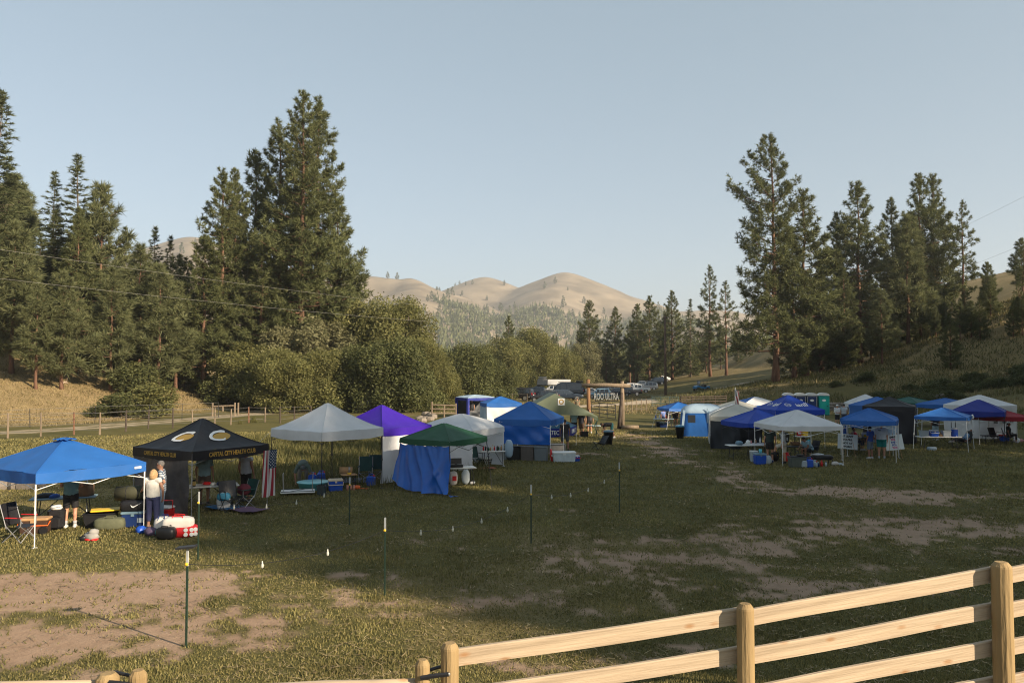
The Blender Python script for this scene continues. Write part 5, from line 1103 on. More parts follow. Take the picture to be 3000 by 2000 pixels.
small('ice_bag', 'white and blue printed sack leaning under the black canopy', 'sack', g(655, 1494), [('sack', WPL, MB().ell((0, 0, .28), (.22, .12, .30), 12, 8, .7, .04)), ('print', M('sack blue print', (.06, .28, .42), .6), MB().ell((0, -.01, .42), (.215, .125, .15), 12, 6, .7, .02))], R(10), 'bags on the grass')
ch = camp_chair('dark green camp chair piled with jackets under the black canopy', g(715, 1490), R(-35), GRC, STEEL); MB().ell((0, .0, .62), (.24, .18, .18), 12, 8, .9, .14).build('jacket', M('maroon cloth', (.12, .02, .03), .9), ch, True)
camp_chair('folded camp chair with white labels leaning beside the sack', g(676, 1496), R(40), BKP, DKS)
ym = T('ground_mat', 'blue and plum ground mat under the black canopy edge', 'mat', g(700, 1496), R(62)); MB().grid(lambda u, v: V3(((u - .5) * .75, (v - .5) * 1.1 + .65, .085 + .015 * math.sin(v * 9))), 6, 10).build('blue_half', M('mat blue', (.015, .14, .32), .8), ym, True); MB().grid(lambda u, v: V3(((u - .5) * .75, (v - .5) * 1.1 - .45, .088 + .02 * math.sin(v * 8 + 1))), 6, 10).build('plum_half', M('mat plum', (.12, .07, .12), .8), ym, True)
def us_flag(root, w, h, fn):
    """stripes as single strips, canton and stars; fn(u 0..1 along the fly, v 0..1 down) -> local point"""
    for i in range(13):
        a, b = i / 13, (i + 1) / 13; u0 = .4 if i < 7 else 0
        MB().grid(lambda u, v: fn(u0 + (1 - u0) * u, a + (b - a) * v), 14, 1).build('stripe', M('flag red', (.30, .02, .035), .8, .05, trans=.2) if i % 2 == 0 else M('flag white', (.62, .62, .60), .8, .05, trans=.2), root, True)
    MB().grid(lambda u, v: fn(.4 * u, 7 / 13 * v), 8, 6).build('canton', M('flag blue', (.02, .045, .09), .8, .05, trans=.2), root, True)
    s = MB()
    for r in range(9):
        for c in range(6 if r % 2 == 0 else 5):
            cu, cv = .4 * ((c + (.5 if r % 2 == 0 else 1)) / 6), 7 / 13 * (r + .5) / 9; k = len(s.v)
            n0 = (fn(cu + .01, cv) - fn(cu, cv)).cross(fn(cu, cv + .01) - fn(cu, cv)).normalized() * .006
            for sg in (1, -1):
                s.add([fn(cu + .016 * (1 if j % 2 == 0 else .42) * math.sin(j * PI / 5), cv - .026 * (1 if j % 2 == 0 else .42) * math.cos(j * PI / 5)) + n0 * sg for j in range(10)], [tuple(range(10))])
    s.build('stars', PRW, root)
fl = T('hanging_flag', 'large striped flag with stars hanging by the right leg of the black canopy', 'flag', t2.root.matrix_basis @ t2.side(0, .98, 0, .03), t2.root.rotation_euler.z + .35)
us_flag(fl, 1.5, .9, lambda u, v: V3((.42 - v * .86 * (1 + .10 * u) + .10, -.02 + .05 * math.sin(v * 14 + u * 1.5) * (.4 + u), 1.80 - 1.52 * u + .03 * v)) if True else None)
# white canopy
ut = T('upturned_table', 'white folding table lying upside down with its legs in the air', 'table', g(873, 1448), R(14), 'folding tables'); MB().rbox((0, 0, .12), (1.2, .74, .05), .02).build('table_top', WPL, ut); f_ = MB()
for y in (-.33, .33): f_.tube((-.58, y, .155), (.58, y, .155), .014, n=4)
f_.tube((-.3, -.33, .16), (.3, .33, .16), .008, n=4); f_.build('frame', DKS, ut)
for x in (-.5, .5):
    for y in (-.3, .3): MB().tube((x, y, .14), (x * 1.05, y, .76), .013, n=5).build('leg', STEEL, ut)
    MB().tube((x * 1.05, -.3, .755), (x * 1.05, .3, .755), .013, n=5).build('leg_bar', STEEL, ut)
kp = T('paddling_pool', 'turquoise plastic paddling pool behind the upturned table', 'pool', g(918, 1432)); MB().lathe([(.44, 0), (.50, .02), (.56, .26), (.60, .28), (.60, .255), (.58, .25), (.5, .0)], n=26).build('basin', CYP, kp, True); MB().lathe([(.57, .262), (.62, .285), (.57, .300)], n=26).build('rim', M('pale turquoise plastic', (.30, .66, .72), .35), kp, True)
jug('blue water jug with a red cap standing in the paddling pool', g(915, 1424) + V3((0, 0, .12)), .42); jug('blue water jug behind the paddling pool', g(941, 1412), .46, rz=.3); jug('blue water jug alone under the purple canopy edge', g(1087, 1423), .46, rz=-.2)
cooler('blue cooler with a cream lid in front of the white canopy', g(983, 1437), .52, .38, .44, R(18), BLP, M('cream plastic', (.62, .52, .38), .4), M('cream plastic', 0), up=False)
tote('small dark waste bin at the white canopy leg', g(942, 1449), .30, .30, .36, 0, M('slate plastic', (.03, .045, .05), .5), name='waste_bin')
for px, py, l in ((1071, 1412, 'dark green camp chair, left of the pair under the purple canopy'), (1100, 1406, 'dark green camp chair, right of the pair under the purple canopy')): camp_chair(l, g(px, py), R(8), GRC, STEEL, h=1.0)
tc_ = table('low camp table with small cookware behind the blue cooler', g(1022, 1426), R(20), .6, .45, .5, TAN, DKS)
small('camp_lamp', 'grey camp lamp on the low camp table', 'lamp', top(tc_, 0, -.1, .5), [('base', YEL, cup(.08, .06)), ('stem', STEEL, MB().tube((0, 0, .06), (0, 0, .28), .035, n=8))]); small('wood_board', 'tilted wooden board at the back of the low camp table', 'board', top(tc_, -.1, .12, .5), [('board', TAN, MB().box((0, 0, .14), (.5, .03, .24), 0, -.3))])
gs = T('ground_sheet', 'dark blue ground sheet under the white canopy', 'mat', g(1030, 1412), R(8)); MB().grid(lambda u, v: V3(((u - .5) * 1.9, (v - .5) * 1.4, .09 + .02 * math.sin(u * 14) * math.cos(v * 9))), 12, 8).build('sheet', M('navy sheet', (.01, .03, .10), .5), gs, True)
small('orange_reel', 'orange toy reel lying by the blue cooler', 'toy', g(1045, 1432), [('ring', ORP, MB().lathe([(.07, 0), (.13, .02), (.13, .12), (.07, .14)], n=14)), ('tail', ORP, MB().tube((.1, 0, .03), (.45, -.05, .02), .02, n=5))]); small('bottle_pack', 'pack of orange capped bottles beside the blue cooler', 'bottles', g(1018, 1436), [('bottle', M('salmon plastic', (.5, .22, .15), .4), cup(.05, .2).lathe([(.05, 0), (.045, .2)], (.12, 0, 0), 8).lathe([(.05, 0), (.045, .2)], (.24, 0, 0), 8))])
# green and white domed canopies
tg = table('white folding table under the green canopy', g(1352, 1420), R(16), 1.1, .6, .70, WPL, DKS)
st = T('camp_stove', 'black two burner camp stove on the white table under the green canopy', 'stove', top(tg, -.22, 0, .705), R(16)); MB().rbox((0, 0, .05), (.52, .32, .10), .02).build('body', BKP, st); MB().box((0, .17, .2), (.52, .015, .26), 0, -.15).build('wind_shield', DKS, st)
for x in (-.13, .13): MB().lathe([(.02, .1), (.09, .105), (.09, .12), (.02, .12)], (x, 0, 0), 12).build('burner', STEEL, st)
hb = bag('white carrier bag with red print hanging from the table edge', top(tg, -.4, -.36, .08), (.17, .10, .27), M('carrier bag film', (.66, .62, .58), .5, trans=.2), R(16), 'carrier_bag'); MB().box((0.02, -.112, .25), (.16, .006, .18)).build('red_print', RDP, hb)
bag('clear grey carrier bag hanging under the white table', top(tg, .1, -.30, .10), (.16, .12, .28), CLR, 0, 'carrier_bag')
for px in (1365, 1385): small('sneaker', 'white sneaker lying on the grass, %s of the pair' % ('left' if px < 1370 else 'right'), 'shoe', g(px, 1418), [('upper', WPL, MB().ell((0, 0, .06), (.14, .055, .06), 10, 6, .8)), ('sole', GRP, MB().ell((0, 0, .018), (.15, .06, .018), 10, 4, .7))], random.uniform(0, 2), 'shoes on the grass')
td = table('white folding table with bottles before the white domed wall', g(1443, 1366), R(12), 1.15, .6, .74, WPL, DKS)
for i in range(9): bottle('small %s bottle in the row on the white table by the domed canopy' % ['red', 'dark', 'green', 'amber', 'white'][i % 5], top(td, -.42 + .105 * i, random.uniform(-.12, .12), .745), random.uniform(.16, .27), .04, [RDP, BKP, C_GREEN, TAN, WPL][i % 5], [WPL, YEL, BKP][i % 3])
lb = T('laundry_basket', 'white slatted laundry basket on the brown mat', 'basket', g(1423, 1366)); MB().lathe([(.17, 0), (.24, .40), (.26, .42), (.235, .41)], n=18).build('basket', WPL, lb, True)
h_ = MB()
for j in range(3):
    for i in range(16): a = i * PI / 8 + j * .2; r_ = .19 + .045 * j; h_.box((r_ * math.cos(a), r_ * math.sin(a), .10 + .11 * j), (.02, .045, .06), a)
tag(h_.build('holes', BKP, lb), kind='stuff')
camp_chair('striped green camp chair inside the domed canopy', g(1392, 1368), R(30), GRC, DKS)
bm_ = T('brown_mat', 'reddish brown mat at the domed canopy entrance', 'mat', g(1400, 1376), R(15)); MB().grid(lambda u, v: V3(((u - .5) * 1.6, (v - .5) * .7, .08 + .01 * math.sin(u * 9))), 8, 4).build('mat', M('rust cloth', (.20, .07, .035), .9), bm_, True)
bag('pale blue rubbish bag tied to the domed canopy corner', g(1491, 1366) + V3((0, 0, .45)), (.20, .18, .42), C_PALE, 0, 'rubbish_bag')
# bright blue canopy and gabled shelter
ic = cooler('long white ice chest on the grass before the bright blue canopy', g(1652, 1352), 1.12, .52, .50, R(4), M('ice chest white', (.46, .52, .54), .45), WPL, None, 'ice_chest'); 
for s in (-1, 1): MB().rbox((s * .59, 0, .3), (.05, .2, .08), .015).build('grip', WPL, ic)
small('red_float', 'red and black foam float leaning at the canopy leg', 'float', g(1617, 1352), [('float', RDP, MB().path([(0, 0, .0), (-.03, .05, .32), (-.05, .05, .62)], [.05, .07, .04], 8))], 0, 'small things by the ice chest')
cooler('small blue and white cooler at the end of the ice chest', g(1688, 1351), .32, .26, .30, R(20), BLP, WPL, RDP)
gc = T('grey_crate', 'grey wire pet crate standing behind the ice chest', 'crate', g(1632, 1328), R(5)); cr = MB()
for z in (0.02, .5):
    for a_, b_2 in (((-.4, -.3), (.4, -.3)), ((.4, -.3), (.4, .3)), ((.4, .3), (-.4, .3)), ((-.4, .3), (-.4, -.3))): cr.tube((*a_, z), (*b_2, z), .025, n=5)
for x, y in ((-.4, -.3), (.4, -.3), (.4, .3), (-.4, .3)): cr.tube((x, y, 0), (x, y, .5), .025, n=5)
cr.build('frame', GRP, gc); MB().box((0, 0, .26), (.76, .56, .46)).build('panel', GRYC, gc)
tt = table('pale folding table under the right end of the gabled shelter', g(1729, 1278), R(-14), 1.5, .74, .76, M('pale blue plastic', (.42, .52, .55), .45), DKS)
tote('black crate under the pale folding table', g(1712, 1280), .5, .4, .4, .2, BKP)
def trash(label, p, top_m, bag_m=None):
    o = T('rubbish_bin', label, 'bin', p, 0, 'rubbish bins'); MB().lathe([(.22, 0), (.30, .78), (.31, .80)], n=16).build('body', BKP, o, True); MB().lathe([(.315, .76), (.33, .80), (.30, .86), (.05, .90), (.01, .9)], n=16).build('lid', top_m, o, True)
    for s in (-1, 1): MB().box((s * .32, 0, .62), (.05, .14, .05)).build('grip', BKP, o)
    return o
trash('tall rubbish bin in front of the bending man', g(1783, 1302), M('slate lid', 0)); trash('black rubbish bin with a blue bag in the open grass', g(1992, 1284), M('blue bin bag', (.06, .20, .32), .35))
lc = camp_chair('black low camp chair tipped back beside the tall bin', g(1752, 1318), R(-60), BKP, DKS); lc.rotation_euler = (R(-14), 0, R(-60))
# small slant leg canopy
tk = table('white table with drinks under the small slant leg canopy', g(1944, 1254), R(-14), 1.6, .7, .76, M('pale blue plastic', 0), DKS); table('black table at the back of the small slant leg canopy', g(2003, 1252), R(-5), 1.8, .7, .78, BKP, DKS)
cooler('dark blue cooler under the drinks table', g(1944, 1252), .6, .4, .42, R(-10), DBP, M('slate lid', 0)); tote('dark crate at the end of the drinks table', g(1930, 1249), .45, .4, .4, 0, BKP)
for i in range(5): bottle('%s bottle on the drinks table under the slant leg canopy' % ['blue', 'white', 'dark', 'red', 'clear'][i], top(tk, -.6 + .28 * i, .1, .77), .28, .05, [BLP, WPL, BKP, RDP, CLR][i], WPL)
small('round_cushion', 'tan and white round cushion beside the cabin tent', 'cushion', g(2011, 1277), [('cushion', TAN, MB().ell((0, 0, .28), (.24, .2, .27), 12, 8)), ('white_side', WPL, MB().ell((.12, -.05, .28), (.17, .17, .22), 12, 8))], 0, 'soft things on the grass')
# flag on a pole
fp = T('flag_pole', 'small striped flag drooping on a thin white pole among the canopies', 'flag', g(2150, 1282) * 1.0); fp.location = on(15.2, 54.5); MB().tube((0, 0, 0), (.05, 0, 3.35), .025, n=6).build('pole', WHT, fp)
us_flag(fp, .9, .6, lambda u, v: V3((.06 + .10 * math.sin(v * 10 + u * 2) + .22 * v, .05 * math.sin(v * 9), 3.22 - .30 * v * .6 - 1.0 * u * (1 - .12 * v))))
# kitchen under the grey white canopy
tk1 = table('long white kitchen table in front of the dark mesh walls', g(2183, 1345), R(8), 1.9, .7, .74, WPL, DKS); tk2 = table('second white table end with clutter under the royal blue canopy', g(2222, 1340), R(8), 1.2, .7, .74, WPL, DKS)
heap('blue patterned cloth heaped on the long kitchen table', top(tk1, -.3, 0, .745), [((0, 0, .08), (.34, .18, .12), M('dusty blue cloth', (.12, .20, .26), .8)), ((.45, 0, .1), (.12, .1, .14), WPL)])
for i in range(4): bottle('%s bottle on the cluttered second table' % ['pink', 'cream', 'white', 'dark'][i], top(tk2, -.4 + .25 * i, 0, .75), .16 + .07 * i, .05, [M('pink plastic', (.6, .25, .25), .4), TAN, WPL, BKP][i], WPL)
tote('clear tub with a grey lid beside the blue kitchen cooler', g(2208, 1352), .34, .3, .5, 0, CLR, WPL); cooler('big blue cooler with a pale lid and a blue cup on top', g(2226, 1359), .52, .42, .52, R(3), BLP, M('slate lid', 0)); small('blue_cup', 'turquoise cup standing on the big blue cooler', 'cup', g(2228, 1359) + V3((0, 0, .53)), [('cup', CYP, cup(.08, .18))])
bag('clear plastic bag leaning on the big blue cooler', g(2250, 1359), (.17, .13, .22), CLR, 0, 'carrier_bag'); small('blue_mug', 'small blue mug on the grass by the plastic bag', 'mug', g(2262, 1356), [('mug', DBP, cup(.07, .14))])
bag('dark rucksack with a yellow strap behind the plastic bag', g(2270, 1350), (.2, .16, .28), BKP, 0, 'rucksack', YEL)
small('gas_bottle', 'red gas bottle under the lifted knee', 'gas bottle', g(2306, 1352), [('tank', RDP, MB().lathe([(.10, 0), (.15, .05), (.15, .30), (.08, .38)], n=14)), ('collar', RDP, MB().lathe([(.08, .36), (.09, .46)], n=10))], 0, 'kitchen things on the grass')
gb = tote('grey green storage bin the man rests a foot on', g(2335, 1368), .74, .46, .46, R(6), M('grey green plastic', (.085, .10, .085), .5), BKP); 
small('black_kettle', 'black kettle on the lid of the grey green bin', 'kettle', top(gb, .15, 0, .505), [('pan', BKP, MB().lathe([(.1, 0), (.16, .02), (.17, .08)], n=14)), ('handle', BKP, MB().tube((.16, 0, .06), (.42, -.05, .08), .015, n=5))])
jug('blue water jug at the front of the kitchen', g(2371, 1369), .46); jug('clear water jug left of the blue one', g(2355, 1369), .40, CLR, WPL); jug('clear water jug right of the blue one', g(2388, 1366), .30, CLR, RDP)
gr = T('charcoal_grill', 'low black grill with a foil covered pan on it', 'grill', g(2408, 1360), R(5)); MB().rbox((0, 0, .34), (.95, .5, .22), .06).build('firebox', BKP, gr); MB().lathe([(.20, .45), (.26, .47), (.24, .50), (.05, .54)], (-.2, 0, 0), 16, 1.2, .8).build('pan', M('foil', (.55, .58, .6), .3, metal=.5), gr, True)
for x in (-.42, .42):
    for y in (-.2, .2): MB().tube((x, y, 0), (x, y, .24), .018, n=5).build('leg', DKS, gr)
bottle('red sauce bottle in front of the grill', g(2407, 1366), .30, .06, RDP, RDP); bottle('clear bottle with a pink label in front of the grill', g(2392, 1368), .26, .05, CLR, RDP); bottle('dark soda bottle in front of the grill', g(2398, 1367), .22, .045, DBP, WPL); bottle('clear bottle right of the red sauce bottle', g(2420, 1365), .22, .05, CLR, BLP)
heap('white plastic bag crumpled on the grass at the canopy leg', g(2447, 1362), [((0, 0, .08), (.20, .12, .10), M('carrier bag film', 0)), ((.22, -.02, .05), (.16, .08, .06), CLR)], 'plastic_bag', 'bag')
sf = table('high shelf table at the back of the kitchen', g(2352, 1330), R(5), .8, .5, .98, WPL, DKS); tote('yellow tub on the high shelf table', top(sf, .12, 0, .985), .3, .3, .26, 0, YEL); small('red_carton', 'red and white carton beside the yellow tub', 'carton', top(sf, -.2, 0, .985), [('carton', RDP, MB().box((0, 0, .13), (.2, .16, .26))), ('print', PRW, MB().box((0, -.085, .15), (.14, .01, .10)))])
tote('brown cardboard tray on the low kitchen table', g(2330, 1338) + V3((0, 0, .62)), .45, .35, .16, 0, M('cardboard', 0)); table('low kitchen table behind the hunched person', g(2335, 1340), R(4), 1.1, .6, .6, BKP, DKS)
camp_chair('camp chair holding the hunched person', g(2377, 1343), -R(70), BKP, DKS)
# notice boards on easels
def board(label, p, rz, lines, cols, tilt):
    o = T('notice_board', label, 'sign', p, rz, 'hand lettered notice boards'); b = MB().box((0, 0, 0), (1.0, .02, .78)).build('panel', M('board white', (.62, .68, .68), .6, .03), o, loc=(0, 0, .80), rot=(R(-10), R(tilt), 0))
    for i, (ln, c) in enumerate(zip(lines, cols)):
        zz = .27 - .54 * i / (len(lines) - 1); xs = -.02
        lettering(b, ln, .135, c, (lambda zz: lambda x, y, q: V3((x + xs, -.016 - q, y + zz)))(zz), bold=.006)
    for x in (-.34, .34): MB().tube((x * .6, .10, 1.28), (x, -.16, 0), .013, n=5).build('leg', TAN, o)
    MB().tube((0, .10, 1.25), (0, .48, 0), .013, n=5).build('back_leg', TAN, o); return o
pk = M('pink print', (.5, .02, .18), .6, 0); bl = M('blue print', (.02, .07, .35), .6, 0)
board("white hand lettered board that reads at least you're not at work", g(2484, 1338), R(-6), ['AT LEAST', "YOU'RE", 'NOT AT', 'WORK!'], [PRB] * 4, 5)
nb_ = board('white hand lettered board that reads smile you paid for this', g(2620, 1341), R(8), ['SMILE!', 'YOU', 'PAID', 'FOR', 'THIS'], [PRB, pk, bl, bl, pk], -5)
camp_chair('camp chair of the person in the red tank top', g(2506, 1318), R(40), BKP, DKS); table('small dark table behind the boy in blue', g(2535, 1320), R(5), 1.2, .6, .74, BKP, DKS)
small('food_carton', 'yellow and white carton on the small dark table', 'carton', g(2535, 1320) + V3((-.05, -.05, .745)), [('carton', WPL, MB().box((0, 0, .14), (.26, .2, .28))), ('band', YEL, MB().box((0, -.105, .12), (.2, .01, .12)))])
# table with coolers
tc3 = table('white folding table carrying tubs and coolers', g(2750, 1316), R(-3), 2.35, .70, .74, WPL, DKS)
for x, l in ((-.82, 'clear tub with a blue lid at the left end of the cooler table'), (.42, 'clear tub full of red packets on the cooler table')):
    tb_ = tote(l, top(tc3, x, 0, .745), .46, .34, .34, R(-3), CLR); MB().box((0, 0, .12), (.36, .26, .2)).build('contents', M('mixed packets', (.35, .12, .12), .6, .5, 14, col2=(.1, .1, .25)), tb_)
cooler('blue cooler with white lid in the middle of the cooler table', top(tc3, -.25, 0, .745), .44, .32, .36, R(-3), BLP, WPL, WPL)
dk = T('drink_dispenser', 'round blue drink dispenser with white top at the end of the cooler table', 'dispenser', top(tc3, .90, 0, .745)); MB().lathe([(.16, 0), (.18, .03), (.18, .40), (.17, .42)], n=18).build('body', BLP, dk, True); MB().lathe([(.185, .41), (.19, .47), (.12, .51), (.01, .52)], n=18).build('lid', WPL, dk, True); MB().tube((0, -.18, .06), (0, -.24, .05), .02, n=6).build('tap', WPL, dk)
bottle('amber jar between the tubs of the cooler table', top(tc3, .14, 0, .745), .18, .09, TAN, RDP)
small('bottle_crate', 'pack of water bottles in shrink wrap under the cooler table', 'bottles', g(2730, 1320), [('pack', CLR, MB().rbox((0, 0, .12), (.42, .28, .22), .03)), ('label_band', C_PALE, MB().box((0, 0, .12), (.425, .285, .08)))], 0, 'kitchen things on the grass')
camp_chair('reclined camp chair under the blue slant leg canopy', g(2826, 1313), -R(80), BKP, DKS, h=1.0)
camp_chair('camp chair under the red canopy', g(2955, 1297), R(60), BKP, DKS); camp_chair('empty dark camp chair left of the red canopy leg', g(2918, 1296), R(20), BKP, DKS); table('low table under the red canopy', g(2900, 1298), 0, 1.0, .5, .5, BKP, DKS)
cooler('dark blue cooler with a red lid under the red canopy', g(2942, 1292), .5, .38, .42, 0, BLP, RDP); heap('white clothes dropped under the red canopy', g(2978, 1294), [((0, 0, .1), (.3, .18, .16), WPL), ((.25, 0, .08), (.18, .14, .12), M('pink cloth', (.5, .25, .25), .9))])
# ------------------------------------------------------------------ vehicles
GLASS = M('dark car glass', (.015, .022, .030), .06, 0, spec=.9); TYRE = M('tyre rubber', (.015, .015, .015), .85, .1); RIM = M('alloy rim', (.42, .42, .42), .3, .05, metal=.8); TAIL = M('tail lamp red', (.45, .01, .015), .25, 0); LAMP = M('head lamp glass', (.65, .68, .7), .1, 0)
def paint(n, c): return M(n, c, .22, .03, 2, spec=.7)
P_BLK = paint('black paint', (.012, .011, .013)); P_WHT = paint('white paint', (.70, .70, .69)); P_NAV = paint('blue black paint', (.018, .028, .045)); P_SIL = paint('silver paint', (.36, .37, .38)); P_LBL = paint('pale blue paint', (.22, .36, .46)); P_GRY = paint('grey paint', (.10, .115, .13)); P_BLU = paint('bright blue paint', (.03, .20, .42))
# stations: x, z bottom, z belt, z top, half width bottom, belt, top
KIND = dict(
    suv=([(-2.62, .55, .95, 1.0, .80, .82, .80), (-2.55, .42, 1.08, 1.25, .90, .95, .86), (-2.30, .36, 1.12, 1.82, .94, .99, .80), (-1.0, .34, 1.12, 1.90, .96, 1.0, .80), (.45, .34, 1.12, 1.86, .96, 1.0, .78), (.85, .34, 1.11, 1.55, .96, 1.0, .82), (1.30, .34, 1.08, 1.15, .96, 1.0, .92), (2.2, .36, 1.0, 1.07, .94, .97, .88), (2.52, .42, .85, .96, .88, .90, .80), (2.62, .55, .7, .75, .80, .82, .76)], 1.62, -1.55, .38, (-2.45, -2.28), (.5, 1.27), [(-2.15, -1.25), (-1.15, -.25), (-.15, .95)]),
    sedan=([(-2.35, .5, .8, .85, .75, .78, .7), (-2.25, .38, .95, 1.05, .85, .88, .8), (-1.75, .32, .95, 1.10, .88, .90, .75), (-1.0, .30, .94, 1.44, .88, .90, .64), (.1, .30, .93, 1.46, .88, .90, .64), (.65, .30, .92, 1.20, .88, .90, .70), (1.05, .30, .90, .96, .88, .90, .80), (2.0, .32, .78, .82, .86, .87, .78), (2.35, .45, .6, .65, .76, .78, .7)], 1.42, -1.38, .33, (-1.72, -1.05), (.15, 1.0), [(-1.35, -.45), (-.38, .75)]),
    pickup=([(-2.95, .6, 1.05, 1.08, .90, .93, .90), (-2.88, .48, 1.12, 1.15, .94, .97, .95), (-.98, .42, 1.12, 1.15, .96, 1.0, .97), (-.92, .42, 1.12, 1.78, .96, 1.0, .78), (0, .42, 1.12, 1.90, .96, 1.0, .78), (.62, .42, 1.12, 1.86, .96, 1.0, .78), (1.0, .42, 1.12, 1.55, .96, 1.0, .82), (1.42, .42, 1.12, 1.20, .96, 1.0, .92), (2.55, .45, 1.08, 1.14, .95, .98, .90), (2.85, .55, .85, .95, .88, .92, .85)], 1.85, -1.85, .40, (-.97, -.90), (.66, 1.38), [(-.78, -.05), (.05, 1.05)]),
    van=([(-3.0, .55, 1.2, 1.25, .90, .95, .9), (-2.95, .45, 1.30, 2.50, .95, .99, .82), (-2.0, .42, 1.30, 2.66, .96, 1.0, .84), (1.0, .42, 1.30, 2.66, .96, 1.0, .84), (1.55, .42, 1.28, 2.40, .96, 1.0, .84), (2.05, .42, 1.22, 1.75, .96, 1.0, .88), (2.35, .42, 1.15, 1.26, .95, .98, .9), (2.85, .46, .95, 1.05, .90, .93, .85), (3.0, .6, .75, .8, .84, .86, .8)], 1.95, -1.75, .37, (-3.0, -2.94), (1.5, 2.3), [(-2.6, -.2), (.0, .95), (1.05, 1.75)]))
def car(kind, label, p, rz, pm, sl=1.0, sh=1.0, name='parked_car', glass_side=None):
    o = T(name, label, 'car' if kind in ('suv', 'sedan') else kind.replace('pickup', 'pickup truck'), p, rz, 'cars parked on the meadow'); st, fx, rx, wr, rw, ws, sides = KIND[kind]
    o.scale = (sl, 1, sh); body = MB(); rings = []
    for x, zb, zl, zt, wb, wl, wt in st:
        h = [(wb * .8, zb), (wb, zb + .10), (wl, zb + (zl - zb) * .55), (wl * .985, zl), (wt, zt - .07 if zt - zl > .2 else zl + (zt - zl) * .6), (wt * .86, zt)]
        rings.append([(x, -y, z) for y, z in h] + [(x, y, z) for y, z in h[::-1]])
    n = 12; vs = [v for r in rings for v in r]; fs = [(i * n + j, i * n + (j + 1) % n, (i + 1) * n + (j + 1) % n, (i + 1) * n + j) for i in range(len(st) - 1) for j in range(n)]
    fs += [tuple(range(n - 1, -1, -1)), tuple(range((len(st) - 1) * n, len(st) * n))]; body.add(vs, fs); bo = body.build('body', pm, o)
    X = [s[0] for s in st]; ip = lambda x, k: float(np.interp(x, X, [s[k] for s in st]))
    for a, b in sides:
        for sg in (-1, 1):
            m = MB(); m.grid(lambda u, v: (lambda x: V3((x, sg * (ip(x, 5) * .985 + (ip(x, 6) - ip(x, 5) * .985) * (.08 + .84 * v) + .008), ip(x, 2) + (ip(x, 3) - .07 - ip(x, 2)) * (.08 + .84 * v))))(a + (b - a) * u), 6, 2); m.build('side_window', GLASS, o)
    for nm, (a, b) in (('windshield', ws), ('rear_window', rw)):
        m = MB(); off = .01; m.grid(lambda u, v: (lambda x: V3((x + (off if nm == 'windshield' else -off), (u * 2 - 1) * ip(x, 6) * .84, ip(x, 3) + .006)))(a + (b - a) * (.06 + .88 * v)), 4, 4); m.build(nm, GLASS, o)
    if kind == 'pickup': MB().box((-1.92, 0, 1.158), (1.75, 1.55, .02)).build('bed_floor', BKP, o)
    for x in (fx, rx):
        for sg in (-1, 1):
            MB().lathe([(wr * 1.22, -.02), (wr * 1.22, .02)], n=18).build('wheel_arch', BKP, o, loc=(x, sg * (ip(x, 4) + .005), wr * 1.02), rot=(PI / 2, 0, 0))
            w = MB().lathe([(.05, -.10), (wr * .9, -.11), (wr, -.06), (wr, .06), (wr * .9, .11), (.05, .10)], n=18).build('wheel', TYRE, o, True, loc=(x, sg * (ip(x, 4) - .05), wr), rot=(PI / 2, 0, 0))
            r = MB()
            for k in range(5): a = k * 2 * PI / 5; r.box((wr * .34 * math.cos(a), wr * .34 * math.sin(a), -.118 * -sg * -1 if False else 0), (wr * .62, wr * .18, .25), a)
            r.lathe([(.02, -.128), (wr * .18, -.128), (wr * .18, .128), (.02, .128)], n=10); r.lathe([(wr * .60, -.12), (wr * .68, -.12), (wr * .68, .12), (wr * .60, .12)], n=16); r.build('rim', RIM, w)
    xr, xf = st[1][0], st[-2][0]
    for sg in (-1, 1):
        MB().rbox((xr - .01, sg * ip(xr, 5) * .90, ip(xr, 2) - .06), (.12, .16, .34 if kind != 'sedan' else .16), .02).build('tail_light', TAIL, o); MB().rbox((xf + .02, sg * ip(xf, 5) * .80, ip(xf, 2) - .02), (.14, .30, .16), .02).build('headlight', LAMP, o)
        MB().rbox((ws[1] - .18, sg * (ip(ws[1], 5) + .11), ip(ws[1], 2) + .12), (.10, .20, .15), .02).build('mirror', pm, o)
        for a, b in sides[-2:]: MB().box((a + .15, sg * (ip(a, 5) + .012), ip(a, 2) - .08), (.18, .03, .035)).build('door_handle', RIM, o)
    for x, nm in ((st[0][0], 'rear_bumper'), (st[-1][0], 'front_bumper')): MB().rbox((x * .985, 0, .52), (.16, 1.66, .20), .04).build(nm, BKP, o)
    MB().box((st[-1][0] - .03, 0, .74), (.10, .8, .18)).build('grille', BKP, o); MB().box((st[0][0] - .005, 0, .85), (.03, .32, .15)).build('number_plate', PRW, o)
    return o
def pp(px, d): x = (px - 1500) / FPX * d; return on(x, d)
v1 = car('suv', 'long black car in front of the row with its side to the camp', pp(1512, 124), R(163), P_BLK, 1.08)
rk = MB()
for s in (-1, 1): rk.tube((-2.0, s * .7, 1.94), (.3, s * .7, 1.94), .025, n=5)
rk.build('roof_rack', BKP, v1)
car('suv', 'dark blue black car parked behind the long black one', pp(1558, 139), R(168), P_NAV, .95, .95)
v3 = car('pickup', 'dark pickup carrying a pop up tent on its roof', pp(1580, 147), R(175), P_NAV, name='pickup_truck')
MB().rbox((-.6, 0, 2.0), (2.0, 1.4, .16), .03).build('tent_base', BKP, v3); MB().prism([(-1.5, 2.08), (.4, 2.08), (.3, 3.1), (-.2, 3.5), (-1.1, 3.5), (-1.55, 3.0)], -.68, .68).build('roof_tent', GRYC, v3); MB().rbox((-.6, 0, 3.50), (1.6, 1.5, .10), .03).build('tent_top', C_CREAM, v3); MB().box((-.7, -.70, 2.75), (.8, .03, .8)).build('tent_window', C_MESH, v3)
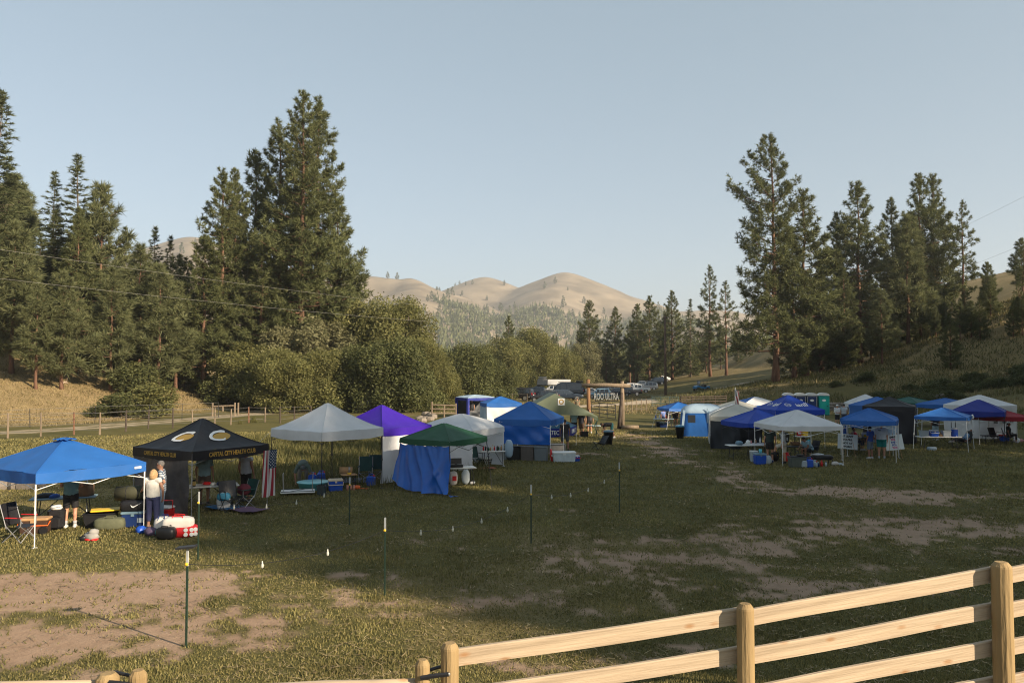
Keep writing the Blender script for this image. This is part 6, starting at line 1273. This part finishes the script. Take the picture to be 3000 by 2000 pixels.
v4 = car('pickup', 'pickup loaded with a white camper box', pp(1622, 154), R(172), P_WHT, name='camper_truck'); MB().prism([(-3.2, 1.2), (-1.0, 1.2), (-1.0, 2.0), (1.2, 2.0), (1.4, 2.35), (1.1, 3.0), (-3.2, 3.0)], -1.05, 1.05).build('camper_box', P_WHT, v4)
for z in (2.68, 2.45): MB().box((-.9, -1.055, z), (.9, .02, .16)).build('camper_window', GLASS, v4)
MB().box((-2.3, -1.055, 2.1), (.8, .02, .5)).build('camper_window', GLASS, v4)
v5 = car('van', 'tall dark camper van with roof gear and a spare wheel at the back', pp(1660, 139), R(170), P_NAV, 1.02, .98, 'camper_van'); MB().rbox((-2.2, 0, 2.80), (1.1, 1.3, .28), .05).build('roof_box', BKP, v5); MB().rbox((.2, 0, 2.72), (2.4, 1.3, .08), .02).build('solar_panel', M('solar glass', (.01, .015, .03), .1, 0), v5)
MB().lathe([(.05, -.1), (.36, -.1), (.36, .1), (.05, .1)], n=16).build('spare_wheel', TYRE, v5, loc=(-3.12, .3, 1.25), rot=(0, PI / 2, 0))
car('suv', 'dark green black car facing the arch in front of the camper van', pp(1655, 126), R(8), P_NAV, 1.05, .86)
car('suv', 'black car half hidden by the peak of the bright blue canopy', pp(1594, 119), R(172), P_BLK, .85, .85)
car('suv', 'pale blue car seen between the posts of the log arch', pp(1757, 134), R(165), P_LBL, .72, .9)
car('sedan', 'low dark blue sedan right of the hanging sign', pp(1811, 145), R(5), P_NAV, .95)
car('pickup', 'black pickup with its tailgate towards the track', pp(1840, 148), R(172), P_BLK, .85, .98, 'pickup_truck')
car('pickup', 'white crew cab pickup standing on the grass by the track', pp(1868, 170), R(172), P_WHT, .90, 1.0, 'pickup_truck')
car('suv', 'dark car in the back row above the arch beam', pp(1770, 172), R(178), P_GRY, .75, .95); car('suv', 'silver car in the back row between the arch posts', pp(1797, 166), R(176), P_SIL, .95, .95)
car('suv', 'white car in the back row behind the right arch post', pp(1841, 184), R(178), P_WHT, .85, .95); car('pickup', 'dark grey pickup in the back row behind the white pickup', pp(1880, 188), R(172), P_GRY, .9, .95, 'pickup_truck')
car('pickup', 'grey pickup at the far end of the back row', pp(1912, 205), R(175), P_GRY, .9, 1, 'pickup_truck'); car('suv', 'white car farthest along the track near the pole', pp(1934, 216), R(175), P_WHT, .9, .9); car('suv', 'silver car parked right of the white pickup', pp(1898, 178), R(170), P_SIL, .85, .95); car('suv', 'dark car at the tail of the row before the pole', pp(1922, 192), R(172), P_NAV, .85, .95); car('sedan', 'white sedan standing last beside the pole', pp(1938, 200), R(176), P_WHT, .9, 1)
car('sedan', 'dark sedan peeking out behind the camper van', pp(1722, 150), R(175), P_SIL, .9, 1)
# side by side buggy on the track
u = T('utility_buggy', 'bright blue open buggy with a roof, driving up the track', 'buggy', pp(2054, 146), R(195), 'cars parked on the meadow'); MB().prism([(-1.4, .5), (1.4, .5), (1.45, .85), (.8, 1.05), (-.2, .75), (-1.4, .95)], -.65, .65).build('body', P_BLU, u); MB().rbox((-.2, 0, 1.92), (1.5, 1.35, .07), .03).build('roof', BKP, u); MB().rbox((-.5, 0, .95), (.5, 1.2, .5), .06).build('seat', BKP, u)
for x, y, x2 in ((.7, .62, .45), (-.8, .62, -.85)):
    for s in (-1, 1): MB().tube((x, s * y, .8), (x2, s * y, 1.9), .03, n=5).build('roll_bar', DKS, u)
for x in (.95, -.95):
    for s in (-1, 1):
        w = MB().lathe([(.05, -.13), (.30, -.14), (.36, -.08), (.36, .08), (.30, .14), (.05, .13)], n=14).build('wheel', TYRE, u, loc=(x, s * .66, .36), rot=(PI / 2, 0, 0)); MB().lathe([(.02, -.145), (.16, -.145), (.16, .145), (.02, .145)], n=10).build('rim', RIM, w)
MB().grid(lambda a, b: V3((.72 - .25 * b, (a - .5) * 1.1, 1.05 + .8 * b)), 2, 2).build('windshield', GLASS, u)
rust = M('rusty red steel', (.22, .06, .03), .8, .3); im = T('hay_rake', 'rusty red farm rake standing in the meadow grass', 'farm tool', pp(1458, 128), R(15)); MB().tube((-1.6, 0, .5), (1.6, 0, .65), .06, n=6).build('beam', rust, im); MB().tube((1.6, 0, .6), (2.3, -.3, .3), .05, n=6).build('hitch', rust, im)
for i in range(6): MB().lathe([(.40, -.02), (.45, -.02), (.45, .02), (.40, .02)], n=16).build('rake_wheel', rust, im, loc=(-1.4 + .55 * i, .1, .48), rot=(PI / 2, 0, .5))
# ------------------------------------------------------------------ fences, posts, wires
WOOD = M('pale new rail wood', (.36, .275, .185), .65, .20, 2.2, .3, stretch=(.3, 3, 5), col2=(.47, .37, .26), spec=.25); POSTW = M('treated post wood', (.33, .225, .105), .7, .25, 3, .3, stretch=(3, 3, .35), col2=(.24, .175, .09), spec=.2); OLDW = M('weathered post wood', (.20, .155, .11), .9, .25, 3, .4, stretch=(3, 3, .4), spec=.1); DARKW = M('dark weathered wood', (.07, .055, .045), .9, .3, 3, .4, spec=.1); WIRE = M('fence wire', (.22, .21, .19), .5, 0, metal=.4); LOGW = M('bleached log', (.40, .31, .23), .9, .25, 2, .4, stretch=(.5, 3, 3)); LOGD = M('grey brown log', (.20, .145, .105), .9, .25, 2, .4); ROCK = M('field stone', (.21, .18, .15), .95, .25, 3, .6, spec=.1); KNOT = M('wood knot', (.40, .26, .15), .7, .2, 20)
# knots: small darker eyes along the rails, every board with its own
_t = WOOD.node_tree; _b = _t.nodes['Principled BSDF']; _s = _b.inputs['Base Color'].links[0].from_socket; _oi = _t.nodes.new('ShaderNodeObjectInfo'); _tc = _t.nodes.new('ShaderNodeTexCoord'); _ad = _t.nodes.new('ShaderNodeVectorMath'); _ad.operation = 'ADD'
_sc = _t.nodes.new('ShaderNodeVectorMath'); _sc.operation = 'SCALE'; _sc.inputs['Scale'].default_value = 37.0; _t.links.new(_oi.outputs['Random'], _sc.inputs[0]); _t.links.new(_tc.outputs['Object'], _ad.inputs[0]); _t.links.new(_sc.outputs[0], _ad.inputs[1])
_mp = _t.nodes.new('ShaderNodeMapping'); _mp.inputs['Scale'].default_value = (2.6, 1, 6.0); _t.links.new(_ad.outputs[0], _mp.inputs[0]); _vo = _t.nodes.new('ShaderNodeTexVoronoi'); _vo.inputs['Scale'].default_value = 1.0; _t.links.new(_mp.outputs[0], _vo.inputs['Vector'])
_mr = _t.nodes.new('ShaderNodeMapRange'); _mr.inputs[1].default_value = .05; _mr.inputs[2].default_value = .17; _mr.inputs[3].default_value = .95; _mr.inputs[4].default_value = 0; _t.links.new(_vo.outputs['Distance'], _mr.inputs[0])
_mx = _t.nodes.new('ShaderNodeMix'); _mx.data_type = 'RGBA'; _t.links.new(_mr.outputs[0], _mx.inputs[0]); _t.links.new(_s, _mx.inputs[6]); _mx.inputs[7].default_value = (.33, .19, .095, 1); _t.links.new(_mx.outputs[2], _b.inputs['Base Color'])
# pale rail fence in the foreground
RF = thing('rail_fence', 'pale new wooden rail fence rising across the foreground', 'fence', on(2.0, 7.1)); o0 = RF.location.copy()
POSTS = [(-.514, 6.67, 2.17, .074), (2.045, 7.07, 2.375, .075), (4.55, 7.48, 2.64, .088), (7.1, 7.9, 2.92, .08)]
def post(par, x, y, zt, r, mat=POSTW, name='post', z0=None, n=14):
    z0 = gz(x, y) - .3 if z0 is None else z0
    return MB().lathe([(r * 1.04, z0), (r, zt - .05), (r * .96, zt - .035), (r * .62, zt)], (x, y, 0), n).build(name, mat, par, loc=(-o0.x, -o0.y, -o0.z))
for x, y, z, r in POSTS: post(RF, x, y, z, r)
rnd = random.Random(4)
for (x0, y0, z0, _), (x1, y1, z1, _) in zip(POSTS[:-1], POSTS[1:]):
    for k in range(4):
        a = V3((x0, y0 + .115, z0 - .10 - .336 * k - .07)); b = V3((x1, y1 + .115, z1 - .07 - .336 * k - .07)); d = b - a; L = d.length - .02
        ang = math.atan2(d.y, d.x); el = math.asin(d.z / d.length); m = MB(); nseg = 10; ph = rnd.uniform(0, 6)
        vs = []
        for i in range(nseg + 1):
            t = i / nseg; bow = .006 * math.sin(t * PI * 2 + ph)
            for yy, zz in ((-.02, -.070), (-.02, .060), (-.012, .070), (.02, .070), (.02, -.070)): vs.append(((t - .5) * L, yy, zz + bow))
        fs = [(i * 5 + j, (i + 1) * 5 + j, (i + 1) * 5 + (j + 1) % 5, i * 5 + (j + 1) % 5) for i in range(nseg) for j in range(5)] + [(0, 1, 2, 3, 4), tuple(range(nseg * 5 + 4, nseg * 5 - 1, -1))]
        m.add(vs, fs); rl = m.build('rail', WOOD, RF, loc=(a + b) / 2 - o0, rot=(0, -el, ang))
# gate of round rails on the left of it
GT = thing('log_gate', 'low gate of round rails strapped to the first fence post', 'gate', on(-1.9, 6.65)); o0 = GT.location.copy()
for x, z, r in ((-.735, 2.045, .060), (-3.07, 1.96, .070), (-3.32, 1.935, .092)): post(GT, x, 6.64, z, r, name='gate_post')
for zz in (1.82, 1.42, 1.02): MB().path([(-3.0 + 2.22 * i / 6, 6.66, zz - .06 + .075 * i / 6 + .006 * math.sin(i * 2)) for i in range(7)], .052, 10).build('gate_rail', WOOD, GT, True, loc=-o0)
for zz in (1.80, 1.40): MB().path([(-5.6, 6.62, zz), (-4.4, 6.63, zz + .005), (-3.38, 6.65, zz + .012)], .062, 10).build('side_rail', WOOD, GT, True, loc=-o0)
for x0, x1, z in ((-.735, -.514, 1.92), (-3.07, -3.32, 1.86)):
    m = MB(); m.path([(x0 - .07 * (1 if x0 > x1 else -1) * -1 * -1, 6.64 - .02, z), (x0, 6.565, z + .005), ((x0 + x1) / 2, 6.57, z + .02), (x1, 6.575, z + .03)], .014, 6, flat=1.4); m.path([(x0, 6.70, z), ((x0 + x1) / 2, 6.72, z + .03), (x1, 6.735, z + .05)], .014, 6); m.build('strap', BKP, GT, loc=-o0); MB().ell((x1, 6.572, z + .03), (.014, .010, .014), 8, 5).build('bolt', STEEL, GT, loc=-o0)
# steel stakes with string lights
GSTK = M('green stake paint', (.022, .045, .030), .5, .15); TP = {}
def stake(k, px, py, ptop, label, cap=False):
    p = g(px, py); h = CAM_H - (ptop - 1090) * p.y / FPX - p.z; o = T('steel_stake', label, 'stake', p, random.uniform(-.3, .3), 'steel stakes holding the string lights'); m = MB(); m.box((0, 0, h * .41), (.036, .010, h * .82)); m.box((0, .014, h * .41), (.010, .030, h * .82))
    for i in range(14): m.box((0, -.008, h * .06 * i * .95 + .05), (.014, .008, .02))
    m.build('stake', GSTK, o); w = MB(); w.box((0, 0, h * .91), (.037, .0105, h * .18)); w.box((0, .014, h * .91), (.011, .030, h * .18)); w.build('white_tip', M('chalky white paint', (.42, .44, .44), .6, .15), o); MB().ell((0, -.02, h * .84), (.032, .026, .026), 8, 6).build('clip', YEL, o, True)
    if cap: MB().box((-.02, 0, h + .018), (.30, .16, .03), .2, 0, R(-6)).build('cap_board', DKS, o)
    TP[k] = V3((p.x, p.y, p.z + h * .84))
stake('A', 545, 1895, 1600, 'nearest steel stake with a flat board on top, standing in the dirt', True); stake('B', 1127, 1745, 1512, 'steel stake in the shaded grass, next after the one in the dirt'); stake('C', 1556, 1592, 1417, 'steel stake in the middle of the field'); stake('D', 1815, 1502, 1352, 'farthest steel stake on the worn path side of the field'); stake('E', 580, 1640, 1437, 'steel stake before the white table of the black canopy'); stake('F', 1024, 1537, 1395, 'thin steel stake in front of the white canopy')
TP['G'] = V3((5.6, 29.5, 1.3)); bulbm = M('bulb glass', (.70, .70, .62), .2, 0, trans=.3)
SL = thing('string_lights', 'sagging string of clear bulbs hung from stake to stake across the field', 'string lights', (0, 0, 0))
for a, b in (('A', 'B'), ('B', 'C'), ('C', 'D'), ('E', 'F')):
    p, q = TP[a], TP[b]; n = 16; f = lambda t: p.lerp(q, t) - V3((0, 0, .35 * 4 * t * (1 - t) * min(1, (q - p).length / 6)))
    MB().path([f(i / n) for i in range(n + 1)], .005, 4, False).build('cable', BKP, SL)
    k = max(3, int((q - p).length / 1.0))
    for i in range(1, k): c = f(i / k); MB().lathe([(.010, .04), (.012, .01), (.026, -.035), (.022, -.07), (.006, -.085)], c, 8).build('bulb', bulbm, SL, True)
# road fence on the left
def wire_fence(label, pts, group=None, tops=None, wires=4, mats=None, r=.065, posts_n=7):
    o = thing('wire_fence', label, 'fence', pts[0], 0, group); o0 = pts[0].copy(); rn = random.Random(len(pts)); tp = []
    for i, p in enumerate(pts):
        h = tops[i]; lean = V3((rn.uniform(-.05, .05), rn.uniform(-.05, .05), h)); m = MB().tube(p - V3((0, 0, .2)), p + lean, r * rn.uniform(.85, 1.15), r * .85, posts_n)
        m.build('post', (mats or [OLDW])[i % len(mats or [1])], o, loc=-o0); tp.append((p, lean))
    for w in range(wires):
        k = .22 + .74 * w / max(1, wires - 1); m = MB().path([p + l * k + V3((0, -.07, 0)) for p, l in tp], .010, 4, False); m.build('wire', WIRE, o, loc=-o0)
    return o
RFP = [(-60, 1292, 1212), (22.6, 1283, 1209), (119.5, 1278, 1208), (216.5, 1273, 1206), (292, 1273, 1207), (368, 1264, 1200), (434, 1256, 1199), (506, 1254, 1194), (564, 1248, 1199), (629, 1244, 1194), (676, 1244, 1197), (729, 1238, 1191), (776, 1236, 1192), (821, 1239, 1191), (863, 1232, 1190), (912, 1229, 1188)]
pts = [g(x, y) for x, y, t in RFP]; wire_fence('old wire fence of wooden posts along the left track', pts, tops=[CAM_H - (t - 1090) * p.y / FPX - p.z for (x, y, t), p in zip(RFP, pts)], mats=[OLDW, OLDW, OLDW, M('red brown post wood', (.17, .085, .05), .9, .2), OLDW, DARKW, DARKW, DARKW])
pts = [g(x, y) for x, y in ((-20, 1258), (88, 1252), (278, 1240), (437, 1232), (533, 1228), (640, 1222))]; wire_fence('thin steel post fence with white tips behind the left track', pts, tops=[1.5] * 6, wires=3, mats=[DKS], r=.030, posts_n=5)
for p in pts: pass
def frame(name, label, cat, pts, mat, par=None, r=.05, part='bar', n=6):
    o = thing(name, label, cat, pts[0][0]); o0 = V3(pts[0][0])
    for a, b in pts: MB().tube(V3(a) - o0, V3(b) - o0, r, n=n).build(part, mat, o)
    return o
def pz(px, d, z): x = (px - 1500) / FPX * d; return V3((x, d, gz(x, d) + z))
frame('wood_brace', 'H shaped wooden fence brace beside the left track', 'fence brace', [(pz(625, 80, 0), pz(625, 80, 1.35)), (pz(690, 80, 0), pz(690, 80, 1.35)), (pz(700, 81, 0), pz(700, 81, 1.3)), (pz(625, 80, 1.0), pz(690, 80, 1.05)), (pz(655, 80, 1.0), pz(655, 80, .5))], OLDW, r=.09)
frame('field_gate', 'weathered pole gate left of the screened pavilion', 'gate', [(pz(1266, 77, 0), pz(1266, 77, 1.55)), (pz(1336, 77, 0), pz(1336, 77, 1.4)), (pz(1266, 77, 1.25), pz(1336, 77, 1.2)), (pz(1266, 77, .85), pz(1336, 77, .85)), (pz(1266, 77, .45), pz(1336, 77, .45)), (pz(1302, 77, 0), pz(1302, 77, 1.2))], OLDW, r=.075)
mp = [(pz(1048 + 10 * i, 86, .15), pz(1048 + 10 * i, 86, 1.35)) for i in range(7)] + [(pz(1048, 86, .15 + .2 * j), pz(1108, 86, .15 + .2 * j)) for j in range(7)]
frame('mesh_panel', 'wire mesh panel leaning by the thicket behind the white canopy', 'panel', mp, WIRE, r=.014, part='wire', n=4)
tg_ = [(pz(1733, 78, .1), pz(1733, 78, 1.5)), (pz(1802, 75, -.0), pz(1802, 75, 1.4)), (pz(1755, 77, .1), pz(1755, 77, 1.5)), (pz(1778, 76, .1), pz(1778, 76, 1.45))] + [(pz(1733, 78, z), pz(1802, 75, z - .1)) for z in (.15, .5, .85, 1.15, 1.48)]
frame('tube_gate', 'open tubular steel gate standing inside the log arch', 'gate', tg_, DKS, r=.035)
cr_ = [(pz(1909, 101, 0), pz(1909, 101, 1.4)), (pz(1987, 101, 0), pz(1987, 101, 1.35))] + [(pz(1909, 101, z), pz(1987, 101, z)) for z in (.2, .5, .8, 1.05, 1.3)] + [(pz(1935, 101, .2), pz(1935, 101, 1.3)), (pz(1961, 101, .2), pz(1961, 101, 1.3))]
frame('corral_gate', 'teal grey steel corral gate at the end of the dark rails', 'gate', cr_, M('blue grey steel', (.06, .10, .10), .5), r=.04)
cr_ = [(pz(x, 101 + .02 * (x - 1990), 0), pz(x, 101 + .02 * (x - 1990), 1.4)) for x in (1993, 2026, 2060, 2094, 2126)] + [(pz(1993, 101, z), pz(2126, 103.7, z)) for z in (.3, .65, 1.0, 1.28)]
frame('corral_fence', 'dark plank corral fence behind the small slant leg canopy', 'fence', cr_, DARKW, r=.075, part='rail')
pts = [pz(x, 88 + .1 * (x - 1836) * .3, 0) for x in (1836, 1850, 1864, 1878, 1893)]; wire_fence('short fence of pale stakes right of the log arch', pts, tops=[1.45] * 5, mats=[OLDW], wires=3, r=.05)
pts = [pz(x, 118, 0) for x in (1418, 1455, 1500, 1545)]; wire_fence('sparse stake fence before the parked cars', pts, tops=[1.2] * 4, mats=[OLDW], wires=2, r=.03)
pts = [pz(x, 112, 0) for x in (1975, 1992, 2010, 2036)]; wire_fence('stake fence beside the bend of the track', pts, tops=[1.2] * 4, mats=[DARKW], wires=2, r=.03)
# log arch with hanging sign
A_ = thing('log_arch', 'log arch with a hanging lettered sign at the camp entrance', 'arch', on(7.3, 62.5)); o0 = A_.location.copy(); ORW = M('orange log wood', (.20, .105, .05), .85, .25, 2, .4, stretch=(3, 3, .4))
MB().path([(5.98, 62.5, -.2), (6.0, 62.5, 1.8), (5.97, 62.5, 3.85)], [.17, .16, .14], 10).build('post', ORW, A_, True, loc=-o0); MB().path([(8.62, 62.5, -.2), (8.66, 62.5, 1.8), (8.62, 62.5, 3.70)], [.18, .16, .15], 10).build('post', OLDW, A_, True, loc=-o0); MB().path([(8.30, 62.2, -.2), (8.45, 62.3, 1.2), (8.60, 62.42, 2.8)], [.15, .14, .11], 9).build('brace', DARKW, A_, True, loc=-o0)
MB().path([(5.45, 62.35, 3.38), (7.4, 62.35, 3.40), (9.25, 62.35, 3.34)], [.15, .16, .15], 10).build('beam', OLDW, A_, True, loc=-o0)
sg = MB()
for z in (2.80, 2.16): sg.box((7.36, 62.3, z), (1.74, .05, .06))
for x in (6.49, 8.23): sg.box((x, 62.3, 2.48), (.06, .05, .66))
for i in range(8): sg.box((6.7 + .19 * i, 62.33, 2.48), (.025, .03, .60))
so = sg.build('sign_frame', BKP, A_, loc=-o0); lettering(so, 'ROO ULTRA', .62, M('letter show-through grey', (.24, .25, .25), .5, .2), lambda x, y, o: V3((7.36 + x * .56, 62.255 - o, 2.49 + y * 1.15)), bold=.012, depth=.015)  # light showing through the cut-out letters is put in as solid grey colour
for x in (6.8, 7.9): MB().tube((x, 62.33, 2.82), (x, 62.35, 3.3), .012, n=4).build('chain', DKS, A_, loc=-o0)
lg_ = thing('log', 'short log lying at the foot of the right arch post', 'log', on(9.2, 62.0)); MB().path([(-.7, 0, .15), (.6, -.1, .16)], .15, 10).build('wood', OLDW, lg_, True); MB().lathe([(.001, 0), (.14, 0), (.14, .01), (.001, .012)], n=10).build('cut_end', TAN, lg_, loc=(.6, -.1, .16), rot=(PI / 2, 0, PI / 2))
# pole and wires
pb = g(1950, 1168); pb = on(25.4, 132); PL = thing('utility_pole', 'tall wooden utility pole beside the track', 'pole', pb); zt = at(1950, 926, 132).z - pb.z
MB().path([(0, 0, -.5), (0, 0, zt * .5), (0, 0, zt)], [.24, .20, .15], 9).build('pole', M('pole wood', (.10, .065, .045), .9, .2, 2, .3), PL, True); MB().box((0, -.15, zt - .35), (.9, .1, .12)).build('cross_arm', DARKW, PL); ins = MB()
for x in (-.35, .35): MB().lathe([(.03, 0), (.07, .05), (.05, .16)], (x, -.15, zt - .29), 8).build('insulator', GRP, PL)
WM = M('overhead wire', (.30, .29, .26), .5, 0)
def span(label, p, q, sag, r):
    o = thing('overhead_wire', label, 'wire', p); n = 40; MB().path([p.lerp(q, i / n) - p - V3((0, 0, sag * 4 * (i / n) * (1 - i / n))) for i in range(n + 1)], [r * (1 + (q.y / p.y - 1) * i / n) if False else r for i in range(n + 1)], 5, False).build('wire', WM, o)
pt = at(1950, 938, 132); pu = at(1950, 965, 132)
span('upper overhead wire crossing before the left wood', at(-60, 722, 46), pt, 1.2, .006); span('lower overhead wire crossing before the left wood', at(-60, 809, 46), pu, 1.1, .006)
span('upper overhead wire running up to the right over the pines', at(3060, 545, 60), pt, 2.6, .006); span('lower overhead wire running across the right pines', at(3060, 690, 60), pu, 2.8, .006)
# logs on the bank, boulders, rocks, stone wall, house
for (x0, y0), (x1, y1), r, m_, l in [((433, 1081), (627, 1163), .16, LOGW, 'longest pale fallen log running down the bank'), ((433, 1088), (488, 1122), .15, LOGW, 'pale fallen log lying beside the longest one'), ((520, 1086), (588, 1110), .28, LOGW, 'thick bleached log at the shaded end of the bank'), ((249, 1050), (333, 1105), .22, LOGD, 'grey brown log under the bushy pine'), ((336, 1116), (384, 1135), .16, LOGW, 'short log in the middle of the bank'), ((213, 1073), (239, 1092), .12, LOGD, 'thin dark branch lying above the bank'), ((248, 1077), (270, 1072), .12, LOGW, 'short pale branch at the top of the bank'), ((181, 1126), (200, 1126), .08, LOGW, 'small pale stick on the dry grass')]:
    a, b = g(x0, y0), g(x1, y1); o = thing('fallen_log', l, 'log', a, 0, 'fallen logs on the bank'); mid = a.lerp(b, .5) + V3((0, 0, .25)); MB().path([V3((0, 0, r)), mid - a + V3((0, 0, r * .6)), b - a + V3((0, 0, r))], [r, r * .85, r * .6], 8).build('trunk', m_, o, True)
    d = (b - a).normalized()
    for k in range(3): c = a.lerp(b, .3 + .25 * k) - a + V3((0, 0, r)); MB().tube(c, c + V3((random.uniform(-.3, .3), random.uniform(-.3, .3), .7)), r * .2, .01, 5).build('stub', m_, o)
for (x0, y0), (x1, y1), l in [((360, 1055), (342, 984), 'bare dead trunk leaning over the fallen logs'), ((588, 1104), (606, 1070), 'short bare snag at the end of the thick bleached log')]:
    a = g(x0, y0); b = at(x1, y1, a.y + .3); o = thing('dead_snag', l, 'dead tree', a, 0, 'dead wood on the bank'); MB().path([V3((0, 0, -.2)), (b - a) * .5 + V3((.1, 0, 0)), b - a], [.13, .10, .05], 7).build('trunk', LOGW, o, True); MB().tube((b - a) * .6, (b - a) * .6 + V3((.5, 0, .5)), .04, .01, 5).build('branch', LOGW, o)
def stone(c, d, e=.72): return MB().ell(c, d, 9, 6, e, .10, random.uniform(0, 3))
for i, (px, py, s) in enumerate(((6, 1432, .42), (44, 1430, .46), (74, 1431, .38), (102, 1428, .34))):
    o = thing('boulder', ['pale boulder at the picture edge behind the nearest blue canopy', 'largest pale boulder behind the nearest blue canopy', 'pale boulder third from the picture edge behind the canopy', 'small pale boulder ending the row behind the canopy'][i], 'boulder', g(px, py), 0, 'pale boulders'); stone((0, 0, s * .35), (s * 1.1, s * .8, s * .7)).build('stone', ROCK, o)
for i in range(11):
    px = random.uniform(1222, 1270); o = thing('rock', 'rough grey rock of the small pile behind the purple canopy', 'rock', g(px, random.uniform(1212, 1240)), 0, 'rocks piled behind the purple canopy'); s = random.uniform(.25, .55); stone((0, 0, s * .3), (s, s * .8, s * .6)).build('stone', ROCK, o)
sw = thing('stone_wall', 'low dry stone wall at the foot of the hill behind the portable toilets', 'wall', on(39, 88)); o0 = sw.location.copy(); me_ = [stone((0, 0, 0), (.42, .30, .20)).mesh('stone', ROCK) for _ in range(6)]
for i in range(150):
    t = random.random(); x = 27 + 20 * t; y = 96 - 9 * t + random.uniform(-.3, .3); row = i % 3
    link('stone', random.choice(me_), sw, (x - o0.x, y - o0.y, gz(x, y) + .14 + .30 * row - o0.z), (random.uniform(-.2, .2), random.uniform(-.2, .2), random.uniform(0, 3)))
hs_ = on((1280 - 1500) / FPX * 900, 900); ho = thing('farm_house', 'tiny white house among the trees of the far slope', 'house', hs_, .4); MB().box((0, 0, 3), (9, 7, 8)).build('wall', P_WHT, ho); MB().prism([(-4.2, 7), (4.2, 7), (0, 10)], -4.8, 4.8).build('roof', M('grey roofing', (.25, .24, .24), .8), ho)
for x in (-2, 2): MB().box((x, -3.52, 4), (1.2, .06, 1.6)).build('window', GLASS, ho)
